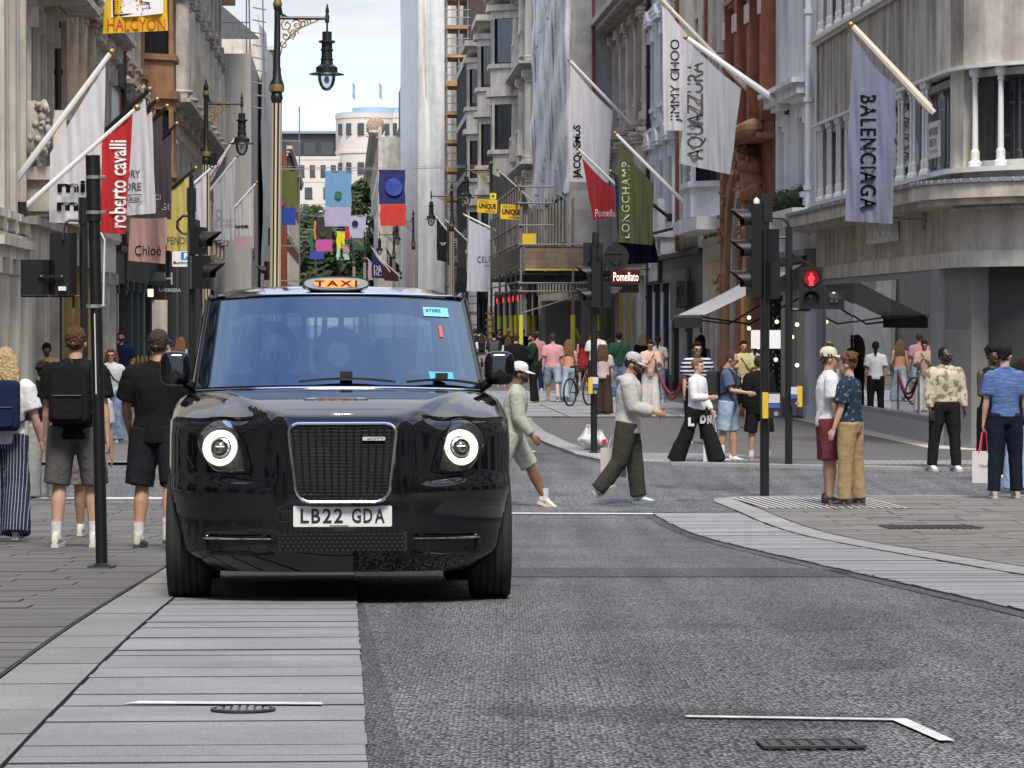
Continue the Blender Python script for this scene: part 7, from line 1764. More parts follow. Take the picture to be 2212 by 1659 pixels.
for a, b_ in (((1.9, 0, 2.0), (2.7, 1, .3)), ((2.9, 1.5, 2.2), (2.1, .4, .2))): MB().tube([a, b_], .06, 8).build("yellow_brace", YS, t)
MB().box(1.25, 2.55, 5.2, 5.3, 0, 2.9).build("grey_hoarding", M("grey_hoarding", (.30, .30, .31), .7, var=.05), t); MB().box(1.2, 1.245, 5.2, 8, 0, 2.9).build("grey_hoarding", M("grey_hoarding", (.3, .3, .31), .7), t)
MB().box(.05, .55, -.06, -.04, 4.9, 5.3).build("yellow_notice", M("yellow_notice", (.62, .45, .02), .6), t)
for i in range(9): MB().box(-.55, -.15, 18+.02*i, 18.4, .25+.27*i, .32+.27*i).build("stacked_board", M("red_brown_board", (.14, .06, .04), .8), t)
# ---------------------------------------------------------------- awning
AW = bpy.data.materials.new("striped_awning"); AW.use_nodes = True; _t = AW.node_tree; _p = _t.nodes["Principled BSDF"]; _p.inputs["Roughness"].default_value = .8
_c = _t.nodes.new("ShaderNodeTexCoord"); _w = _t.nodes.new("ShaderNodeTexWave"); _w.bands_direction = 'X'; _w.inputs["Scale"].default_value = 3.0; _w.inputs["Distortion"].default_value = 0
_r = _t.nodes.new("ShaderNodeValToRGB"); _r.color_ramp.elements[0].color = (.18, .185, .20, 1); _r.color_ramp.elements[1].color = (.62, .62, .62, 1); _r.color_ramp.elements[0].position = .45; _r.color_ramp.elements[1].position = .55
_t.links.new(_c.outputs["Object"], _w.inputs["Vector"]); _t.links.new(_w.outputs[0], _r.inputs[0]); _t.links.new(_r.outputs[0], _p.inputs["Base Color"])
t = thing("awning", "grey and white striped fabric awning sloping out over the right pavement", "awning", S(10.1, 80.2), STREET-math.pi/2); t.location.z = 0
wA = 6.2
MB().grid(lambda u, v: (wA*u, -2.35*v, 3.5-1.22*v-.05*math.sin(v*3.1)), 24, 8).build("fabric", AW, t, smooth=True, fix=False)
MB().tube([(0, -2.36, 2.27), (wA, -2.36, 2.27)], .04, 6).build("front_bar", DARKGREY, t); MB().grid(lambda u, v: (wA*u, -2.37, 2.25-.24*v), 20, 2).build("valance", M("dark_valance", (.05, .05, .052), .8), t)
for x in (.25, wA-.25): MB().tube([(x, -2.34, 2.25), (x+(.9 if x < 2 else -.9), -1.2, 2.1), (x, -.03, 2.75)], .022, 6).build("folding_arm", IRON, t)
MB().box(-.05, wA+.05, -.2, -.0, 3.45, 3.65).build("cassette", DARKGREY, t)
for i, (px, py, dd) in enumerate(((1618, 686, 79), (1618, 709, 79), (1678, 695, 76), (1722, 701, 75), (1711, 728, 75), (1676, 777, 76), (1722, 789, 75), (1638, 750, 79))):
	bl = thing("bulb", "glowing round festoon bulb %s" % ["highest near the doorway", "second near the doorway", "left of the chevron column", "right of the chevron column at the top", "right of the chevron column second down", "left of the chevron column lower", "lowest right of the chevron column", "low beside the white notice board"][i], "light bulb", at(px, py, dd), 0, "glowing festoon bulbs"); MB().ell((0, 0, 0), .045, 10, 8).build("globe", M("warm_bulb", (.9, .8, .5), .4, emit=(1, .86, .55), es=.8), bl, smooth=True); MB().tube([(0, 0, .04), (0, 0, .12)], .015, 6).build("cap", BRASS, bl)
# ledge shrubs
for i, (px, py, r_) in enumerate(((1690, 440, .46), (1735, 430, .45))):
	dd = 77.2-1.9*i; rr = random.Random(i+20); c = at(px, py, dd); sh = thing("clipped_shrub", ["farther clipped box shrub on the white ledge", "nearer clipped box shrub on the white ledge"][i], "shrub", c-Vector((0, 0, .55)), 0, "clipped shrubs on the ledge")
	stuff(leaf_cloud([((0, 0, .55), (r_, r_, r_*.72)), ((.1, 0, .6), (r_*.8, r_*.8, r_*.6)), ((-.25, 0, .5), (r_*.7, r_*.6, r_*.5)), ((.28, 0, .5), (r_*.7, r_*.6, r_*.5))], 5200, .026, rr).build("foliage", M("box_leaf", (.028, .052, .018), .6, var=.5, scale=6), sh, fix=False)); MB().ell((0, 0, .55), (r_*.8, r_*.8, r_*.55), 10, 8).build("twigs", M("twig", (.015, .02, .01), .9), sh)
	MB().lathe([(.16, .0), (.22, .3), (.25, .33)], 12).build("stem", WHITEP, sh); MB().box(-.42, .42, -.2, .2, -.02, .2).build("planter", WHITEP, sh)
# ---------------------------------------------------------------- small things on the ground
t = thing("rubbish_bag", "tied white plastic rubbish bag slumped at the foot of a signal post", "rubbish bag", grnd(1272, dfeet(979)))
def bagfn(u, v):
	a = 2*math.pi*u; z = v; r = (.17*math.sin(min(1, v*1.5)*math.pi*.5)**.6*(1 if v < .6 else max(.18, 1-(v-.6)*2.3))+.012*math.sin(a*5+v*9)+.012*math.sin(a*9-v*5)) if v < .97 else .05
	return (r*math.cos(a)*1.05, r*math.sin(a), .32*v if v < .75 else .24+.14*(v-.75)/.25*1.2)
MB().grid(bagfn, 28, 16).build("sack", M("white_plastic", (.62, .61, .60), .45, bump=.4, bscale=14, bdist=.03), t, smooth=True); MB().grid(lambda u, v: (.03+.07*(u-.5)*(1+v), .02*math.sin(u*6), .30+.12*v), 5, 4).build("knot", M("white_plastic", (.6, .6, .6)), t)
t2 = thing("rubbish_bag", "smaller white plastic bag with red print behind the signal post", "rubbish bag", grnd(1294, dfeet(977))); MB().grid(lambda u, v: tuple(.8*c for c in bagfn(u, v)), 24, 14).build("sack", M("white_plastic", (.6, .6, .6)), t2, smooth=True); MB().box(.05, .12, -.145, -.13, .1, .17).build("red_print", M("red_letter", (.5, .02, .02)), t2)
# rope barrier
t = thing("rope_barrier", "red rope slung between steel stanchions on the right pavement", "barrier", grnd(1455, 76))
for i, px in enumerate((1424, 1479)):
	dd = 80-4*i; g_ = grnd(px, dd); p = g_-t.location
	MB().lathe([(.16, 0), (.16, .02), (.03, .05), (.025, .95), (.045, .97), (.0, 1.02)], 14, p).build("stanchion", STEEL, t, smooth=True)
a, b_ = grnd(1424, 80)-t.location+Vector((0, 0, .9)), grnd(1479, 76)-t.location+Vector((0, 0, .9))
for sg in (0, .12): MB().tube([a.lerp(b_, k/14)+Vector((0, 0, -.45*math.sin(math.pi*k/14)-sg*math.sin(math.pi*k/14))) for k in range(15)], .028, 7).build("rope", M("red_rope", (.30, .02, .03), .8), t, smooth=True)
# bicycle
def bicycle():
	d = dfeet(880)-1; b = grnd(1251, d); t = thing("bicycle", "black bicycle seen nose on leaning behind the signal post", "bicycle", b, R(62))
	# local x = forward
	for x in (.55, -.50):
		w = MB().tube([(x+.335*math.cos(q), 0, .36+.335*math.sin(q)) for q in [2*math.pi*k/32 for k in range(33)]], .024, 7, caps=False).build("wheel", RUBBER, t, smooth=True)
		m = MB()
		for k in range(16): q = 2*math.pi*k/16; m.tube([(x, .02*(-1)**k, .36), (x+.32*math.cos(q), 0, .36+.32*math.sin(q))], .0025, 3)
		m.build("spoke", STEEL, w)
	MB().tube([(.55, .0, .36), (.36, 0, .92)], .02, 6).tube([(.38, 0, .85), (-.06, 0, .33)], .022, 6).tube([(.37, 0, .9), (-.2, 0, .85)], .02, 6).tube([(-.06, 0, .33), (-.22, 0, .95)], .02, 6).tube([(-.5, 0, .36), (-.06, 0, .33)], .014, 5).tube([(-.5, 0, .36), (-.19, 0, .82)], .012, 5).build("frame", BLACK, t, smooth=True)
	MB().tube([(.36, 0, .92), (.34, 0, 1.0)], .018, 6).tube([(.30, -.3, 1.02), (.36, -.1, 1.0), (.36, .1, 1.0), (.30, .3, 1.02)], .014, 6).build("handlebar", BLACK, t, smooth=True)
	MB().tube([(-.38, 0, .98), (-.22, 0, .99), (-.08, 0, .985)], [.075, .06, .02], 8, ry=[.03, .03, .015]).build("saddle", BLACK, t, smooth=True); MB().lathe([(.09, -.005), (.09, .005)], 16, (-.06, .04, .33), Matrix.Rotation(R(90), 3, 'X')).build("chainring", STEEL, t)
bicycle()
# ---------------------------------------------------------------- people
PTEX = bpy.data.textures.new("fold_noise", 'CLOUDS'); PTEX.noise_scale = .11; PTEX.noise_depth = 2
HTEX = bpy.data.textures.new("hair_noise", 'CLOUDS'); HTEX.noise_scale = .02; HTEX.noise_depth = 3
JOBS = []
def job(mb, voxel, disp=0.0, tex=None, smooth=4):
	me = mb.mesh("tmp"); o = bpy.data.objects.new("tmp", me); TMP.collection.objects.link(o)
	r = o.modifiers.new("r", 'REMESH'); r.mode = 'VOXEL'; r.voxel_size = voxel; r.use_smooth_shade = True
	if smooth: q = o.modifiers.new("s", 'SMOOTH'); q.factor = .5; q.iterations = smooth
	if disp: q = o.modifiers.new("d", 'DISPLACE'); q.texture = tex or PTEX; q.strength = disp; q.mid_level = .5; q.texture_coords = 'LOCAL'
	JOBS.append(o); return len(JOBS)-1
SKIN = dict(pale=(.50, .31, .24), tan=(.42, .24, .16), brown=(.20, .10, .06), dark=(.055, .03, .022), mid=(.33, .19, .125))
def skinmat(k):
	m = M("skin_"+k, SKIN[k], .5, var=.08, scale=14); p = m.node_tree.nodes["Principled BSDF"]
	p.inputs["Subsurface Weight"].default_value = .0; return m
def cl(col, pattern=None):
	k = "fabric_%03d%03d%03d%s" % (*[int(999*c) for c in col], pattern or "")
	if k in MATS: return MATS[k]
	m = M(k, col, .9, var=.10, scale=10, bump=.5, bscale=24, bdist=.02, spec=.12)
	if pattern:
		t = m.node_tree; N = t.nodes; L = t.links; p = N["Principled BSDF"]; src = p.inputs["Base Color"].links[0].from_socket
		co = N.new("ShaderNodeTexCoord"); mix = N.new("ShaderNodeMix"); mix.data_type = 'RGBA'; rp = N.new("ShaderNodeValToRGB")
		if pattern == "vstripe":      # narrow pale pinstripes
			w = N.new("ShaderNodeTexWave"); w.bands_direction = 'X'; w.inputs["Scale"].default_value = 11; w.inputs["Distortion"].default_value = .6; w.inputs["Detail Scale"].default_value = .5
			rp.color_ramp.elements[0].position = .86; rp.color_ramp.elements[1].position = .93; b = (.28, .31, .38, 1)
		elif pattern == "hstripe":
			w = N.new("ShaderNodeTexWave"); w.bands_direction = 'Z'; w.inputs["Scale"].default_value = 4.6; w.inputs["Distortion"].default_value = .3
			rp.color_ramp.elements[0].position = .62; rp.color_ramp.elements[1].position = .68; b = (.55, .56, .58, 1)
		elif pattern == "knit":
			w = N.new("ShaderNodeTexNoise"); mp = N.new("ShaderNodeMapping"); mp.inputs["Scale"].default_value = (3, 3, 60); L.new(co.outputs["Object"], mp.inputs[0]); L.new(mp.outputs[0], w.inputs["Vector"]); w.inputs["Scale"].default_value = 2
			rp.color_ramp.elements[0].position = .52; rp.color_ramp.elements[1].position = .7; b = (.16, .24, .42, 1)
		elif pattern == "leaf":
			w = N.new("ShaderNodeTexVoronoi"); w.inputs["Scale"].default_value = 17; b = (.10, .17, .24, 1)
			rp.color_ramp.elements[0].position = .25; rp.color_ramp.elements[1].position = .3; rp.color_ramp.elements[0].color = (1,1,1,1); rp.color_ramp.elements[1].color = (0,0,0,1)
		elif pattern == "blotch":
			w = N.new("ShaderNodeTexNoise"); w.inputs["Scale"].default_value = 13; w.inputs["Detail"].default_value = 5; b = (.20, .165, .11, 1)
			rp.color_ramp.elements[0].position = .5; rp.color_ramp.elements[1].position = .6
		elif pattern == "denim":
			w = N.new("ShaderNodeTexNoise"); w.inputs["Scale"].default_value = 7; w.inputs["Detail"].default_value = 6; b = (.36, .44, .55, 1)
			rp.color_ramp.elements[0].position = .45; rp.color_ramp.elements[1].position = .75
		if pattern != "knit": L.new(co.outputs["Object"], w.inputs["Vector"])
		L.new(w.outputs["Distance" if pattern == "leaf" else "Fac" if pattern not in ("vstripe", "hstripe") else "Fac"], rp.inputs[0])
		L.new(rp.outputs[0], mix.inputs["Factor"]); L.new(src, mix.inputs["A"]); mix.inputs["B"].default_value = b; L.new(mix.outputs["Result"], p.inputs["Base Color"])
	return m
PEOPLE = []
def person(label, px, py=None, d=None, H=1.75, rz=180, skin="pale", top=("tee", (.02, .02, .02)), bot=("trousers", (.03, .03, .03)), shoe=(.6, .6, .58), sole=(.55, .55, .5), hair=("short", (.05, .03, .02)),
		   cap=None, glasses=False, beard=None, lh=(4, 6, 3), rh=(-4, 6, 3), la=(-4, 8, 10, 0), ra=(4, 8, 10, 0), lean=2, head=(0, 0), wd=1.0, sock=None, lift=(0, 0), hem=None, items=(), fit=0.0, prints=()):
	d = d or dfeet(py); sc = H/1.75; vox = .010 if d < 33 else .013 if d < 62 else .02
	vb = vox*.85
	LM = Matrix.Translation((0, 0, .95)) @ Matrix.Rotation(R(lean), 4, 'X') @ Matrix.Translation((0, 0, -.95))
	def U(p): return LM @ Vector(p)
	HM = LM @ Matrix.Translation((0, 0, 1.52)) @ Matrix.Rotation(R(head[0]), 4, 'Z') @ Matrix.Rotation(R(head[1]), 4, 'X') @ Matrix.Translation((0, 0, -1.52))
	body, bt, tp, hr = MB(), MB(), MB(), MB(); out = {}
	X = Vector((1, 0, 0))
	# legs
	feet = []; legs = []
	for sg, (f, k, ab), lf in ((1, lh, lift[0]), (-1, rh, lift[1])):
		f, k, ab = R(f), R(k), R(ab); hip = Vector((sg*.092*wd**.5, 0, .92))
		kn = hip+Vector((sg*math.sin(ab)*.43, -math.sin(f)*.43, -math.cos(f)*math.cos(ab)*.43)); g = f-k
		an = kn+Vector((sg*math.sin(ab)*.40*.6, -math.sin(g)*.41, -math.cos(g)*.41)); legs.append((hip, kn, an)); feet.append((an, R(lf)))
		def lp(a, b, t): return a+(b-a)*t
		body.tube([hip, lp(hip, kn, .5), kn, lp(kn, an, .3), lp(kn, an, .65), an, an+Vector((0, 0, -.05))], [.088*wd, .078*wd, .056, .058*wd**.5, .046, .036, .036], 12, ry=[.09*wd, .082*wd, .06, .064*wd**.5, .05, .04, .04], xax=X)
		kind, col = bot[0], bot[1]; ez = .012+fit
		if kind == "shorts": ox = Vector((sg*.028, 0, 0)); bt.tube([hip+Vector((0, 0, .04)), lp(hip, kn, .5)+ox*.6, lp(hip, kn, bot[3] if len(bot) > 3 else .98)+ox], [.10*wd+ez, .088*wd+ez, .084*wd+ez], 14, ry=[.115*wd+ez, .10*wd+ez, .095*wd+ez], xax=X)
		elif kind in ("trousers", "wide"):
			w_ = (.072, .066, .062) if kind == "trousers" else (.105, .115, .125)
			bt.tube([hip+Vector((0, 0, .04)), lp(hip, kn, .5), kn, lp(kn, an, .5), an+Vector((0, 0, .0 if kind == "trousers" else -.035))], [.10*wd+ez, .092*wd+ez, w_[0]+ez, w_[1]+ez, w_[2]+ez], 14, ry=[.11*wd+ez, .095*wd+ez, w_[0]+ez+.005, w_[1]+ez+.008, w_[2]+ez+.012], xax=X)
	if bot[0] == "skirt": bt.tube([(0, 0, 1.02), (0, 0, .9), (0, 0, .6)], [.15*wd, .18*wd, .2*wd], 16, ry=[.11*wd, .14*wd, .15*wd], xax=X)
	zmin = min(a.z for a, _ in feet)
	# torso
	prof = [(.86, .150, .110), (.95, .160, .115), (1.06, .140, .102), (1.18, .150, .110), (1.30, .168, .115), (1.38, .165, .098), (1.43, .12, .078), (1.485, .062, .06)]
	body.tube([U((0, 0, z)) for z, a, b in prof], [a*wd for z, a, b in prof], 16, ry=[b*wd for z, a, b in prof], xax=X)
	bt.tube([(0, 0, .84), (0, 0, .92), U((0, 0, .98)), U((0, 0, 1.04))], [.155*wd, .172*wd, .17*wd, .158*wd], 16, ry=[.115*wd, .128*wd, .128*wd, .115*wd], xax=X)
	kind, col = top[0], top[1]; hz = hem if hem else (.88 if kind != "tank" else .95); e = {"tee": .022, "polo": .02, "tank": .014, "long": .024, "jacket": .030, "crop": .018}[kind]+fit
	pr = [(z, a*wd+e, b*wd+e) for z, a, b in prof if z > hz+.03]
	z0 = hz; pr = [(z0, max(pr[0][1], .158*wd+e), max(pr[0][2], .115*wd+e))]+pr[:-1]+[(1.475, .080 if kind != "tank" else .07, .074)]
	tp.tube([U((0, 0, z)) for z, a, b in pr], [a for z, a, b in pr], 18, ry=[b for z, a, b in pr], xax=X)
	tz = [U((k*.085*wd, .012, 1.462-.019*abs(k)-.011*k*k)) for k in (-2, -1, 0, 1, 2)]
	tp.tube(tz, [.034+e, .040+e, .044+e, .040+e, .034+e], 10)
	# arms
	hands = []
	for sg, (f, ab, eb, inn) in ((1, la), (-1, ra)):
		f, ab, eb, inn = R(f), R(ab), R(eb), R(inn); sh = Vector((sg*.172*wd, .005, 1.405))
		u = Vector((sg*math.sin(ab), -math.sin(f)*math.cos(ab), -math.cos(f)*math.cos(ab))); el = sh+u*.285
		w_ = Vector((sg*math.sin(ab)*.6-sg*math.sin(inn), -math.sin(f+eb), -math.cos(f+eb))).normalized(); wr = el+w_*.245
		shU, elU, wrU = U(sh), U(el), U(wr); fd = (wrU-elU).normalized()
		body.tube([shU, shU.lerp(elU, .45), elU, elU.lerp(wrU, .3), wrU], [.055*wd, .046*wd, .037, .038*wd, .024], 12)
		body.ell(shU, .050*wd, 10, 7)
		pal = Vector((-sg, 0, 0)); pal = (pal-fd*pal.dot(fd)).normalized(); th = fd.cross(pal)*(1 if sg > 0 else -1)
		if th.y > 0 and abs(th.y) > .3: th = -th
		pc = wrU+fd*.05
		body.tube([wrU-fd*.01, wrU+fd*.03, wrU+fd*.085], [.024, .036, .036], 10, ry=[.018, .016, .014], xax=th)
		for q in range(4):
			b0 = wrU+fd*.08+th*(.027-.018*q); L_ = (.066, .076, .07, .055)[q]
			body.tube([b0, b0+fd*L_*.5+pal*.008, b0+fd*L_*.85+pal*.028], [.0095, .009, .0075], 6)
		b0 = wrU+fd*.025+th*.028; body.tube([b0, b0+fd*.03+th*.022+pal*.006, b0+fd*.062+th*.026+pal*.016], [.013, .0105, .008], 6)
		hands.append((wrU+fd*.09+pal*.02, fd, pal, th))
		sl = {"tee": .78, "polo": .8, "tank": 0, "crop": 0, "long": 9, "jacket": 9}[kind]
		if sl:
			tp.ell(shU-Vector((sg*.006, 0, .01)), (.060*wd+e*.8), 10, 7)
			if sl < 1: tp.tube([shU, shU.lerp(elU, .4), shU.lerp(elU, sl)], [.066*wd+e*.7, .064*wd+e, .066*wd+e], 12)
			else: tp.tube([shU, shU.lerp(elU, .5), elU, elU.lerp(wrU, .5), wrU-fd*.015], [.062*wd+e*.8, .056*wd+e, .050+e, .046+e*.9, .034+e*.6], 12)
	if kind == "jacket" and top[2:] and top[2] == "hood":
		for q in range(9): a = math.pi*q/8; tp.ell(U((.105*math.cos(a), .055+.06*math.sin(a), 1.455+.0*q)), (.045, .05, .042), 8, 6)
	if kind in ("polo", "jacket") and not (top[2:] and top[2] == "hood"):
		tp.tube([U((.062*math.cos(q), .012+.062*math.sin(q), 1.482+.018*math.sin(q))) for q in [6.283*k/14 for k in range(15)]], .016, 6)
	# head
	def HH(p): return HM @ Vector(p)
	hb = MB(); hb.tube([(0, .018, 1.44), (0, .012, 1.50), (0, .005, 1.57)], [.062*wd**.5, .054*wd**.5, .053], 12)
	hb.ell((0, .014, 1.655), (.075, .094, .097), 14, 10); hb.ell((0, -.028, 1.608), (.058, .062, .085), 12, 8); hb.ell((0, -.062, 1.556), (.03, .027, .024), 8, 6)
	hb.tube([(0, -.088, 1.640), (0, -.107, 1.612), (0, -.104, 1.600)], [.010, .016, .014], 8); hb.ell((0, -.076, 1.658), (.052, .016, .012), 8, 6)
	for sg in (-1, 1): hb.ell((sg*.077, .008, 1.622), (.011, .022, .032), 8, 6)
	b0 = len(body.v); body.add([HH(v) for v in hb.v], hb.f)
	hs, hc = hair
	h = MB()
	if hs in ("short", "long", "bob", "pony", "curly", "buzz"):
		k_ = .94 if hs == "buzz" else 1.0
		h.ell((0, .030, 1.683), (.082*k_, .089*k_, .084*k_), 14, 10); h.ell((0, .040, 1.648), (.0755, .070, .080), 10, 8)
		if hs != "buzz": h.ell((0, -.022, 1.722), (.066, .066, .045), 10, 8)
		for sg in (-1, 1): h.ell((sg*.066, .012, 1.665), (.02, .05, .045), 8, 6)
		if hs == "curly":
			rr = random.Random(int(px));
			for q in range(26): a = rr.uniform(0, 6.28); b_ = rr.uniform(-.1, 1.3); h.ell((.085*math.cos(a)*math.cos(b_), .03+.09*math.sin(a)*math.cos(b_), 1.70+.07*math.sin(b_)), .028, 7, 5)
		if hs in ("long", "bob"):
			ln = 1.30 if hs == "long" else 1.50
			for q in range(-4, 5):
				x = q*.022; h.tube([(x*.9, .07+.02*(1-abs(q)/4), 1.69), (x*1.15, .095, 1.56), (x*1.3, .115, 1.44), (x*1.2, .12, min(1.42, ln))], [.035, .036, .032, .016], 8)
			for sg in (-1, 1): h.tube([(sg*.07, .01, 1.68), (sg*.085, .02, 1.58), (sg*.095, .03, 1.47), (sg*.09, .0, max(ln, 1.36))], [.03, .03, .028, .012], 8)
		if hs == "pony": h.tube([(0, .10, 1.70), (0, .15, 1.66), (0, .15, 1.52), (0, .13, 1.42)], [.03, .035, .03, .01], 8)
	jb = job(body, vb, smooth=2); jt = job(tp, vox, .013 if d < 62 else .012); jbt = job(bt, vox, .014 if d < 62 else .012)
	jh = None
	if h.v:
		h.v = [tuple(HH(v)) for v in h.v]; jh = job(h, vox*.7, .024, HTEX, 1)
	PEOPLE.append(dict(label=label, px=px, d=d, sc=sc, rz=R(rz), skin=skinmat(skin), jb=jb, jt=jt, jbt=jbt, jh=jh, top=top, bot=bot, hair=hair, HM=HM, LM=LM, cap=cap, glasses=glasses, beard=beard, feet=feet, zmin=zmin, shoe=shoe, sole=sole, sock=sock, hands=hands, items=items, wd=wd, legs=legs, prints=prints, e=e))
def shoe_mesh(an, pitch, col_part):
	m = MB(); P = Matrix.Translation(an) @ Matrix.Rotation(-pitch, 4, 'X')
	def T(p): return P @ Vector(p)
	if col_part == "sole":
		pts = [(-.028, .07), (-.04, -.02), (-.046, -.10), (-.04, -.165), (-.0, -.198), (.04, -.165), (.046, -.10), (.04, -.02), (.028, .07)]
		n = len(pts); vs = [T((x, y, -.085)) for x, y in pts]+[T((x*1.02, y*1.01, -.055+.012*max(0, (-y-.12)/.08))) for x, y in pts]
		m.add(vs, [tuple(range(n)), tuple(range(2*n-1, n-1, -1))]+[(i, (i+1) % n, n+(i+1) % n, n+i) for i in range(n)])
	else:
		ys = [.068, .04, 0, -.05, -.10, -.15, -.19]; hw = [.026, .036, .038, .041, .044, .038, .018]; ht = [.03, .05, .045, .012, -.012, -.028, -.045]
		for y, w_, h_ in zip(ys, hw, ht):
			for k in range(10): a = math.pi*2*k/10; m.v.append(tuple(T((w_*math.cos(a), y, (-.065+h_)/2+(h_+.065)/2*math.sin(a)))))
		for i in range(6):
			for k in range(10): m.f.append((i*10+k, i*10+(k+1) % 10, (i+1)*10+(k+1) % 10, (i+1)*10+k))
		m.f.append(tuple(range(9, -1, -1))); m.f.append(tuple(60+k for k in range(10)))
	return m
def finish_people():
	vl = TMP.view_layers[0]; vl.update(); dg = vl.depsgraph; ms = []
	for o in JOBS: ms.append(bpy.data.meshes.new_from_object(o.evaluated_get(dg)))
	for o in JOBS: bpy.data.objects.remove(o)
	for q in PEOPLE:
		loc = grnd(q["px"], q["d"]); X = loc.x+YAW*q["d"]
		if 51 > q["d"] > 41.9 or (38.4 < q["d"] < 42 and -1.2 < X < 4.4): loc.z = gz(q["d"])+.006
		loc.z += (-(q["zmin"]-.085))*q["sc"]
		t = thing("person", q["label"], "person", loc, q["rz"]); t.scale = (q["sc"],)*3
		def put(name, j, mat):
			me = ms[j]; me.materials.clear(); me.materials.append(mat); me.name = name; return link(name, me, t)
		put("body", q["jb"], q["skin"])
		kind = q["top"][0]; put({"jacket": "jacket", "tank": "vest", "polo": "polo_shirt"}.get(kind, "shirt"), q["jt"], cl(q["top"][1], q["top"][2] if len(q["top"]) > 2 and q["top"][2] != "hood" else None))
		bn = put({"shorts": "shorts", "skirt": "skirt"}.get(q["bot"][0], "trousers"), q["jbt"], cl(q["bot"][1], q["bot"][2] if len(q["bot"]) > 2 else None))
		if q["jh"] is not None: put("hair", q["jh"], M("hair_%03d%03d" % (int(999*q["hair"][1][0]), int(999*q["hair"][1][2])), q["hair"][1], .75, var=.5, scale=50, bump=.8, bscale=160, spec=.2))
		HM = q["HM"]; H3 = lambda p: HM @ Vector(p)
		def hm(mb): mb.v = [tuple(H3(v)) for v in mb.v]; return mb
		near = q["d"] < 75
		if near:
			eb = M("eyebrow", tuple(c*.8 for c in q["hair"][1]), .9);
			for sg in (-1, 1):
				e = hm(MB().ell((sg*.029, -.0865, 1.638), (.013, .007, .007), 8, 6)).build("eye", M("eye_white", (.45, .43, .42), .3), t, smooth=True); hm(MB().ell((sg*.029, -.0925, 1.638), (.006, .003, .006), 6, 5)).build("iris", M("iris", (.02, .015, .01), .2), e)
				hm(MB().tube([(sg*.012, -.094, 1.656), (sg*.03, -.093, 1.660), (sg*.048, -.083, 1.655)], .0045, 5)).build("eyebrow", eb, t)
			hm(MB().ell((0, -.088, 1.577), (.022, .009, .008), 8, 5)).build("lips", M("lips", (.30, .12, .10), .5), t, smooth=True)
		if q["beard"]:
			m = MB()
			for a in range(-5, 6): b_ = a*.3; m.ell((.060*math.sin(b_), -.028-.056*math.cos(b_), 1.566+.012*abs(a)*.6), (.02, .018, .026), 7, 5)
			m.ell((0, -.088, 1.59), (.026, .01, .006), 7, 5); hm(m).build("beard", M("beard_%03d" % int(999*q["beard"][0]), q["beard"], .9, bump=.4, bscale=120), t, smooth=True, angle=0)
		if q["glasses"]:
			m = MB()
			for sg in (-1, 1): m.ell((sg*.033, -.096, 1.636), (.027, .006, .020), 10, 6).tube([(sg*.058, -.088, 1.642), (sg*.078, .0, 1.642)], .004, 4)
			m.tube([(-.01, -.1, 1.642), (.01, -.1, 1.642)], .004, 4); hm(m).build("sunglasses", M("dark_lens_glass", (.01, .01, .012), .15), t, smooth=True)
		if q["cap"]:
			c = q["cap"]; cm = cl(c); back = len(c) > 3
			m = MB(); prof = [(.091, 1.668), (.092, 1.70), (.085, 1.737), (.064, 1.764), (.03, 1.777), (.0, 1.78)]
			m.lathe([(r, z-1.67) for r, z in prof], 18, (0, .014, 1.67), Matrix.Diagonal((.90, 1.08, 1)).to_3x3())
			cp = hm(m).build("cap", cl(c[:3]), t, smooth=True); m = MB()
			vs = [];
			for k in range(9): a = math.pi*(.15+.7*k/8); vs += [(.086*math.cos(a), .014-.104*math.sin(a), 1.682), (.082*math.cos(a)*(1+.0), .014-.104*math.sin(a)-.085*math.sin(a), 1.662)]
			m.add(vs+[(x, y, z-.006) for x, y, z in vs], [(2*k, 2*k+1, 2*k+3, 2*k+2) for k in range(8)]+[(18+2*k+2, 18+2*k+3, 18+2*k+1, 18+2*k) for k in range(8)]+[(2*k+1, 18+2*k+1, 18+2*k+3, 2*k+3) for k in range(8)]); hm(m).build("brim", cl(c[:3]), cp)
		for (an, pt) in q["feet"]:
			s_ = shoe_mesh(an, pt, "upper").build("shoe", M("shoe_%03d%03d%03d" % tuple(int(999*c) for c in q["shoe"]), q["shoe"], .55, var=.1), t, smooth=True, angle=60)
			shoe_mesh(an, pt, "sole").build("sole", M("sole_%03d" % int(999*q["sole"][0]), q["sole"], .7), s_)
			if q["sock"]: MB().tube([an+Vector((0, .01, -.02)), an+Vector((0, .008, .05)), an+Vector((0, .005, .12))], [.043, .044, .05], 10).build("sock", cl(q["sock"]), t, smooth=True)
		if len(q["prints"]):
			for pr in q["prints"]: pr(t, q)
		M4 = Matrix.Translation(loc) @ Matrix.Rotation(q["rz"], 4, 'Z') @ Matrix.Diagonal((q["sc"],)*3+(1,))
		for it in q["items"]: it(q, M4, loc)
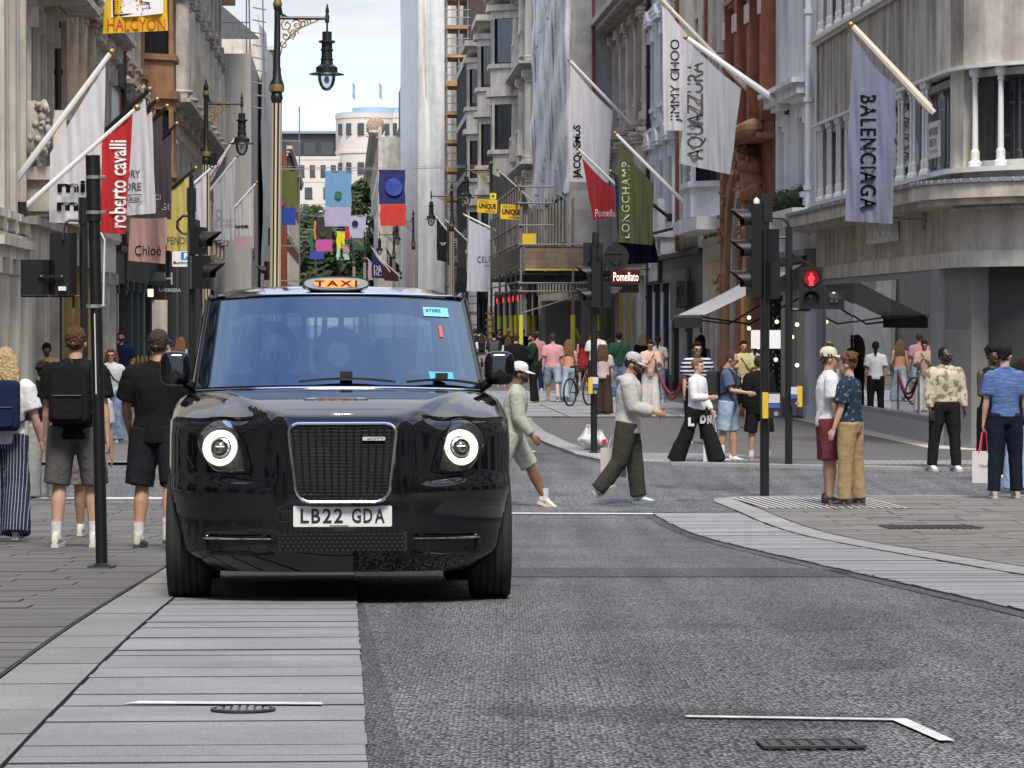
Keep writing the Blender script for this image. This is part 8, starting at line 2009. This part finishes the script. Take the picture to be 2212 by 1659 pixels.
# --- things they carry (each a thing of its own, hung in the carrier's space)
def carried(q, name, label, cat, loc): o = thing(name, label, cat, loc, q["rz"]); o.scale = (q["sc"],)*3; return o
def backpack(label, col, w=.16, h0=1.02, h1=1.45, dp=.16, strap=True, pocket=True):
	def f(q, M4, loc):
		o = carried(q, "backpack", label, "backpack", loc); L_ = q["LM"]; y0 = .12*q["wd"]+q["e"]
		def pack(u, v):
			a = 2*math.pi*u; z = h0+(h1-h0)*v; k = min(1, .62+1.6*math.sin(math.pi*min(1, max(0, v*.94+.03)))**.7*.6); c, s_ = math.cos(a), math.sin(a)
			p = .55; return L_ @ Vector((w*k*abs(c)**p*(1 if c > 0 else -1), y0+dp*.5+dp*.5*k*abs(s_)**p*(1 if s_ > 0 else -1), z))
		m = MB().grid(pack, 24, 14); n = 25; b = len(m.v); m.f.append(tuple(range(24))); m.f.append(tuple(14*25+k for k in range(23, -1, -1)))
		m.build("pack", cl(col), o, smooth=True, angle=55)
		if pocket:
			m = MB().rrect(-w*.72, w*.72, h0+.04, h0+(h1-h0)*.5, .04, 0, .03); m.v = [tuple(L_ @ Vector((x, y0+dp*.97+y, z))) for x, y, z in m.v]; pk = m.build("pocket", cl(col), o, smooth=True, angle=50)
			m = MB().tube([L_ @ Vector((x*w*.7, y0+dp+.034, h0+(h1-h0)*.46)) for x in (-1, -.3, .3, 1)], .005, 4); m.build("zip", M("zip_grey", (.12, .12, .12), .4, metal=.5), pk)
			m = MB().tube([L_ @ Vector((x*w*.8, y0+dp*.9, h0+(h1-h0)*(.78-.08*x*x))) for x in (-1, -.5, 0, .5, 1)], .006, 4).tube([L_ @ Vector((-.03, y0+dp*.6, h1-.01)), L_ @ Vector((0, y0+dp*.7, h1+.04)), L_ @ Vector((.03, y0+dp*.6, h1-.01))], .008, 5); m.build("zip", M("zip_grey", (.12, .12, .12), .4, metal=.5), o)
		if strap:
			for sg in (-1, 1): MB().tube([L_ @ Vector(p) for p in ((sg*.10, y0+.02, 1.40), (sg*.115, .06, 1.475), (sg*.125, -.04, 1.47), (sg*.135, -.125*q["wd"]-q["e"], 1.38), (sg*.15, -.12*q["wd"]-q["e"], 1.22), (sg*.165*q["wd"], .0, 1.10), (sg*.12, y0+.03, 1.06))], [.028]*7, 6, ry=[.008]*7).build("strap", cl(col), o, smooth=True)
	return f
def phone(label, hand=0, tilt=40):
	def f(q, M4, loc):
		p, fd, pal, th = q["hands"][hand]; o = carried(q, "phone", label, "phone", loc)
		m = MB().rrect(-.037, .037, -.075, .075, .01, -.004, .004); Mx = Matrix.Translation(p+pal*.012) @ Matrix.Rotation(R(tilt), 4, 'X'); m.v = [tuple(Mx @ Vector(v)) for v in m.v]; m.build("case", M("phone_case", (.03, .03, .035), .3), o)
		m = MB().rrect(-.033, .033, -.07, .07, .008, .0042, .0052); m.v = [tuple(Mx @ Vector(v)) for v in m.v]; m.build("screen", M("phone_screen", (.25, .28, .32), .15), o)
	return f
def bag(label, hand, w, h, dp, col, hl=.16, yo=0.0, side=None, txt=None, rz=0, drop=0.0, hcol=None):
	def f(q, M4, loc):
		p, fd, pal, th = q["hands"][hand]; o = carried(q, "shopping_bag", label, "bag", loc); c = p+Vector((0, yo, 0)); zt = c.z-hl-drop
		Mx = Matrix.Translation((c.x, c.y, 0)) @ Matrix.Rotation(R(rz), 4, 'Z')
		def bx_(x0, x1, y0, y1, z0, z1): m = MB().box(x0, x1, y0, y1, z0, z1); m.v = [tuple(Mx @ Vector(v)) for v in m.v]; return m
		s_ = bx_(-w/2, w/2, -dp/2, dp/2, zt-h, zt).build("sack", M("bag_%03d%03d" % (int(999*col[0]), int(999*col[2])), col, .7, var=.06), o)
		if side: bx_(w/2, w/2+.004, -dp/2, dp/2, zt-h, zt-.001).build("side_panel", M("bag_side_%03d" % int(999*side[0]), side, .7), o)
		for sy in (-1, 1):
			m = MB().tube([Mx @ Vector(v) for v in ((-w*.2, sy*dp/2, zt-.01), (-w*.1, sy*.01, zt+hl*.8), (0, 0, zt+hl+drop), (w*.1, sy*.01, zt+hl*.8), (w*.2, sy*dp/2, zt-.01))], .009, 5); m.build("handle", M("bag_handle_%03d" % int(999*(hcol or col)[0]), hcol or col, .8), o)
		if txt:
			s, a, b_, e, f_, mm, bo = txt; mb = MB(); text_on(mb, s, lambda x, z: Mx @ Vector((x, -dp/2-.004, z)), (a-.5)*w, zt-h+b_*h, (e-a)*w, (f_-b_)*h, 0, bo); mb.build("lettering", mm, o, fix=False)
	return f
def shoulder_bag(label, col, side=1, strapcol=None, z=.98, cross=True, w=.12, h=.1):
	def f(q, M4, loc):
		o = carried(q, "shoulder_bag", label, "bag", loc); L_ = q["LM"]; x = side*(.17*q["wd"]+q["e"]+.03)
		m = MB().rrect(-w, w, -h, h, .03, -.04, .04); m.v = [tuple(L_ @ Vector((x+v[1], v[0]*.9, z+v[2]))) for v in m.v]; m.build("pouch", M("leather_%03d" % int(999*col[0]), col, .5), o, smooth=True, angle=40)
		yf, yb = -.125*q["wd"]-q["e"], .125*q["wd"]+q["e"]
		pts = [(x, .05, z+h), (side*.10, yb, 1.2), (-side*.06, yb*.8, 1.42), (-side*.10, 0, 1.475), (-side*.07, yf*.85, 1.40), (side*.06, yf, 1.2), (x, -.05, z+h)] if cross else [(x, .05, z+h), (side*.14, yb*.8, 1.3), (side*.13, 0, 1.475), (side*.14, yf*.8, 1.3), (x, -.05, z+h)]
		MB().tube([L_ @ Vector(p) for p in pts], [.014]*len(pts), 6, ry=[.005]*len(pts)).build("strap", M("strap_%03d" % int(999*(strapcol or col)[0]), strapcol or col, .6), o, smooth=True)
	return f
def belt_print(t, q): pass
BLK, WHT, NVY = (.010, .010, .011), (.62, .63, .65), (.012, .018, .05)
DENIM = (.13, .20, .31)
WALKL, WALKR = dict(lh=(20, 6, 2), rh=(-16, 18, 2)), dict(lh=(-16, 18, 2), rh=(20, 6, 2))
# near left
person("blonde woman from behind in white top and wide navy pinstripe trousers at the left edge", 12, 1176, H=1.72, rz=178, top=("tee", WHT), bot=("wide", (.022, .028, .05), "vstripe"), hair=("bob", (.46, .34, .19)), la=(6, 10, 20, 0), ra=(2, 16, 22, 0), lh=(6, 8, 3), rh=(-10, 10, 3), wd=1.08, shoe=(.55, .52, .48), items=(backpack("navy backpack worn by the blonde woman at the left edge", (.012, .02, .055), .17, 1.0, 1.46, .17),))
person("man in black T-shirt and grey cargo shorts from behind with a black backpack", 163, 1190, H=1.83, rz=176, top=("tee", BLK), bot=("shorts", (.085, .085, .085)), hair=("short", (.10, .055, .03)), sock=WHT, shoe=(.62, .61, .58), lh=(-4, 3, 4), rh=(4, 3, 4), la=(4, 10, 12, 0), ra=(-4, 10, 12, 0), wd=1.06, fit=.008, hem=.86, items=(backpack("black backpack with small zips on the man in grey cargo shorts", (.012, .012, .013), .165, .98, 1.47, .17),))
person("slim figure with bare tan legs mostly hidden by the man with the black backpack", 189, 1168, H=1.60, rz=178, skin="tan", top=("tee", (.45, .40, .42)), bot=("shorts", (.30, .27, .28), None, .8), sock=WHT, **WALKL)
person("broad man in black T-shirt and black shorts walking away beside the cab", 342, 1190, H=1.81, rz=174, skin="tan", top=("tee", BLK), bot=("shorts", (.014, .014, .018)), hair=("short", (.055, .045, .04)), sock=WHT, shoe=(.42, .46, .34), sole=(.04, .05, .03), wd=1.16, fit=.01, lh=(-4, 4, 4), rh=(-14, 12, 3), la=(12, 16, 26, 8), ra=(8, 14, 22, 0), hem=.84)
person("woman from behind in black vest and pale grey wide trousers", 94, 1081, H=1.64, rz=182, skin="tan", top=("tank", BLK), bot=("wide", (.33, .33, .31)), hair=("curly", (.015, .012, .012)), shoe=(.4, .4, .38), lh=(-3, 3, 6), rh=(4, 4, 6), la=(10, 12, 40, 30), items=(shoulder_bag("small black shoulder bag on the woman in pale grey trousers", BLK, 1, z=1.12),))
person("older man in black cap and white T-shirt facing the camera", 79, d=74, H=1.80, rz=10, top=("tee", WHT), bot=("trousers", (.05, .05, .06)), cap=BLK, hair=("buzz", (.2, .2, .2)), beard=(.25, .23, .2), **WALKL)
person("young man in a tan jacket looking down behind the woman in black", 101, d=60, H=1.72, rz=5, skin="dark", top=("jacket", (.30, .22, .12)), bot=("trousers", (.03, .03, .04)), hair=("short", (.01, .01, .01)), head=(0, 12), la=(20, 8, 60, 20), ra=(18, 8, 60, 20))
person("woman in white T-shirt blue jeans and sunglasses walking towards the camera", 240, 962, H=1.64, rz=2, top=("tee", WHT), bot=("wide", DENIM, "denim"), hair=("long", (.15, .08, .04)), glasses=True, shoe=(.3, .28, .25), lh=(14, 4, 2), rh=(-12, 22, 2), ra=(10, 8, 14, 0), la=(-8, 10, 20, 0), items=(shoulder_bag("black crossbody bag on the woman in blue jeans", BLK, 1),))
person("man in a navy T-shirt with sunglasses on his head before the iron railing", 262, d=80, H=1.90, rz=0, skin="tan", top=("tee", (.015, .02, .055)), bot=("trousers", (.05, .055, .04)), hair=("short", (.03, .02, .015)), beard=(.03, .02, .015), wd=1.1, **WALKR)
person("man in navy cap and white shirt near the railing behind the cab mirror", 372, d=78, H=1.66, rz=20, skin="mid", top=("tee", WHT), bot=("trousers", NVY), cap=(.02, .03, .08), hair=("buzz", (.02, .02, .02)))
person("dark haired woman in a pale top at the railing behind the navy cap", 366, d=83, H=1.74, rz=-20, skin="mid", top=("tee", (.5, .48, .5)), bot=("trousers", BLK), hair=("long", (.012, .01, .01)))
person("woman with auburn hair and turquoise top left of the cab", 391, d=82, H=1.72, rz=170, top=("tank", (.20, .42, .40)), bot=("trousers", WHT), hair=("long", (.20, .09, .05)))
person("man in a grey cap far behind on the left pavement", 399, d=98, H=1.84, rz=0, top=("tee", (.2, .22, .26)), bot=("trousers", NVY), cap=(.12, .12, .14), hair=("buzz", (.1, .08, .06)))
# crossing in the middle and right
person("bearded man in white cap and sage green suit striding out from behind the cab", 1104, 1096, H=1.76, rz=88, skin="brown", top=("long", (.36, .38, .31)), bot=("shorts", (.36, .38, .31)), cap=WHT, hair=("buzz", (.01, .01, .01)), beard=(.012, .01, .01), sock=WHT, shoe=(.62, .60, .50), lh=(30, 4, 2), rh=(-22, 22, 2), lift=(-22, 30), la=(-14, 8, 26, 0), ra=(16, 8, 30, 0), lean=9, fit=.006)
person("bearded man in grey cap and pale hooded jacket looking at his phone while crossing", 1356, 1090, H=1.77, rz=84, skin="tan", top=("jacket", (.42, .41, .385), "hood"), bot=("trousers", (.045, .045, .035)), cap=(.40, .40, .41), hair=("buzz", (.02, .015, .01)), beard=(.015, .012, .01), glasses=True, shoe=(.55, .58, .54), sole=(.16, .22, .23), lh=(10, 4, 2), rh=(-12, 24, 2), lift=(0, 34), ra=(16, 6, 66, 4), la=(-4, 6, 8, 0), lean=3, head=(0, 14), hem=.83, fit=.012, items=(phone("dark phone held out by the man in the pale hooded jacket", 1, 20), bag("cream cotton shopping bag with dark lettering carried by the man in the hooded jacket", 0, .30, .34, .06, (.50, .48, .43), .14, txt=("SALOMON", .2, .25, .95, .35, INK, .03), rz=-90, yo=.17)))
def ldr(t, q):
	for ch, sg, f in (("L", 1, .42), ("D", 0, .34), ("N", 0, .36)):
		hip, kn, an = q["legs"][sg]; c = hip.lerp(kn, f); a = R(-62 if ch != "N" else -18); dr = Vector((math.sin(a), -math.cos(a), 0)); sd = Vector((math.cos(a), math.sin(a), 0))
		mb = MB(); text_on(mb, ch, lambda x, z: c+dr*.142+sd*x+Vector((0, 0, z)), -.05, -.07, .1, .14, 0, .08); mb.build("trouser_lettering", WHITE_INK, t, fix=False)
WHITE_INK = M("white_print", (.6, .6, .58), .8)
person("young man in white top and lettered black baggy trousers walking with a phone", 1505, 1004, H=1.64, rz=62, top=("long", (.66, .66, .66)), bot=("wide", (.012, .012, .013)), hair=("short", (.20, .13, .07)), shoe=(.02, .02, .02), sole=(.66, .64, .56), lh=(24, 6, 4), rh=(-18, 8, 4), ra=(12, 6, 84, 10), la=(6, 8, 30, 6), hem=.94, prints=(ldr,), items=(phone("dark phone in the hand of the young man in white top", 1, 30), bag("big white paper bag with a small red label beside the young man in black trousers", 0, .34, .46, .10, (.64, .64, .68), .30, txt=("■", .62, .12, .8, .24, M("red_letter", (.5, .02, .02)), .05), rz=-62, drop=.18)))
person("man in blue shirt and denim shorts reading with a dark backpack on his shoulder", 1573, 1000, H=1.70, rz=72, skin="tan", top=("tee", (.085, .10, .16)), bot=("shorts", (.22, .30, .38), "denim"), hair=("buzz", (.06, .045, .035)), glasses=True, shoe=(.66, .66, .66), lh=(6, 4, 3), rh=(-6, 4, 3), la=(24, 6, 62, 10), ra=(22, 6, 62, 10), head=(0, 22), wd=1.05, items=(backpack("grey and black backpack on the man in denim shorts", (.03, .033, .036), .15, 1.0, 1.44, .2),))
person("man in pale yellow shirt and black shorts facing the camera with a strap across", 1606, 931, H=1.72, rz=8, skin="tan", top=("tee", (.46, .44, .22)), bot=("shorts", BLK), hair=("short", (.01, .01, .01)), sock=WHT, shoe=(.20, .10, .05), la=(20, 6, 50, 20), ra=(18, 6, 50, 20), fit=.012, items=(shoulder_bag("thin brown strap bag across the pale yellow shirt", (.12, .07, .04), 1),))
person("youth in long black top and black shorts from behind at the corner signal", 1640, 1000, H=1.62, rz=185, skin="tan", top=("long", BLK), bot=("shorts", (.014, .014, .015)), hair=("short", (.05, .035, .025)), sock=WHT, shoe=(.25, .25, .25), fit=.014, hem=.80)
person("woman in black ponytail and white top behind the pale yellow shirt", 1628, d=74, H=1.66, rz=190, skin="tan", top=("tee", WHT), bot=("trousers", BLK), hair=("pony", (.012, .01, .01)))
person("man with glasses in a navy striped top behind the youth in white", 1506, 965, H=1.74, rz=10, skin="tan", top=("tee", (.02, .025, .05), "hstripe"), bot=("trousers", BLK), hair=("short", (.01, .01, .01)), glasses=True, wd=1.08, fit=.012)
person("woman with long dark red hair by the charcoal shopfront", 1514, d=80, H=1.78, rz=150, skin="mid", top=("tank", BLK), bot=("trousers", BLK), hair=("long", (.05, .015, .02)))
person("man in cream cap white T-shirt and maroon shorts at the right corner", 1792, 1096, H=1.80, rz=96, skin="tan", top=("tee", WHT), bot=("shorts", (.15, .035, .05)), cap=(.55, .52, .42), hair=("buzz", (.05, .03, .02)), shoe=(.02, .02, .02), sole=(.03, .03, .03), la=(-2, 13, 10, 0), ra=(2, 13, 18, 0), lh=(2, 3, 3), rh=(0, 3, 3), wd=1.12, lean=0, fit=.008)
person("curly haired man in dark leaf print shirt and khaki trousers facing left", 1838, 1100, H=1.74, rz=-118, top=("tee", (.02, .035, .055), "leaf"), bot=("trousers", (.32, .235, .13)), hair=("curly", (.12, .065, .03)), shoe=(.05, .045, .04), sole=(.12, .11, .10), lh=(3, 3, 3), rh=(-2, 3, 4), la=(6, 8, 16, 0), ra=(12, 8, 74, 24), lean=3, hem=.97, items=(bag("cream canvas tote bag hanging behind the man in khaki trousers", 1, .30, .40, .08, (.52, .44, .31), .3, yo=.2, rz=60, drop=-.55),))
person("bearded man in cream blotched jacket and black trousers standing at the far kerb", 2041, 1019, H=1.77, rz=12, skin="dark", top=("jacket", (.50, .45, .34), "blotch"), bot=("trousers", (.014, .014, .015)), hair=("buzz", (.006, .006, .006)), beard=(.006, .006, .006), glasses=True, shoe=(.66, .66, .67), lh=(3, 3, 6), rh=(-3, 3, 6), ra=(4, 8, 12, 0), la=(2, 12, 16, 4), head=(26, -2), wd=1.1, hem=.98, items=(phone("pale phone in the hand of the man in the cream jacket", 1, 10),))
person("dark haired man in blue knitted polo and navy trousers from behind at the right edge", 2172, 1082, H=1.83, rz=184, top=("polo", (.075, .125, .29), "knit"), bot=("trousers", (.010, .013, .026)), hair=("short", (.012, .010, .010)), shoe=(.40, .39, .36), sole=(.45, .44, .40), lh=(-2, 3, 4), rh=(3, 3, 4), la=(2, 9, 10, 0), ra=(0, 10, 12, 0), head=(-38, 0), hem=.93, items=(bag("red and white paper shopping bag held by the man in the blue polo", 0, .26, .36, .14, (.58, .57, .56), .26, side=(.55, .04, .05), hcol=(.6, .05, .08), rz=160, txt=("Valextra", .3, .5, .8, .6, M("flag_grey_ink", (.3, .3, .3)), 0)),))
person("man in black sleeveless top half hidden by the blue polo", 2143, 1040, H=1.80, rz=20, skin="dark", top=("tank", BLK), bot=("trousers", BLK), hair=("curly", (.008, .008, .008)), la=(10, 6, 80, 40), ra=(10, 6, 80, 40))
person("person in pale blue jeans cut by the right edge of the picture", 2208, 1066, H=1.68, rz=160, skin="tan", top=("tee", BLK), bot=("wide", (.25, .36, .50), "denim"), hair=("long", (.02, .015, .01)), items=(shoulder_bag("brown leather bag on the person in pale jeans", (.09, .045, .03), -1, z=1.0),))
# crowd on the far right pavement
F = lambda lab, px, py, **k: person(lab, px, py, **k)
F("man in pink T-shirt and denim shorts walking away", 1194, 874, H=1.82, rz=180, top=("tee", (.56, .30, .34)), bot=("shorts", (.26, .33, .40), "denim"), hair=("short", (.07, .04, .025)), sock=WHT, shoe=(.2, .15, .1), wd=1.08, **WALKL)
F("woman with very long brown hair orange top and pale jeans", 1228, 873, H=1.66, rz=182, top=("tank", (.60, .30, .20)), bot=("wide", (.30, .38, .46), "denim"), hair=("long", (.17, .10, .055)), items=(shoulder_bag("brown shoulder bag on the woman with very long brown hair", (.09, .045, .03), -1, cross=False),), **WALKR)
F("man in dark green jacket and black trousers standing side on", 1152, 878, H=1.80, rz=-80, skin="tan", top=("jacket", (.012, .03, .022)), bot=("trousers", (.014, .014, .016)), hair=("short", (.012, .01, .01)), beard=(.012, .01, .01), shoe=(.25, .22, .15), la=(20, 6, 90, 20))
F("man in black jacket and tan trousers from behind", 1114, 880, H=1.80, rz=178, top=("jacket", BLK), bot=("trousers", (.30, .22, .14)), hair=("short", (.06, .04, .03)), shoe=(.1, .07, .05), wd=1.1)
F("woman with long dark hair and shorts beside the cab mirror", 1041, 828, H=1.66, rz=180, skin="tan", top=("tee", WHT), bot=("shorts", (.4, .38, .36), None, .5), hair=("long", (.04, .025, .02)), items=(backpack("small black backpack on the long haired woman by the mirror", BLK, .12, 1.08, 1.40, .12),))
F("man in navy top with a grey backpack in the far crowd", 1067, 838, H=1.76, rz=180, top=("tee", (.015, .02, .045)), bot=("trousers", BLK), hair=("short", (.01, .01, .01)), items=(backpack("grey backpack in the far crowd", (.08, .085, .09), .15, 1.0, 1.42, .15),))
F("doorman in black with sunglasses facing the camera", 1079, 818, H=1.80, rz=0, skin="mid", top=("polo", BLK), bot=("trousers", BLK), hair=("short", (.03, .02, .015)), glasses=True, wd=1.12)
F("bald doorman in dark jacket facing the camera", 1099, 816, H=1.86, rz=0, skin="mid", top=("jacket", (.03, .027, .02)), bot=("trousers", BLK), hair=("none", (.03, .02, .015)), wd=1.12)
F("man in navy T-shirt far beside the cab pillar", 1026, 815, H=1.84, rz=180, skin="mid", top=("tee", (.015, .018, .035)), bot=("trousers", BLK), hair=("short", (.06, .05, .045)))
F("person in a dark hood far behind near the brown shop door", 1037, 800, H=1.78, rz=180, skin="mid", top=("tee", WHT), bot=("trousers", BLK), hair=("short", (.01, .01, .01)))
F("woman in navy with her hair tied up by the yellow legs", 1129, 812, H=1.80, rz=185, top=("tee", (.018, .022, .05)), bot=("trousers", BLK), hair=("pony", (.05, .03, .02)))
F("woman in pale green top in the far crowd", 1098, 838, H=1.60, rz=170, top=("tee", (.45, .55, .48)), bot=("trousers", DENIM), hair=("long", (.07, .04, .025)))
F("man with brown hair behind the dark green jacket", 1160, 850, H=1.80, rz=180, top=("tee", (.4, .2, .2)), bot=("trousers", NVY), hair=("short", (.06, .04, .03)))
F("tall man in a loose white T-shirt behind the middle signal post", 1288, 858, H=1.84, rz=5, skin="dark", top=("tee", (.64, .64, .62)), bot=("trousers", (.04, .04, .05)), hair=("short", (.01, .01, .01)), fit=.03, wd=1.05)
F("woman in white cap and long brown trousers with long hair from behind", 1302, 902, H=1.62, rz=178, top=("tee", (.5, .42, .42)), bot=("wide", (.045, .032, .024)), hair=("long", (.10, .055, .035)), cap=WHT, items=(shoulder_bag("black shoulder bag on the woman in long brown trousers", BLK, 1, cross=False),))
F("man in dark green T-shirt with a strap across his back", 1337, 868, H=1.80, rz=184, skin="tan", top=("tee", (.02, .065, .05)), bot=("trousers", (.10, .16, .25), "denim"), hair=("short", (.01, .01, .01)), wd=1.12, fit=.012, items=(shoulder_bag("black crossbody strap bag on the dark green T-shirt", BLK, 1),))
F("dark haired woman behind the dark green T-shirt", 1320, 848, H=1.62, rz=170, top=("tee", (.4, .35, .3)), bot=("trousers", BLK), hair=("bob", (.03, .02, .015)))
F("blonde woman in a black T-shirt before the stone pilasters", 1388, 853, H=1.72, rz=170, top=("tee", BLK), bot=("trousers", (.03, .03, .04)), hair=("bob", (.42, .30, .17)))
F("woman in peach jacket white trousers and sunglasses looking at her hands", 1404, 897, H=1.68, rz=8, skin="tan", top=("jacket", (.58, .42, .34)), bot=("wide", (.60, .59, .57)), hair=("pony", (.03, .02, .015)), glasses=True, la=(26, 6, 96, 34), ra=(24, 6, 92, 34), head=(0, 18), items=(shoulder_bag("small brown belt bag on the woman in the peach jacket", (.09, .06, .05), -1, z=1.05),))
F("dark haired woman in white T-shirt and jeans with a tan shoulder bag", 1421, 875, H=1.72, rz=176, top=("tee", (.60, .57, .52)), bot=("trousers", (.13, .20, .31), "denim"), hair=("pony", (.015, .012, .012)), items=(shoulder_bag("tan shoulder bag on the woman in white T-shirt and jeans", (.30, .22, .16), -1, cross=False),))
F("child in pale turquoise and white near the chevron column", 1690, 880, H=1.15, rz=150, top=("tee", (.35, .52, .55)), bot=("trousers", (.5, .5, .52)), hair=("short", (.1, .06, .03)))
F("woman in a red dress far down the right pavement", 1260, 838, H=1.66, rz=180, top=("tank", (.35, .03, .03)), bot=("skirt", (.35, .03, .03)), hair=("long", (.03, .02, .015)))
# the driver
finish_people()
dq = thing("driver_anchor", "x", "x"); bpy.data.objects.remove(dq)
dv_ = thing("person", "cab driver in glasses faintly visible behind the windscreen", "person", TXM @ Vector((-.36, 1.98, .0)), .067)
m = MB().tube([(0, .12, .62), (0, .08, .9), (0, .04, 1.14), (0, .02, 1.2)], [.18, .2, .19, .08], 14, ry=[.13, .14, .12, .07], xax=(1, 0, 0)).tube([(0, .02, 1.18), (0, .0, 1.29)], .055, 10).ell((0, -.0, 1.385), (.078, .097, .118), 14, 10).ell((0, -.04, 1.33), (.055, .055, .07), 10, 8).tube([(0, -.1, 1.38), (0, -.118, 1.35)], [.01, .016], 6)
for sg in (-1, 1): m.tube([(sg*.19, .04, 1.1), (sg*.23, -.1, .92), (sg*.16, -.2, 1.05)], [.055, .045, .035], 8); m.ell((sg*.08, .0, 1.375), (.012, .02, .03), 6, 5)
for sg in (-1, 1):
	for k in range(4): m.tube([(sg*.16+.018*k-.027, -.2, 1.05), (sg*.16+.018*k-.027, -.235, 1.08), (sg*.16+.018*k-.027, -.22, 1.10)], .009, 5)
	m.tube([(sg*.15, -.2, 1.05), (sg*.12, -.22, 1.07)], .011, 5)
m.build("body", skinmat("mid"), dv_, smooth=True, angle=0)
m = MB().tube([(0, .12, .6), (0, .08, .9), (0, .04, 1.13)], [.20, .22, .2], 14, ry=[.15, .16, .13], xax=(1, 0, 0));
for sg in (-1, 1): m.tube([(sg*.19, .04, 1.1), (sg*.22, -.06, .98)], [.075, .07], 8)
m.build("shirt", cl((.06, .08, .14)), dv_, smooth=True, angle=0)
MB().ell((0, .03, 1.42), (.083, .088, .09), 12, 8).build("hair", M("hair_grey", (.18, .17, .16), .8), dv_, smooth=True)
m = MB()
for sg in (-1, 1): m.tube([(sg*.035+.025*math.cos(q), -.102, 1.385+.018*math.sin(q)) for q in [.6*k for k in range(12)]], .004, 4)
m.build("glasses", BLACK, dv_)
bpy.data.scenes.remove(TMP)
